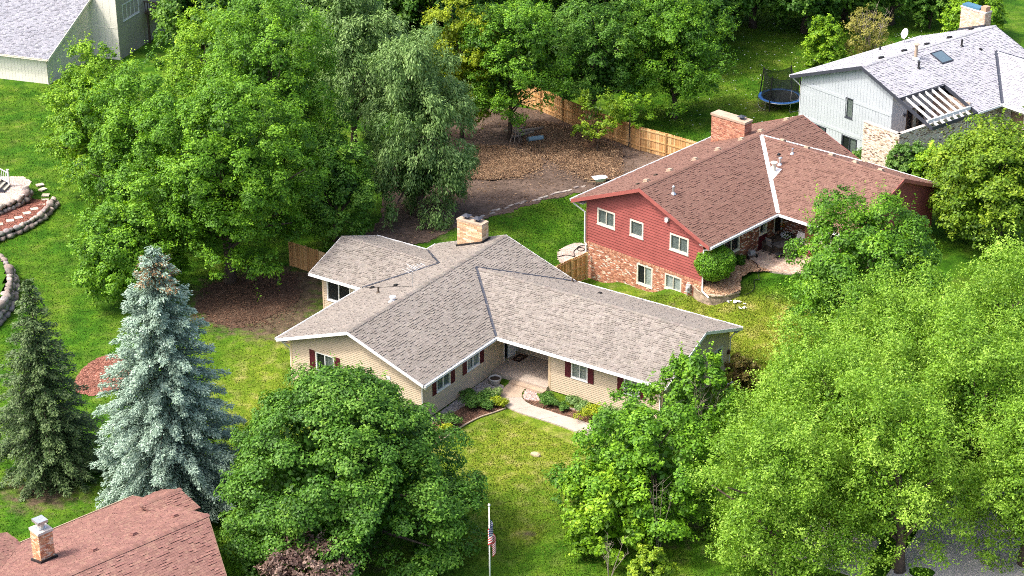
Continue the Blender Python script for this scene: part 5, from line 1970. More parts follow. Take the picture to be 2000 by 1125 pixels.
def patio_chair(loc, rz, label, seat_col, frame_m, recline=.25, h=.55, deep=.5, w=.56):
    c = empty('patio_chair', loc, rz, label, 'chair')
    mb = MB()
    mb.obox((-w / 2, -.02, .42), (w, 0, 0), (0, deep, .06), (0, 0, .03), seat_col)
    mb.build('seat', M['fabric'], c)
    mb = MB()
    mb.obox((-w / 2, 0, .44), (w, 0, 0), (0, -recline * h, h), (0, -.03, -.01), seat_col)
    mb.build('backrest', M['fabric'], c)
    for sx in (-1, 1):
        x = sx * (w / 2 + .02)
        tubes('side_frame', [[(x, deep + .02, 0), (x, deep - .05, .45), (x, deep - .02, .64), (x, -.12, .66)], [(x, -.32, 0), (x, 0, .42), (x, -recline * h, .44 + h)], [(x, -.3, .01), (x, deep, .01)]], .02, frame_m, c)
    return c


patio_chair((25.05, 16.05, ZP), -1.0, 'dark framed mesh chair pushed up to the left of the patio table', (.24, .23, .22), 'black')
patio_chair((26.85, 16.15, ZP), 2.3, 'large white reclining chair facing the patio table', (.62, .60, .57), 'white', .45, .75, .6, .62)
fs_ = empty('footstool', (25.55, 15.2, ZP), .4, 'low black folding stool under the near side of the table', 'stool')
mb = MB()
mb.box(-.25, .25, -.18, .18, .28, .31, (.04, .04, .04))
mb.build('seat', M['fabric'], fs_)
for sx in (-1, 1):
    tubes('leg', [[(sx * .22, -.2, 0), (sx * .22, .15, .28)], [(sx * .22, .2, 0), (sx * .22, -.15, .28)]], .014, 'black', fs_)
rl = empty('hose_reel_cart', (23.85, 15.25, ZP), .5, 'grey hose reel cart with black wheels by the brick wall', 'hose reel')
mb = MB()
for k in range(7):
    t_ = k * .05 - .15
    mb.tube([(t_, .17 * math.cos(u_), .33 + .17 * math.sin(u_)) for u_ in np.linspace(0, 6.28, 15)], .03, 5, (.30, .30, .31))
mb.build('reel', M['paint'], rl)
for sx in (-1, 1):
    mb = MB()
    mb.tube([(sx * .28, -.1, .12), (sx * .34, -.1, .12)], .12, 14, (.02, .02, .02))
    mb.build('wheel', M['paint'], rl)
    tubes('frame', [[(sx * .24, .25, .02), (sx * .24, .0, .33), (sx * .24, -.1, .12)], [(sx * .24, 0, .33), (sx * .22, -.25, .85)]], .018, 'steel', rl)
tubes('handle', [[(-.22, -.25, .85), (.22, -.25, .85)]], .018, 'black', rl)


def blob_cards(center, r, n, size, rs, up=.5, sq=.8):
    d = rs.normal(size=(n, 3))
    d /= np.linalg.norm(d, axis=1)[:, None]
    d[:, 2] = np.abs(d[:, 2]) * 1.0 - .15
    c = np.array(center) + d * np.array([r, r, r * sq]) * rs.uniform(.55, 1, (n, 1))
    nrm = d + np.array([0, 0, up]) + rs.normal(0, .45, (n, 3))
    return c, nrm, rs.uniform(*size, n)


def leaf_quads(C_, Nn, S, aspect=.62, rs=None, droop=0.0, axis=None, fold=.18):
    """Kite-shaped leaves: centre, normal, length."""
    n = len(C_)
    Nn = Nn / np.maximum(np.linalg.norm(Nn, axis=1), 1e-6)[:, None]
    ref = rs.normal(size=(n, 3)) if axis is None else axis + rs.normal(0, .25, (n, 3))
    T = ref - Nn * (ref * Nn).sum(1)[:, None]
    T /= np.maximum(np.linalg.norm(T, axis=1), 1e-6)[:, None]
    if droop:
        T[:, 2] -= droop
        T /= np.linalg.norm(T, axis=1)[:, None]
    B = np.cross(Nn, T)
    L = S[:, None] * .5
    W = L * aspect
    up = Nn * (S * fold)[:, None]
    co = np.stack([C_ + T * L, C_ + B * W + T * L * .05 + up * .5, C_ - T * L, C_ - B * W + T * L * .05 + up * .5], 1).reshape(-1, 3)
    return co, np.arange(4 * n).reshape(n, 4)


def foliage(name, C_, Nn, S, tint, m, rs, parent, aspect=.62, droop=0.0, axis=None):
    co, q = leaf_quads(C_, Nn, S, aspect, rs, droop, axis)
    me = np_mesh(name, co, q, m, {'tint': np.repeat(tint, 4)})
    return link(name, me, parent)


LEAF = {
    'ash': leaf_mat('ash_leaves', (.034, .108, .004), (.105, .262, .010), (.250, .465, .022)),
    'maple': leaf_mat('maple_leaves', (.025, .086, .005), (.080, .208, .016), (.205, .380, .042)),
    'bright': leaf_mat('bright_leaves', (.055, .150, .004), (.165, .335, .009), (.355, .555, .028)),
    'yellow': leaf_mat('yellow_green_leaves', (.120, .180, .004), (.275, .370, .009), (.470, .560, .028)),
    'willow': leaf_mat('willow_leaves', (.070, .150, .032), (.185, .315, .084), (.350, .510, .180)),
    'wood': leaf_mat('woodland_leaves', (.020, .080, .006), (.060, .165, .012), (.170, .325, .028)),
    'linden': leaf_mat('linden_leaves', (.048, .120, .004), (.145, .265, .010), (.330, .450, .030)),
    'locust': leaf_mat('light_ash_leaves', (.068, .172, .008), (.175, .340, .020), (.350, .535, .070)),
    'blue': leaf_mat('blue_spruce_needles', (.055, .098, .062), (.225, .330, .245), (.480, .610, .495), trans=.12),
    'green_spruce': leaf_mat('green_spruce_needles', (.022, .058, .014), (.066, .122, .034), (.185, .255, .095), trans=.12),
    'brown': leaf_mat('brown_dead_needles', (.12, .070, .025), (.24, .140, .055), (.40, .25, .13), trans=.12),
    'purple': leaf_mat('purple_leaves', (.055, .026, .024), (.150, .095, .072), (.42, .30, .24)),
    'shrub': leaf_mat('shrub_leaves', (.030, .095, .010), (.085, .200, .026), (.210, .350, .070)),
    'gold': leaf_mat('golden_leaves', (.150, .220, .006), (.320, .400, .012), (.560, .580, .035)),
    'pale': leaf_mat('variegated_leaves', (.14, .24, .05), (.32, .44, .14), (.58, .64, .32)),
    'twiggy': leaf_mat('olive_leaves', (.14, .15, .02), (.28, .28, .05), (.44, .40, .11)),
    'rust': leaf_mat('rusty_leaves', (.075, .052, .012), (.14, .110, .025), (.19, .20, .03)),
}


# ------------------------------------------------------------------ trees
def clumps(rs, R_, cb, h, nb, rb=(.24, .36), nsub=9, sub=.45, shape='round', lopside=0.15, depth=(.62, .92)):
    """Centres, radii and outward directions of the leaf clumps of a crown whose axis stands at the origin."""
    zc_, rz_ = (cb + h) / 2, (h - cb) / 2
    i = np.arange(nb) + .5
    ph = np.arccos(1 - 2 * i / nb * .88)
    th = np.pi * (1 + 5 ** .5) * i + rs.normal(0, .25, nb)
    ph = ph + rs.normal(0, .10, nb)
    d = np.stack([np.cos(th) * np.sin(ph), np.sin(th) * np.sin(ph), np.cos(ph)], 1)
    lump = 1 + lopside * np.sin(th * 2 + rs.uniform(0, 6)) + rs.normal(0, .07, nb)
    prof = np.ones(nb)
    if shape == 'cone':
        prof = 1.12 - .55 * np.clip(d[:, 2] * .5 + .5, 0, 1)
    if shape == 'dome':
        prof = np.where(d[:, 2] < 0, 1.08, 1 - .06 * d[:, 2])
    rad_ = rs.uniform(*depth, nb)
    B = np.stack([d[:, 0] * R_ * prof * lump * rad_, d[:, 1] * R_ * prof * lump * rad_, zc_ + d[:, 2] * rz_ * rad_ * 1.03], 1)
    rb_ = R_ * rs.uniform(*rb, nb)
    # some inner clumps fill the crown
    ni = nb // 3
    di = rs.normal(size=(ni, 3))
    di /= np.linalg.norm(di, axis=1)[:, None]
    Bi = np.stack([di[:, 0] * R_ * .42, di[:, 1] * R_ * .42, zc_ + di[:, 2] * rz_ * .45], 1)
    C_, r_, D_, hue = [], [], [], []
    for k in range(nb):
        s = rs.normal(size=(nsub, 3))
        s = s / np.linalg.norm(s, axis=1)[:, None] + d[k] * .75 + np.array([0, 0, .25])
        s /= np.linalg.norm(s, axis=1)[:, None]
        q = B[k] + s * rb_[k] * np.array([1, 1, .75]) * rs.uniform(.55, 1.0, (nsub, 1))
        C_.append(q)
        r_.append(rb_[k] * sub * rs.uniform(.7, 1.25, nsub))
        D_.append(s)
        hue.append(np.full(nsub, rs.normal(0, .12)) + rs.normal(0, .09, nsub))
    return np.concatenate(C_), np.concatenate(r_), np.concatenate(D_), np.concatenate(hue), B, (Bi, R_ * .3)


def crown_mesh(name, seed, R_, cb, h, nb, leaves, lsize, m, rb=(.24, .36), nsub=9, sub=.45, shape='round', aspect=.62, droop=0.0, fill=.10, lift=.5, spread=.42, lopside=.15, depth=(.62, .92), sprays=3.0, spray_len=(.35, 1.0)):
    rs = np.random.RandomState(seed)
    C_, r_, D_, hue, B, (Bi, ri) = clumps(rs, R_, cb, h, nb, rb, nsub, sub, shape, lopside, depth)
    w = r_ ** 2
    cnt = np.maximum(3, (leaves * w / w.sum())).astype(int)
    id_ = np.repeat(np.arange(len(C_)), cnt)
    n = len(id_)
    d = rs.normal(size=(n, 3))
    d /= np.linalg.norm(d, axis=1)[:, None]
    d = d + D_[id_] * .55 + np.array([0, 0, .25])
    d /= np.linalg.norm(d, axis=1)[:, None]
    d[:, 2] = np.where(d[:, 2] < -.25, -.5 * d[:, 2], d[:, 2])
    rad = rs.uniform(.30, 1.10, n) ** .45
    pos = C_[id_] + d * (r_[id_] * rad)[:, None] * np.array([1.12, 1.12, .66])
    if droop:
        pos[:, 2] -= droop * rs.uniform(0, 1, n) ** 2 * r_[id_] * 1.6
    nrm = d * .75 + D_[id_] * .25 + np.array([0, 0, lift]) + rs.normal(0, spread, (n, 3))
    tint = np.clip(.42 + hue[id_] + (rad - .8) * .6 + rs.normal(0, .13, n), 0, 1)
    size = rs.uniform(*lsize, n)
    # loose leafy shoots standing out of the clumps
    ns_ = int(nb * sprays)
    if ns_:
        pk = rs.randint(0, len(C_), ns_)
        dv = D_[pk] * .8 + np.array([0, 0, -.25 if droop else .35]) + rs.normal(0, .35, (ns_, 3))
        dv /= np.linalg.norm(dv, axis=1)[:, None]
        ln = rs.uniform(*spray_len, ns_) * min(1.0, R_ / 4.5)
        m_ = 16
        tt = np.tile(np.linspace(.1, 1, m_), ns_)
        pid = np.repeat(np.arange(ns_), m_)
        sp_ = C_[pk][pid] + D_[pk][pid] * (r_[pk] * .8)[pid][:, None] + dv[pid] * (ln[pid] * tt)[:, None] + rs.normal(0, .085, (ns_ * m_, 3))
        pos = np.concatenate([pos, sp_])
        nrm = np.concatenate([nrm, dv[pid] * .4 + np.array([0, 0, .7]) + rs.normal(0, .45, (ns_ * m_, 3))])
        tint = np.concatenate([tint, np.clip(.55 + hue[pk][pid] + .22 * tt + rs.normal(0, .1, ns_ * m_), 0, 1)])
        size = np.concatenate([size, rs.uniform(lsize[0] * .85, lsize[1] * .85, ns_ * m_)])
    # filling leaves deeper in, tinted dark to paint a shaded crown interior
    nf = int(leaves * fill)
    kk = rs.randint(0, len(Bi), nf)
    df = rs.normal(size=(nf, 3))
    df /= np.linalg.norm(df, axis=1)[:, None]
    pf = Bi[kk] + df * ri * rs.uniform(.3, 1, (nf, 1))
    pos = np.concatenate([pos, pf])
    nrm = np.concatenate([nrm, df + rs.normal(0, .4, (nf, 3))])
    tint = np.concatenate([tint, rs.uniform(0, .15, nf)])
    size = np.concatenate([size, rs.uniform(lsize[1] * 1.1, lsize[1] * 1.8, nf)])
    ax = None
    if droop:
        ax = np.concatenate([D_[id_], dv[pid], df]) * .6 + np.array([0, 0, -1.0])
    # bring the crown to its stated radius, foot and top
    rr = np.percentile(np.hypot(pos[:, 0], pos[:, 1]), 98.5)
    zlo, zhi = np.percentile(pos[:, 2], 1.0), np.percentile(pos[:, 2], 99.7)
    k = np.array([R_ / rr, R_ / rr, (h - cb) / (zhi - zlo)])
    o_ = np.array([0, 0, zlo])
    pos = (pos - o_) * k + np.array([0, 0, cb])
    B = (B - o_) * k + np.array([0, 0, cb])
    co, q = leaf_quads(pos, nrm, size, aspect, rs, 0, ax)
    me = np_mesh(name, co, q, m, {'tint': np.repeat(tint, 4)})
    return me, B


def trunk_parts(root, seed, h, cb, r0, B, nl=7, m='bark', lean=(0, 0), forks=1):
    rng = random.Random(seed)
    mb = MB()
    top = cb + (h - cb) * .62
    pts, rad = [], []
    for i in range(8):
        t = i / 7
        pts.append((lean[0] * t * t + rng.uniform(-.08, .08) * (i > 0), lean[1] * t * t + rng.uniform(-.08, .08) * (i > 0), -.25 + (top + .25) * t))
        rad.append(r0 * (1.35 if i == 0 else 1.0 - .8 * t))
    mb.tube(pts, rad, 9)
    mb.build('trunk', M[m], root, smooth=True)
    order = sorted(range(len(B)), key=lambda i: B[i][2])
    sel = [order[int((k + .5) * len(order) / nl)] for k in range(nl)]
    for k in sel:
        e = np.array(B[k])
        t = min(.9, max(.25, (e[2] - 1.2) / top * rng.uniform(.55, .8)))
        j = t * 7
        s = np.array(pts[int(j)]) * (1 - j % 1) + np.array(pts[min(7, int(j) + 1)]) * (j % 1)
        mid = s * .5 + e * .5 + V3(rng.uniform(-.3, .3), rng.uniform(-.3, .3), .25 + rng.uniform(0, .4))
        lb = MB()
        rr = r0 * (1 - .8 * t) * .55
        lb.tube([s, s * .72 + mid * .28 + V3(0, 0, .05), mid, e * .7 + mid * .3, e], [rr, rr * .85, rr * .6, rr * .4, rr * .15], 6)
        lb.build('limb', M[m], root, smooth=True)


def tree(name, label, x, y, h, R_, kind, seed, cb=None, nb=60, leaves=30000, lsize=(.12, .21), r0=.22, off=(0, 0), z=None, nl=7, cat='tree', group=None, bark='bark', **kw):
    z = tz(x, y) if z is None else z
    root = empty(name, (x, y, z), 0, label, cat, group)
    cb = h * .22 if cb is None else cb
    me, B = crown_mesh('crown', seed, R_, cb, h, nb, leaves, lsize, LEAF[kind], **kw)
    c = link('crown', me, root)
    c.location = (off[0], off[1], 0)
    B = B + np.array([off[0], off[1], 0])
    trunk_parts(root, seed, h, cb, r0, B, nl, bark, lean=(off[0] * .8, off[1] * .8))
    return root


def copy_tree(src, name, label, x, y, sc, rz, z=None, group=None):
    r = src.copy()
    r.name = name
    COL.objects.link(r)
    r.location = (x, y, tz(x, y) if z is None else z)
    r.rotation_euler = (0, 0, rz)
    r.scale = (sc[0], sc[0], sc[1])
    r['label'] = label
    if group:
        r['group'] = group
    for ch in src.children:
        c = ch.copy()
        COL.objects.link(c)
        c.parent = r
    return r


def spruce(name, label, x, y, h, R_, kind, seed, tip_kind=None, density=1.0, step=.27, lsize=(.17, .30), power=.85, gap=.0, thick=.26, per=(7, 5)):
    rs = np.random.RandomState(seed)
    z0 = tz(x, y)
    root = empty(name, (x, y, z0), 0, label, 'spruce tree')
    mb = MB()
    mb.tube([(0, 0, -.2), (.03, 0, h * .4), (0, .03, h * .97)], [h * .018, h * .011, .02], 8)
    mb.build('trunk', M['bark'], root, smooth=True)
    P_, N_, S_, T_, A_, top_ = [], [], [], [], [], []
    br = MB()
    lv = .35
    while lv < h - .15:
        f = lv / h
        L0 = R_ * ((1 - f) ** power) * (.72 + .28 * min(1, f * 6)) + .12
        nbn = int(5 + 9 * (1 - f))
        a0 = rs.uniform(0, 6.28)
        for k in range(nbn):
            a = a0 + 6.28 * k / nbn + rs.normal(0, .18)
            L = L0 * rs.uniform(.70, 1.10)
            if rs.rand() < gap:
                continue
            zz = lv + rs.normal(0, .1)
            rise = .45 * f - .12
            dirh = np.array([math.cos(a), math.sin(a), 0])
            ns = max(3, int(L / .17 * density))
            ts = np.linspace(.22, 1.0, ns)
            for t in ts:
                q = dirh * (L * t) + np.array([0, 0, zz + L * (rise * t - .30 * t * t + .22 * max(0, t - .6))])
                wid = thick * (.55 + .9 * math.sin(min(1, t * 1.05) * 3.0)) * (.5 + .5 * L / R_)
                n_ = int(per[0] + per[1] * t)
                side = np.cross(dirh, [0, 0, 1])
                sd_ = rs.uniform(-1, 1, n_)
                pp = q + side * (sd_ * wid)[:, None] * 1.25 + dirh * (-np.abs(sd_) * wid * .5)[:, None] + rs.normal(0, .05, (n_, 3)) + np.array([0, 0, 1]) * rs.uniform(-.11, .07, n_)[:, None]
                ax = dirh + side * (sd_ * .9)[:, None] + rs.normal(0, .25, (n_, 3)) + np.array([0, 0, -.10])
                P_.append(pp)
                A_.append(ax)
                N_.append(np.tile([0, 0, 1.0], (n_, 1)) + dirh * .30 + rs.normal(0, .34, (n_, 3)))
                S_.append(rs.uniform(*lsize, n_))
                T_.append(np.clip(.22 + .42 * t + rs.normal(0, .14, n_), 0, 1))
                top_.append(np.full(n_, zz))
            if rs.rand() < .5:
                br.tube([(0, 0, zz), tuple(dirh * L * .5 + np.array([0, 0, zz + L * (rise * .5 - .075)])), tuple(dirh * L * .9 + np.array([0, 0, zz + L * (rise * .9 - .18)]))], [.035, .02, .006], 4)
        lv += step * rs.uniform(.8, 1.2)
    P_, N_, S_, T_, A_, top_ = map(np.concatenate, (P_, N_, S_, T_, A_, top_))
    sel = np.zeros(len(P_), bool)
    if tip_kind:
        sel = (top_ > h * .86) & (top_ < h * .955) & (rs.rand(len(P_)) < .38)
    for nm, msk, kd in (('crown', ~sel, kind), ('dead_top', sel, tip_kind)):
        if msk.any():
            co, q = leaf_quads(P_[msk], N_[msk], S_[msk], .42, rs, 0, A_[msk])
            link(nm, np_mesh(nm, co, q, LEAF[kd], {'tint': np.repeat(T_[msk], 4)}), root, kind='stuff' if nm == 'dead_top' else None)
    br.build('branches', M['bark'], root)['kind'] = 'stuff'
    return root


spruce('blue_spruce', 'tall blue green spruce with a browned top beside the smaller green spruce', -8.3, -10.2, 14.2, 4.6, 'blue', 3, 'brown', 1.15, power=.66, lsize=(.11, .20), per=(14, 11))
spruce('green_spruce', 'thin ragged green spruce at the left edge, left of the blue spruce', -15.2, -7.3, 11.4, 3.7, 'green_spruce', 5, None, 1.05, step=.30, lsize=(.12, .22), power=.92, gap=.12, thick=.24, per=(11, 8))

tree('maple_tree', 'big round dense green maple in front of the tan house gable', 0.75, -14.7, 9.6, 6.6, 'maple', 11, cb=.2, nb=190, leaves=105000, lsize=(.12, .20), r0=.32, shape='cone', rb=(.10, .155), nsub=6, sub=.60, lopside=.03, depth=(.83, .95), sprays=1.0, spray_len=(.25, .6))
tree('plum_tree', 'small purple brown leaved tree at the bottom edge below the big round maple', -.3, -20.6, 3.9, 2.9, 'purple', 12, cb=.8, nb=30, leaves=9000, lsize=(.12, .20), r0=.1)

tree('ash_tree', 'largest bright green ash in the clump behind the spruces', -8.6, 16.2, 13.4, 6.0, 'ash', 21, cb=2.2, nb=130, leaves=72000, r0=.36, rb=(.14, .22), nsub=7, sub=.52, lopside=.14, depth=(.55, .95))
tree('ash_tree', 'low spreading lobe of bright green foliage left of the blue spruce top', -14.2, 13.6, 7.2, 4.1, 'ash', 22, cb=.9, nb=75, leaves=32000, r0=.22, rb=(.17, .25), nsub=7, sub=.52, depth=(.55, .95))
tree('maple_tree', 'leftmost bright maple of the clump, below the cream house', -19.2, 30.5, 11.0, 4.0, 'bright', 23, cb=1.5, nb=75, leaves=30000, r0=.2, rb=(.17, .25), nsub=7, sub=.52, depth=(.55, .95))
tree('maple_tree', 'bright green round topped tree in front of the taupe wing of the cream house', -11.6, 32.5, 12.4, 4.1, 'bright', 24, cb=2.5, nb=80, leaves=34000, r0=.25, rb=(.17, .25), nsub=7, sub=.52, depth=(.6, .95))
tree('ash_tree', 'tall bright ash in the upper middle of the left clump', -6.6, 25.5, 16.0, 5.6, 'ash', 25, cb=3, nb=110, leaves=52000, r0=.32, rb=(.15, .23), nsub=7, sub=.52, lopside=.14, depth=(.55, .95))
tree('ash_tree', 'darker low tree at the right end of the left clump, just behind the tan house', -2.4, 22.3, 7.6, 3.4, 'maple', 26, cb=.8, nb=45, leaves=17000, r0=.2)
tree('ash_tree', 'bright ash filling the left flank of the clump above the sloping lawn', -14.8, 22.5, 12.4, 4.8, 'ash', 27, cb=1.8, nb=90, leaves=42000, r0=.26, rb=(.16, .24), nsub=7, sub=.52, depth=(.55, .95))
tree('willow_tree', 'pale grey green weeping willow left of the bare dirt yard', 3.0, 26.2, 13.0, 3.8, 'willow', 31, cb=.3, nb=65, leaves=48000, lsize=(.16, .30), r0=.32, aspect=.34, droop=.8, nsub=10, lift=.2)
tree('willow_tree', 'pale green willow standing behind the tall ash of the left clump', -2.2, 37.5, 14.5, 4.6, 'willow', 32, cb=2.5, nb=55, leaves=28000, lsize=(.18, .32), r0=.28, aspect=.34, droop=.7)
tree('maple_tree', 'yellow green tree squeezed between the willow and the middle maple', 5.4, 40.5, 11.6, 2.9, 'yellow', 33, cb=2, nb=40, leaves=16000, r0=.16)
tree('maple_tree', 'round bright maple on a thin dark trunk standing in the wood chips', 8.9, 40.2, 11.4, 4.3, 'ash', 34, cb=2.3, nb=80, leaves=30000, r0=.17, off=(.2, 0), rb=(.17, .25), nsub=7, sub=.52, depth=(.55, .95))
tree('maple_tree', 'thick trunked maple standing at the cedar fence', 15.0, 42.8, 11.2, 4.0, 'maple', 35, cb=2.6, nb=75, leaves=28000, r0=.36, off=(.6, 0), rb=(.17, .25), nsub=7, sub=.52, depth=(.5, .95))
tree('maple_tree', 'spreading yellow tipped maple over the lawn beyond the cedar fence', 21.2, 44.6, 11.0, 4.5, 'ash', 36, cb=1.6, nb=85, leaves=32000, r0=.26, rb=(.17, .25), nsub=7, sub=.52, depth=(.5, .95))
tree('sapling', 'young yellow green tree on a thin stem beside the hole in the chips', 15.2, 37.7, 4.7, 1.9, 'linden', 37, cb=1.3, nb=18, leaves=3600, lsize=(.12, .2), r0=.06, nl=5, fill=.02)
tree('sapling', 'slender leaning young tree against the cedar fence, right of the young yellow green one', 17.5, 38.6, 4.4, 1.6, 'bright', 38, cb=1.6, nb=14, leaves=2200, lsize=(.12, .2), r0=.055, nl=4, fill=.02, off=(.3, .1))

tree('linden_tree', 'dense yellow green linden at the right edge below the white house', 40.0, 19.4, 7.6, 5.1, 'linden', 41, cb=.9, nb=70, leaves=34000, lsize=(.16, .26), r0=.28, z=1.4, shape='dome', lopside=.06)
tree('maple_tree', 'dark green maple in front of the red house, right of the patio', 29.6, 6.8, 9.0, 5.7, 'ash', 42, cb=.7, nb=70, leaves=50000, r0=.26, rb=(.16, .24), nsub=7, sub=.52, lopside=.2, depth=(.55, .98))
for i, (x, y, h, rr, lab, lv, cbb, ofx) in enumerate([
        (24.3, -9.4, 9.3, 4.7, 'airy light green ash nearest the right end of the tan house', 40000, .8, 0),
        (29.6, -3.6, 9.8, 5.4, 'airy light green ash in the middle of the right grove', 46000, .8, 0),
        (35.6, -2.4, 11.0, 5.0, 'airy light green ash at the right edge below the linden', 40000, 1.0, 0),
        (21.6, -17.6, 9.0, 4.3, 'airy light green ash at the bottom edge, left of the street', 40000, .5, 0),
        (27.6, -16.9, 10.6, 4.3, 'airy light ash with a bare leaning trunk rising at the kerb', 36000, 1.5, .9),
        (32.2, -12.0, 10.8, 4.7, 'airy light ash with a thick dark trunk standing at the street edge', 38000, 1.4, 0),
        (36.8, -9.0, 10.5, 4.6, 'airy light ash leaning over the street at the right edge', 36000, .8, 0),
        (33.8, -16.4, 9.4, 4.2, 'airy light ash in the lower right corner with low hanging branches', 34000, .3, 0),
        (25.6, -12.4, 10.0, 4.4, 'airy light ash in the bottom of the right grove, behind the kerb trunk', 36000, 1.2, 0),
        (30.6, -8.6, 10.6, 4.4, 'airy light ash deep in the right grove, above the street edge trunk', 36000, 1.2, 0)]):
    tree('ash_tree', lab, x, y, h, rr, 'locust', 50 + i, cb=cbb, nb=70, leaves=lv, lsize=(.10, .185), r0=.3, aspect=.5, fill=.05, sub=.58, nsub=8, lopside=.22, spread=.85, off=(-ofx, 0),
         depth=(.45, 1.0), rb=(.20, .34), sprays=6.0, spray_len=(.5, 1.5), group='light ashes of the right grove')
tree('maple_tree', 'ragged dark green maple with dead twigs between the front lawn and the right grove', 16.3, -13.0, 6.9, 4.5, 'ash', 61, cb=.2, nb=46, leaves=28000, lsize=(.13, .22), r0=.30, off=(-.8, .2), rb=(.2, .32), lopside=.34, fill=.05, depth=(.5, 1.0))
tree('maple_tree', 'low bright lobe of maple leaves hanging over the front lawn', 13.4, -15.0, 4.4, 2.6, 'bright', 62, cb=.1, nb=26, leaves=9000, lsize=(.15, .25), r0=.12, lopside=.3, fill=.05)
tree('maple_tree', 'small slim tree with bare grey twigs at the corner of the tan house', 18.7, -5.2, 6.0, 2.5, 'ash', 63, cb=1.2, nb=26, leaves=9000, lsize=(.14, .24), r0=.12, bark='pale_bark', lopside=.3, fill=.03)
tree('maple_tree', 'bushy green tree just left of the slim twiggy tree, in front of the second window', 15.3, -7.2, 3.9, 2.2, 'maple', 64, cb=.7, nb=30, leaves=11000, lsize=(.15, .25), r0=.14, lopside=.2)
tree('golden_bush', 'small yellow green bush at the bottom edge under the ragged maple', 15.6, -18.4, 2.4, 1.2, 'linden', 65, cb=.3, nb=18, leaves=3500, lsize=(.13, .2), r0=.06, nl=4, cat='bush')
tree('rusty_bush', 'rust brown leaved bush beside the right end of the tan house', 21.9, 1.4, 2.3, 1.0, 'rust', 66, cb=.2, nb=20, leaves=4000, lsize=(.10, .17), r0=.05, nl=4, cat='bush')


def twigs(name, label, x, y, h, n, spread, seed, cat='bare branches', m='pale_bark', r=.03, z=None):
    """Bare forking twigs without leaves."""
    rng = random.Random(seed)
    root = empty(name, (x, y, tz(x, y) if z is None else z), 0, label, cat)
    for i in range(n):
        mb = MB()
        a = rng.uniform(0, 6.28)
        s = rng.uniform(.2, 1) * spread
        tip = V3(math.cos(a) * s, math.sin(a) * s, h * rng.uniform(.7, 1))
        p1 = tip * .4 + V3(rng.uniform(-.12, .12), rng.uniform(-.12, .12), .1)
        mb.tube([(0, 0, 0), p1, tip], [r, r * .7, r * .25], 4)
        for k in range(5):
            t = rng.uniform(.35, .95)
            q = p1 * (1 - t) + tip * t
            e = q + V3(rng.uniform(-.5, .5), rng.uniform(-.5, .5), rng.uniform(.15, .6)) * (h * .22)
            mb.tube([q, e], [r * .4, r * .15], 3)
        mb.build('branch', M[m], root)
    return root


twigs('bare_branches', 'bundle of bare pale twigs rising out of the slim tree by the house corner', 18.9, -6.3, 5.4, 11, 1.2, 3, r=.02)
twigs('bare_branches', 'bare forked pale branch at the bottom edge of the front lawn', 13.6, -17.8, 2.6, 6, 1.3, 4, r=.018)
twigs('bare_branches', 'bare pale branch caught in the middle of the ragged maple', 16.1, -15.8, 4.6, 5, .9, 5, r=.016)

# far trees behind: each its own tree, crowns of a few kinds
wp = tree('woodland_tree', 'dark woodland tree at the top edge directly above the middle maple', 10.0, 55.0, 12.5, 4.6, 'wood', 71, cb=1.5, nb=50, leaves=17000, lsize=(.22, .38), r0=.3, nl=5)
wq = tree('woodland_tree', 'dark woodland tree at the top edge above the trampoline lawn', 26.0, 63.0, 11.0, 4.4, 'maple', 72, cb=1.2, nb=46, leaves=15000, lsize=(.22, .38), r0=.3, nl=5)
WT = [(wp, 3.5, 52, 1.1, 1.1, 'dark tree at the top edge behind the yellow green tree'), (wp, 15.5, 53.5, 1.0, .95, 'dark tree at the top edge behind the thick trunked maple'),
      (wq, 20.6, 56, 1.0, 1.05, 'mid green woodland tree behind the spreading maple'), (wp, 23.5, 58.5, .9, .85, 'dark woodland tree at the left end of the far lawn edge'),
      (wp, 29.5, 66, 1.0, .9, 'dark woodland tree behind the small round tree'), (wq, 33.6, 64.5, 1.0, .9, 'mid green woodland tree left of the olive twiggy bush'), (wp, 37.5, 68, 1.1, .9, 'dark woodland tree behind the olive twiggy bush'),
      (wq, 41.2, 66.5, .8, .75, 'mid green tree right of the olive twiggy bush, at the top edge'), (wp, -8.5, 47, 1.2, 1.2, 'dark tree at the top edge right of the cream house balcony'), (wp, -15.5, 56, 1.0, 1.1, 'dark tree beside the balcony of the cream house'),
      (wq, -3.5, 52, 1.1, 1.1, 'mid green tree at the top edge behind the two willows'), (wp, 18.0, 64, 1.1, 1.0, 'dark tree in the second row at the top edge, above the cedar fence'), (wp, 9.0, 64, 1.2, 1.0, 'dark tree in the second row above the middle maple'),
      (wp, 0.5, 62, 1.2, 1.1, 'dark tree in the second row behind the willows'), (wp, 45, 74, 1.0, .9, 'dark tree at the top edge above the white house roof'), (wq, 24, 72, 1.2, 1.0, 'mid green tree in the second row above the trampoline'), (wp, 34, 75, 1.2, 1.0, 'dark tree in the second row above the small round tree')]
for i, (src, x, y, sx, sz, lab) in enumerate(WT):
    copy_tree(src, 'woodland_tree', lab, x, y, (sx, sz), i * 1.7, group='woodland along the top edge')
wp['group'] = wq['group'] = 'woodland along the top edge'
tree('round_tree', 'small bright round tree on the far lawn beyond the trampoline', 34.0, 55.6, 4.4, 1.75, 'bright', 73, cb=.3, nb=30, leaves=7000, lsize=(.14, .24), r0=.1, cat='tree')
ob = tree('olive_bush', 'big olive yellow bush with bare twigs behind the roof of the white house', 37.4, 56.6, 4.6, 2.4, 'twiggy', 74, cb=.3, nb=26, leaves=5000, lsize=(.10, .18), r0=.1, cat='bush', fill=.05)
twigs('bare_branches', 'fan of bare tan twigs in the olive bush', 37.8, 56.2, 4.9, 26, 2.0, 6, r=.025)
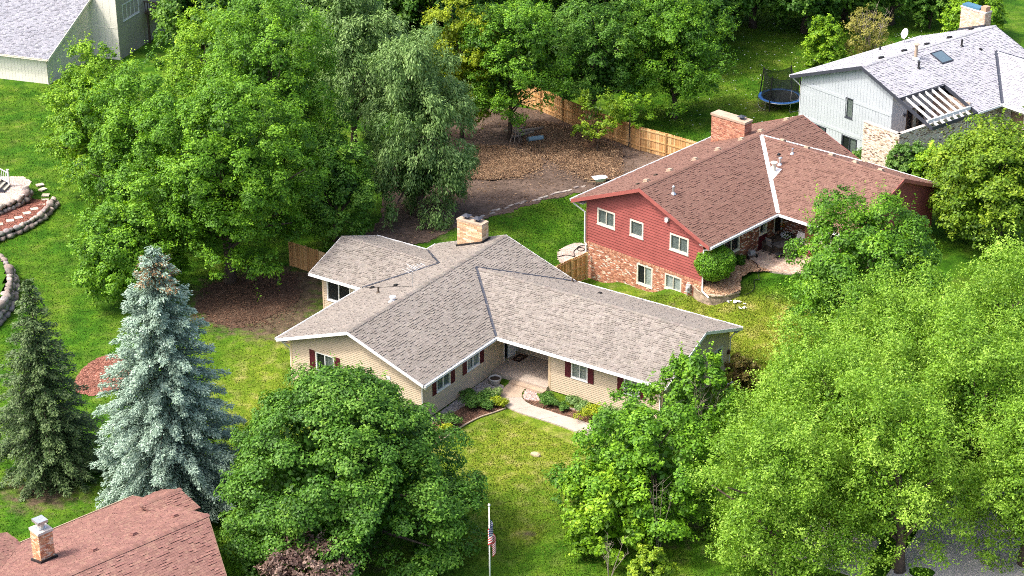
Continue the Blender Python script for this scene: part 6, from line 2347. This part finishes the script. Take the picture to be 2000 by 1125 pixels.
tree('lawn_tree', 'mid green small tree on the far lawn right of the satellite dish', 44.3, 65.4, 4.4, 1.8, 'maple', 75, cb=.6, nb=26, leaves=6000, lsize=(.16, .26), r0=.1)
tree('layered_tree', 'bright tree with layered branches behind the chimney of the white house', 47.4, 62.6, 4.2, 3.0, 'bright', 76, cb=.6, nb=40, leaves=10000, lsize=(.16, .28), r0=.12)

# shrubs by the white house and behind, clipped tree, plants in the beds
for i, (x, y, h, rr, k, lab) in enumerate([
        (36.0, 28.6, 2.5, 1.6, 'shrub', 'green shrub against the corner of the brick courtyard wall'),
        (37.4, 27.2, 2.8, 1.7, 'bright', 'bright shrub between the courtyard wall and the linden'),
        (39.6, 26.6, 3.4, 1.6, 'linden', 'tall yellow green shrub right of the courtyard wall'),
        (33.2, 32.4, 1.8, .8, 'shrub', 'small shrub under the lower windows of the white house')]):
    tree('shrub', lab, x, y, h, rr, k, 80 + i, cb=.1, nb=26, leaves=7000, lsize=(.14, .24), r0=.06, nl=4, cat='shrub')
rs = np.random.RandomState(85)
ct = empty('clipped_tree', (21.3, 12.3, 1.36), 0, 'clipped ball shaped tree on a short stem above the block wall', 'tree')
n = 9000
d = rs.normal(size=(n, 3))
d /= np.linalg.norm(d, axis=1)[:, None]
lump = 1 + .035 * np.sin(d[:, 0] * 9 + 1) * np.sin(d[:, 1] * 8) + .03 * np.sin(d[:, 2] * 11 + d[:, 0] * 5)
pos = d * np.array([1.22, 1.22, 1.1]) * (lump * rs.uniform(.80, 1.03, n))[:, None] + np.array([0, 0, 1.62])
foliage('crown', pos, d * .9 + np.array([0, 0, .35]) + rs.normal(0, .45, (n, 3)), rs.uniform(.08, .15, n), np.clip(.5 + rs.normal(0, .18, n), 0, 1), LEAF['ash'], rs, ct)
mb = MB()
mb.tube([(0, 0, -.1), (.03, .02, .5), (0, 0, 1.5)], [.09, .07, .04], 8)
mb.build('trunk', M['bark'], ct, smooth=True)
tree('grass_tuft', 'dark green grassy tuft on the chips below the picture window', 23.1, 14.4, .75, .38, 'maple', 86, z=1.75, cb=.05, nb=12, leaves=1600, lsize=(.10, .2), r0=.02, nl=3, cat='plant', aspect=.25)


def plant(name, label, x, y, h, rr, kind, seed, size=(.07, .13), n=1500, aspect=.5, z=None):
    rs = np.random.RandomState(seed)
    root = empty(name, (x, y, tz(x, y) + .03 if z is None else z), 0, label, 'plant')
    ctr = rs.normal(0, rr * .42, (9, 3))
    ctr[:, 2] = h * rs.uniform(.30, .62, 9)
    kk = rs.randint(0, 9, n)
    d = rs.normal(size=(n, 3))
    d /= np.linalg.norm(d, axis=1)[:, None]
    d[:, 2] = np.abs(d[:, 2])
    pos = ctr[kk] + d * np.array([rr * .55, rr * .55, h * .42]) * rs.uniform(.4, 1, (n, 1))
    pos[:, 2] = np.maximum(pos[:, 2], .02)
    tint = np.clip(.35 + rs.normal(0, .16, n) + (pos[:, 2] / h - .5) * .4 + rs.normal(0, .08, 9)[kk], 0, 1)
    foliage('leaves', pos, d + np.array([0, 0, .5]) + rs.normal(0, .45, (n, 3)), rs.uniform(*size, n), tint, LEAF[kind], rs, root, aspect)
    mb = MB()
    for i in range(5):
        mb.tube([(0, 0, -.03), tuple(ctr[i])], [.012, .005], 4)
    mb.build('stem', M['bark'], root)['kind'] = 'stuff'
    return root


for i, (x, y, h, rr, k, lab) in enumerate([
        (6.75, -.45, .85, .62, 'shrub', 'round green shrub at the left end of the left bed'), (7.35, .15, .8, .6, 'shrub', 'dark green shrub against the gravel in the left bed'), (7.55, -.55, .55, .42, 'shrub', 'low hosta clump in the middle of the left bed'),
        (8.05, .55, .75, .52, 'pale', 'cream variegated hosta beside the start of the walk'), (8.2, -.15, .62, .48, 'gold', 'golden hosta at the tip of the left bed by the walk'), (6.6, .55, .6, .5, 'shrub', 'green shrub under the house wall in the left bed'),
        (5.6, -2.2, .8, .55, 'shrub', 'green shrub at the near end of the left bed'), (5.5, -3.1, .55, .42, 'gold', 'golden plant at the near end of the lawn edging'),
        (10.85, .25, .6, .45, 'shrub', 'dark green shrub nearest the gravel in the right bed'), (11.1, -.35, .6, .5, 'shrub', 'green mound right beside the walk in the right bed'), (11.8, -.6, .38, .32, 'shrub', 'small low green plant in the middle of the right bed'),
        (12.45, -.2, .6, .48, 'willow', 'bluish green shrub near the house wall in the right bed'), (12.8, -1.0, .75, .5, 'willow', 'bluish green shrub next to the golden mound'), (13.4, -1.75, .95, .72, 'gold', 'large golden yellow mound in the right bed'),
        (14.4, -1.9, .9, .7, 'willow', 'bluish shrub right of the golden mound'), (14.9, -3.0, .7, .6, 'shrub', 'green shrub at the far right end of the right bed')]):
    plant('bed_plant', lab, x, y, h, rr, k, 100 + i, n=1500)


def flower_pot(label, x, y, z, r, h, pot_col, fl_cols, leaf_kind, seed, glossy=False):
    root = empty('flower_pot', (x, y, z), 0, label, 'flower pot')
    mb = MB()
    mb.lathe((0, 0, 0), [(r * .62, 0), (r * .9, h * .45), (r, h * .9), (r * 1.06, h), (r * .92, h), (.001, h * .9)], 16, pot_col)
    mb.build('pot', M['paint'], root, smooth=True)
    rs = np.random.RandomState(seed)
    n = 500
    d = rs.normal(size=(n, 3))
    d /= np.linalg.norm(d, axis=1)[:, None]
    d[:, 2] = np.abs(d[:, 2])
    pos = d * np.array([r * 1.5, r * 1.5, r * 1.2]) * rs.uniform(.5, 1, (n, 1)) + np.array([0, 0, h])
    foliage('leaves', pos, d + rs.normal(0, .4, (n, 3)), rs.uniform(.06, .11, n), rs.uniform(.2, .8, n), LEAF[leaf_kind], rs, root)
    if fl_cols:
        mb = MB()
        for i in range(110):
            q = unit(rs.normal(size=3))
            q[2] = abs(q[2])
            c = V3(0, 0, h) + q * r * 1.5 * rs.uniform(.85, 1.1) * V3(1, 1, .85)
            t1 = unit(np.cross(q, rs.normal(size=3)))
            t2 = np.cross(q, t1)
            s = rs.uniform(.03, .055)
            col = fl_cols[rs.randint(len(fl_cols))]
            mb.add([c + t1 * s, c + t2 * s, c - t1 * s, c - t2 * s, c + q * .02], [(0, 1, 4), (1, 2, 4), (2, 3, 4), (3, 0, 4)], col)
        mb.build('blossoms', M['paint'], root)['kind'] = 'stuff'
    return root


flower_pot('dark pot of orange and red flowers standing on the entry stoop edge', 25.95, 18.25, 2.42, .26, .35, (.05, .05, .05), [(.55, .14, .02), (.45, .03, .02), (.6, .3, .05)], 'rust', 1)
flower_pot('glazed dark round pot with pale flowers in front of the stoop', 26.2, 17.3, ZP, .26, .5, (.05, .07, .09), [(.6, .6, .62), (.5, .52, .6)], 'shrub', 2)
flower_pot('pot of bright pink flowers at the right side of the patio', 27.45, 15.5, ZP, .22, .3, (.25, .10, .05), [(.60, .02, .17), (.5, .01, .22), (.65, .06, .25)], 'shrub', 3)

# ------------------------------------------------------------------ trampoline
tp = empty('trampoline', (29.5, 47.0, tz(29.5, 47.0)), .35, 'round trampoline with blue edge pad, black jumping mat and net enclosure', 'trampoline')
RT = 1.68
mb = MB()
mb.lathe((0, 0, .80), [(RT - .30, 0.0), (RT - .28, .02), (RT, .02), (RT + .02, 0)], 32, (.035, .13, .36))
mb.lathe((0, 0, .80), [(RT + .02, 0), (RT + .01, -.06)], 32, (.03, .11, .32))
mb.build('edge_pad', M['paint'], tp)
mb = MB()
mb.lathe((0, 0, .79), [(.001, -.04), (RT * .5, -.03), (RT - .27, 0)], 32, (.018, .018, .022))
mb.build('jumping_mat', M['fabric'], tp)
mb = MB()
ring = [(RT * math.cos(t), RT * math.sin(t), .76) for t in np.linspace(0, 2 * math.pi, 33)]
mb.tube(ring, .028, 6)
mb.build('ring', M['steel'], tp)
for k in range(3):
    a0 = k * 2.094 + .5
    a1 = a0 + .9
    tubes('leg', [[(RT * math.cos(a0), RT * math.sin(a0), .75), (RT * math.cos(a0), RT * math.sin(a0), .08), (RT * math.cos((a0 + a1) / 2) * .98, RT * math.sin((a0 + a1) / 2) * .98, .03), (RT * math.cos(a1), RT * math.sin(a1), .08), (RT * math.cos(a1), RT * math.sin(a1), .75)]], .024, 'steel', tp)
net_m = bpy.data.materials.new('safety_net')
net_m.use_nodes = True
_n = net_m.node_tree
_p = _n.nodes['Principled BSDF']
_p.inputs['Base Color'].default_value = (.015, .02, .018, 1)
_tr = _n.nodes.new('ShaderNodeBsdfTransparent')
_mx = _n.nodes.new('ShaderNodeMixShader')
_mx.inputs[0].default_value = .30
_n.links.new(_p.outputs[0], _mx.inputs[1])
_n.links.new(_tr.outputs[0], _mx.inputs[2])
_n.links.new(_mx.outputs[0], _n.nodes['Material Output'].inputs['Surface'])
angs = [R(35), R(125), R(215), R(305)]
mb = MB()
ht = 2.75
for i in range(4):
    A_, B_ = angs[i], angs[(i + 1) % 4] + (2 * math.pi if i == 3 else 0)
    for k in range(8):
        u0, u1 = k / 8, (k + 1) / 8

        def pt_(u, top):
            t = A_ + (B_ - A_) * u
            low = V3((RT - .2) * math.cos(t), (RT - .2) * math.sin(t), .82)
            if not top:
                return low
            p0 = V3(1.5 * math.cos(A_), 1.5 * math.sin(A_), ht)
            p1 = V3(1.5 * math.cos(B_), 1.5 * math.sin(B_), ht)
            return p0 * (1 - u) + p1 * u - V3(0, 0, .28 * 4 * u * (1 - u))
        m0, m1 = pt_(u0, 0) * .5 + pt_(u0, 1) * .5, pt_(u1, 0) * .5 + pt_(u1, 1) * .5
        mb.quad(pt_(u0, 0), pt_(u1, 0), m1, m0)
        mb.quad(m0, m1, pt_(u1, 1), pt_(u0, 1))
mb.build('safety_net', net_m, tp)
for t in angs:
    tubes('net_pole', [[(RT * 1.03 * math.cos(t), RT * 1.03 * math.sin(t), .1), (RT * 1.05 * math.cos(t), RT * 1.05 * math.sin(t), .8), (1.52 * math.cos(t), 1.52 * math.sin(t), ht + .05)]], .05, 'black', tp)
tubes('ladder_rail', [[(.15, -1.3, .83), (.45, -.9, 1.55), (.95, -1.2, .83), (.15, -1.3, .83)]], .025, 'white', tp)

# ------------------------------------------------------------------ things in the back yard
wb_ = empty('wheelbarrow', (15.15, 31.6, tz(15.15, 31.6)), R(18), 'white wheelbarrow with wooden handles beside the eave of the red house', 'wheelbarrow')
mb = MB()
top_ = [(-.5, -.33), (.25, -.36), (.52, -.2), (.52, .2), (.25, .36), (-.5, .33)]
low_ = [(-.28, -.2), (.15, -.22), (.3, -.12), (.3, .12), (.15, .22), (-.28, .2)]
n6 = 6
inn = [(x * .93, y * .9) for x, y in top_]
inl = [(x * .93, y * .9) for x, y in low_]
vs = [(x, y, .62) for x, y in top_] + [(x, y, .34) for x, y in low_] + [(x, y, .62) for x, y in inn] + [(x, y, .37) for x, y in inl]
fs = [(i, (i + 1) % 6, 6 + (i + 1) % 6, 6 + i) for i in range(6)] + [(12 + i, 18 + i, 18 + (i + 1) % 6, 12 + (i + 1) % 6) for i in range(6)] + [(i, 12 + i, 12 + (i + 1) % 6, (i + 1) % 6) for i in range(6)] + [tuple(range(18, 24)), tuple(range(11, 5, -1))]
mb.add(vs, fs, (.74, .75, .77))
mb.build('tub', M['paint'], wb_)
mb = MB()
mb.box(-.25, .1, -.12, .05, .375, .42, (.08, .08, .08))
mb.build('tool', M['paint'], wb_)
mb = MB()
mb.tube([(.62, -.045, .19), (.62, .045, .19)], .19, 16, (.03, .03, .03))
mb.build('wheel', M['paint'], wb_)
for sy in (-1, 1):
    tubes('handle', [[(.62, sy * .07, .2), (-.1, sy * .2, .34), (-1.0, sy * .3, .52)]], .026, 'cedar', wb_, (.60, .42, .24))
    tubes('leg', [[(-.28, sy * .2, .36), (-.42, sy * .22, 0), (-.1, sy * .2, .33)]], .02, 'black', wb_)

rng = random.Random(77)
lp = [((9.4, 41.3, .2), (11.4, 42.2, .2), .13, 'long grey log on top of the log heap under the middle maple'), ((9.0, 40.4, .14), (10.7, 41.5, .14), .12, 'grey log at the front of the log heap'), ((8.8, 41.4, .12), (10.0, 42.4, .15), .10, 'thin log at the back of the log heap'),
      ((8.5, 40.9, .5), (9.7, 40.6, .35), .09, 'crossed log lying over the left end of the log heap')]
for p0, p1, r_, lab in lp:
    mb = MB()
    mb.tube([p0, ((p0[0] + p1[0]) / 2 + .05, (p0[1] + p1[1]) / 2, (p0[2] + p1[2]) / 2 + .03), p1], [r_, r_ * .95, r_ * .85], 9)
    tag(mb.build('log', M['pale_bark'], smooth=True), lab, 'log', 'logs of the heap under the middle maple')
sticks = empty('stick_tripod', (9.35, 39.9, 0), 0, 'bundle of pale sticks leaning together like a tripod by the logs', 'sticks')
for i in range(7):
    a = i * .9
    tubes('stick', [[(.45 * math.cos(a), .35 * math.sin(a), 0), (.05 * math.cos(a) + .1, .05 * math.sin(a), 1.45 + rng.uniform(-.2, .25))]], .024, 'pale_bark', sticks)
mb = MB()
mb.tube([(10.25, 39.75, .22), (11.35, 40.15, .22)], .2, 14, (.20, .32, .38))
mb.tube([(10.23, 39.74, .22), (10.26, 39.755, .22)], .215, 14, (.12, .16, .18))
mb.tube([(11.34, 40.145, .22), (11.37, 40.155, .22)], .215, 14, (.12, .16, .18))
tag(mb.build('barrel', M['paint']), 'pale blue barrel lying on its side in front of the log heap', 'barrel')
hp = MB()
hp.lathe((14.75, 38.75, .12), [(.46, 0), (.42, .24), (.30, .34), (.24, .34), (.20, .1), (.001, .06)], 14, (.18, .10, .055))
tag(hp.build('tree_stump', M['stone']), 'hollow dark stump lying in the chips at the foot of the young yellow green tree', 'stump')
ste = empty('dirt_edge_stones', (0, 0, 0))
ste['kind'] = 'structure'
DE = [(4.6, 24.5), (6.66, 26.0), (8.54, 27.6), (10.46, 28.9), (12.24, 30.15), (14.04, 31.4)]
for i in range(34):
    t = i / 33 * 5 * .9999
    k = int(t)
    x = DE[k][0] * (1 - t % 1) + DE[k + 1][0] * (t % 1) + rng.uniform(-.12, .12)
    y = DE[k][1] * (1 - t % 1) + DE[k + 1][1] * (t % 1) + rng.uniform(-.12, .12)
    if rng.random() < .25:
        continue
    mb = MB()
    mb.box(-.2, .2, -.09, .09, -.05, rng.uniform(.05, .12), pal([(.34, .29, .25), (.42, .37, .32), (.26, .22, .19)], rng, .1))
    mb.build('edging_stone', M['stone'], ste, loc=(x, y, tz(x, y)), rz=.68 + rng.uniform(-.2, .2))

# ------------------------------------------------------------------ small things on the lawns
mb = MB()
mb.obox((0, 0, 0), (2.1, 0, 0), (0, .14, 0), (0, 0, .12))
bm_ = mb.build('timber', M['white'], loc=(21.2, 1.9, .06), rz=.62)
tag(bm_, 'pale squared timber lying on the grass at the right end of the tan house', 'timber')
for i, (x, y, s, lab) in enumerate([(22.0, 11.0, .22, 'small white scrap of paper on the dry grass left of the bigger scraps'), (22.65, 10.6, .42, 'largest white scrap of torn paper on the dry grass below the block wall'), (22.9, 10.1, .24, 'white scrap nearest the tan house roof')]):
    rs = np.random.RandomState(i)
    mb = MB()
    for k in range(7):
        cx_, cy_ = rs.normal(0, s * .5, 2)
        q = [(cx_ + s * .4 * math.cos(t) * rs.uniform(.5, 1), cy_ + s * .3 * math.sin(t) * rs.uniform(.5, 1), .05 + rs.uniform(0, .05)) for t in np.linspace(0, 6.28, 6)[:-1]]
        mb.add(q, [(0, 1, 2, 3, 4)], (.78, .77, .73))
    tag(mb.build('paper_scrap', M['paint'], loc=(x, y, tz(x, y))), lab, 'litter', 'white scraps on the dry grass')
mb = MB()
mb.lathe((0, 0, 0), [(.26, 0), (.24, .08), (.15, .14), (.001, .15)], 9, (.42, .35, .22), 1.2, .7)
tag(mb.build('tree_stump', M['stone'], loc=(10.24, -5.6, 0), rz=-.5), 'low pale stump in the middle of the front lawn', 'stump')

fx, fy = 7.92, -19.0
mb = MB()
mb.tube([(0, 0, 0), (0, 0, 5.05)], [.05, .03], 10)
mb.lathe((0, 0, 5.05), [(.001, .13), (.05, .10), (.065, .05), (.05, 0), (.03, -.03)], 10)
tag(mb.build('flagpole', M['white'], smooth=True, loc=(fx, fy, 0)), 'white flagpole with a ball top at the bottom of the front lawn', 'flagpole')
fl = MB()
HO, FL_, NS, NC = 1.0, 1.75, 13, 22
ZT = 4.35


def fpt(u, v):
    """u along the fly 0..1, v down the hoist 0..1: limp folds hanging from the hoist edge."""
    fold = math.sin(u * 9.5) * .17 * min(1, u * 3) + .10 * u
    dep = .13 * math.cos(u * 9.5) * min(1, u * 3)
    return V3(.05 + fold, dep - .02, ZT - v * HO * (1 - .30 * u) - 1.28 * u ** 1.15)


for i in range(NS):
    for j in range(NC):
        u0, u1 = j / NC, (j + 1) / NC
        v0, v1 = i / NS, (i + 1) / NS
        col = (.50, .025, .035) if i % 2 == 0 else (.74, .73, .71)
        if i < 7 and u0 < .4:
            col = (.02, .03, .12)
        fl.quad(fpt(u0, v0), fpt(u1, v0), fpt(u1, v1), fpt(u0, v1), col)
flag = fl.build('flag', M['fabric'], loc=(fx, fy, 0))
tag(flag, 'limp red and white striped flag with a starred blue corner hanging on the white pole', 'flag')
sm = MB()
for r_ in range(9):
    for c_ in range(6 if r_ % 2 == 0 else 5):
        u = (.4 / 12) * (1 + 2 * c_ + (r_ % 2))
        v = (7 / 13) * (r_ + 1) / 10
        q = fpt(u, v)
        du, dv = fpt(u + .01, v) - q, fpt(u, v + .01) - q
        t1, t2 = unit(du), unit(dv)
        nn = unit(np.cross(t1, t2))
        for sgn in (1, -1):
            ring = []
            for k in range(10):
                rr_ = .030 if k % 2 == 0 else .012
                a_ = k * math.pi / 5 - math.pi / 2
                ring.append(q + nn * .004 * sgn + t1 * rr_ * math.cos(a_) + t2 * rr_ * math.sin(a_))
            sm.add(ring + [q + nn * .004 * sgn], [(k, (k + 1) % 10, 10) for k in range(10)], (.76, .76, .75))
so = sm.build('stars', M['fabric'], flag)
so['kind'] = 'stuff'

# ------------------------------------------------------------------ blades of grass over the nearer lawns
def blades(name, poly, n, seed, size=(.05, .11)):
    rs = np.random.RandomState(seed)
    P = np.array(poly)
    x = rs.uniform(P[:, 0].min(), P[:, 0].max(), n * 2)
    y = rs.uniform(P[:, 1].min(), P[:, 1].max(), n * 2)
    k = inside(poly, x, y)
    for ex in (PL + PR[::-1], ml, mr, gl, gr_, DIRT, MB_BACK, RED_M, BED, PATIO, ROAD, UL, PATHB, GB, cc_):
        k &= ~inside(ex, x + wob(x, y, 3, 1) * .1, y)
    bare = spots(x, y, BARE) + wob(x, y, 1.4, 77) * .25
    k &= rs.rand(len(x)) > np.clip(bare * 1.2, 0, .92)
    x, y = x[k][:n], y[k][:n]
    n = len(x)
    z = terrain(x, y) + wob(x, y, .35, 5) * .04
    f = np.clip(spots(x, y, DRY) + .10 + wob(x, y, .8, 21) * .30 + rs.normal(0, .12, n), 0, 1)[:, None]
    mow = (1 + .07 * np.sin((x * .55 + y * .83) * 2 * np.pi / 1.15))[:, None]
    lush = np.array([.046, .130, .006]) * rs.uniform(.65, 1.4, (n, 1))
    dryc = np.array([.215, .250, .030]) * rs.uniform(.7, 1.4, (n, 1))
    col = (lush * (1 - f) + dryc * f) * mow
    a = rs.uniform(0, 6.28, n)
    h = rs.uniform(*size, n)
    w = rs.uniform(.018, .04, n)
    lean = rs.normal(0, .5, (n, 2)) * h[:, None]
    c = np.stack([x, y, z - .01], 1)
    e = np.stack([np.cos(a) * w, np.sin(a) * w, np.zeros(n)], 1)
    tip = c + np.concatenate([lean, h[:, None]], 1)
    co = np.stack([c - e, c + e, tip], 1).reshape(-1, 3)
    me = np_mesh(name, co, np.arange(3 * n).reshape(n, 3), M['blade'], {'Col': np.repeat(col, 3, 0)})
    link(name, me, kind='stuff')


M['blade'] = mat('grass_blade', None, .8, 1.0, .0, spec=.15)
blades('grass', [(-3.5, 3), (3, -2), (5, -4.5), (8.5, -1), (15, -7), (22, -14), (20, -24), (-4, -24), (-9, -12), (-6, -2)], 90000, 1)
blades('grass', [(-30, -16), (-9, -16), (-4, -3), (-3.5, 3), (-1, 9), (-8, 20), (-22, 52), (-36, 52)], 100000, 2)
blades('grass', [(16.5, 13.5), (20, 12.6), (21, 10.8), (22.8, 11.2), (23.5, 13.1), (25, 12.7), (29, 13.4), (31, 10), (26, 2), (20, -2), (17.5, 2), (20, 8)], 50000, 3)
blades('grass', [(4, 24), (9, 17), (13.6, 18.5), (16, 22), (21, 33), (17, 33), (9, 27)], 30000, 4)
blades('grass', [(19, 37), (29, 38), (45, 56), (52, 76), (24, 72), (17, 42)], 60000, 5, (.07, .14))
cl_ = [(19, 40), (30, 42), (45, 58), (50, 74), (28, 66), (20, 46)]
bits('clover', cl_, 500, (.03, .06), [(.62, .66, .58)], M['gravel'], 55, off=.1)
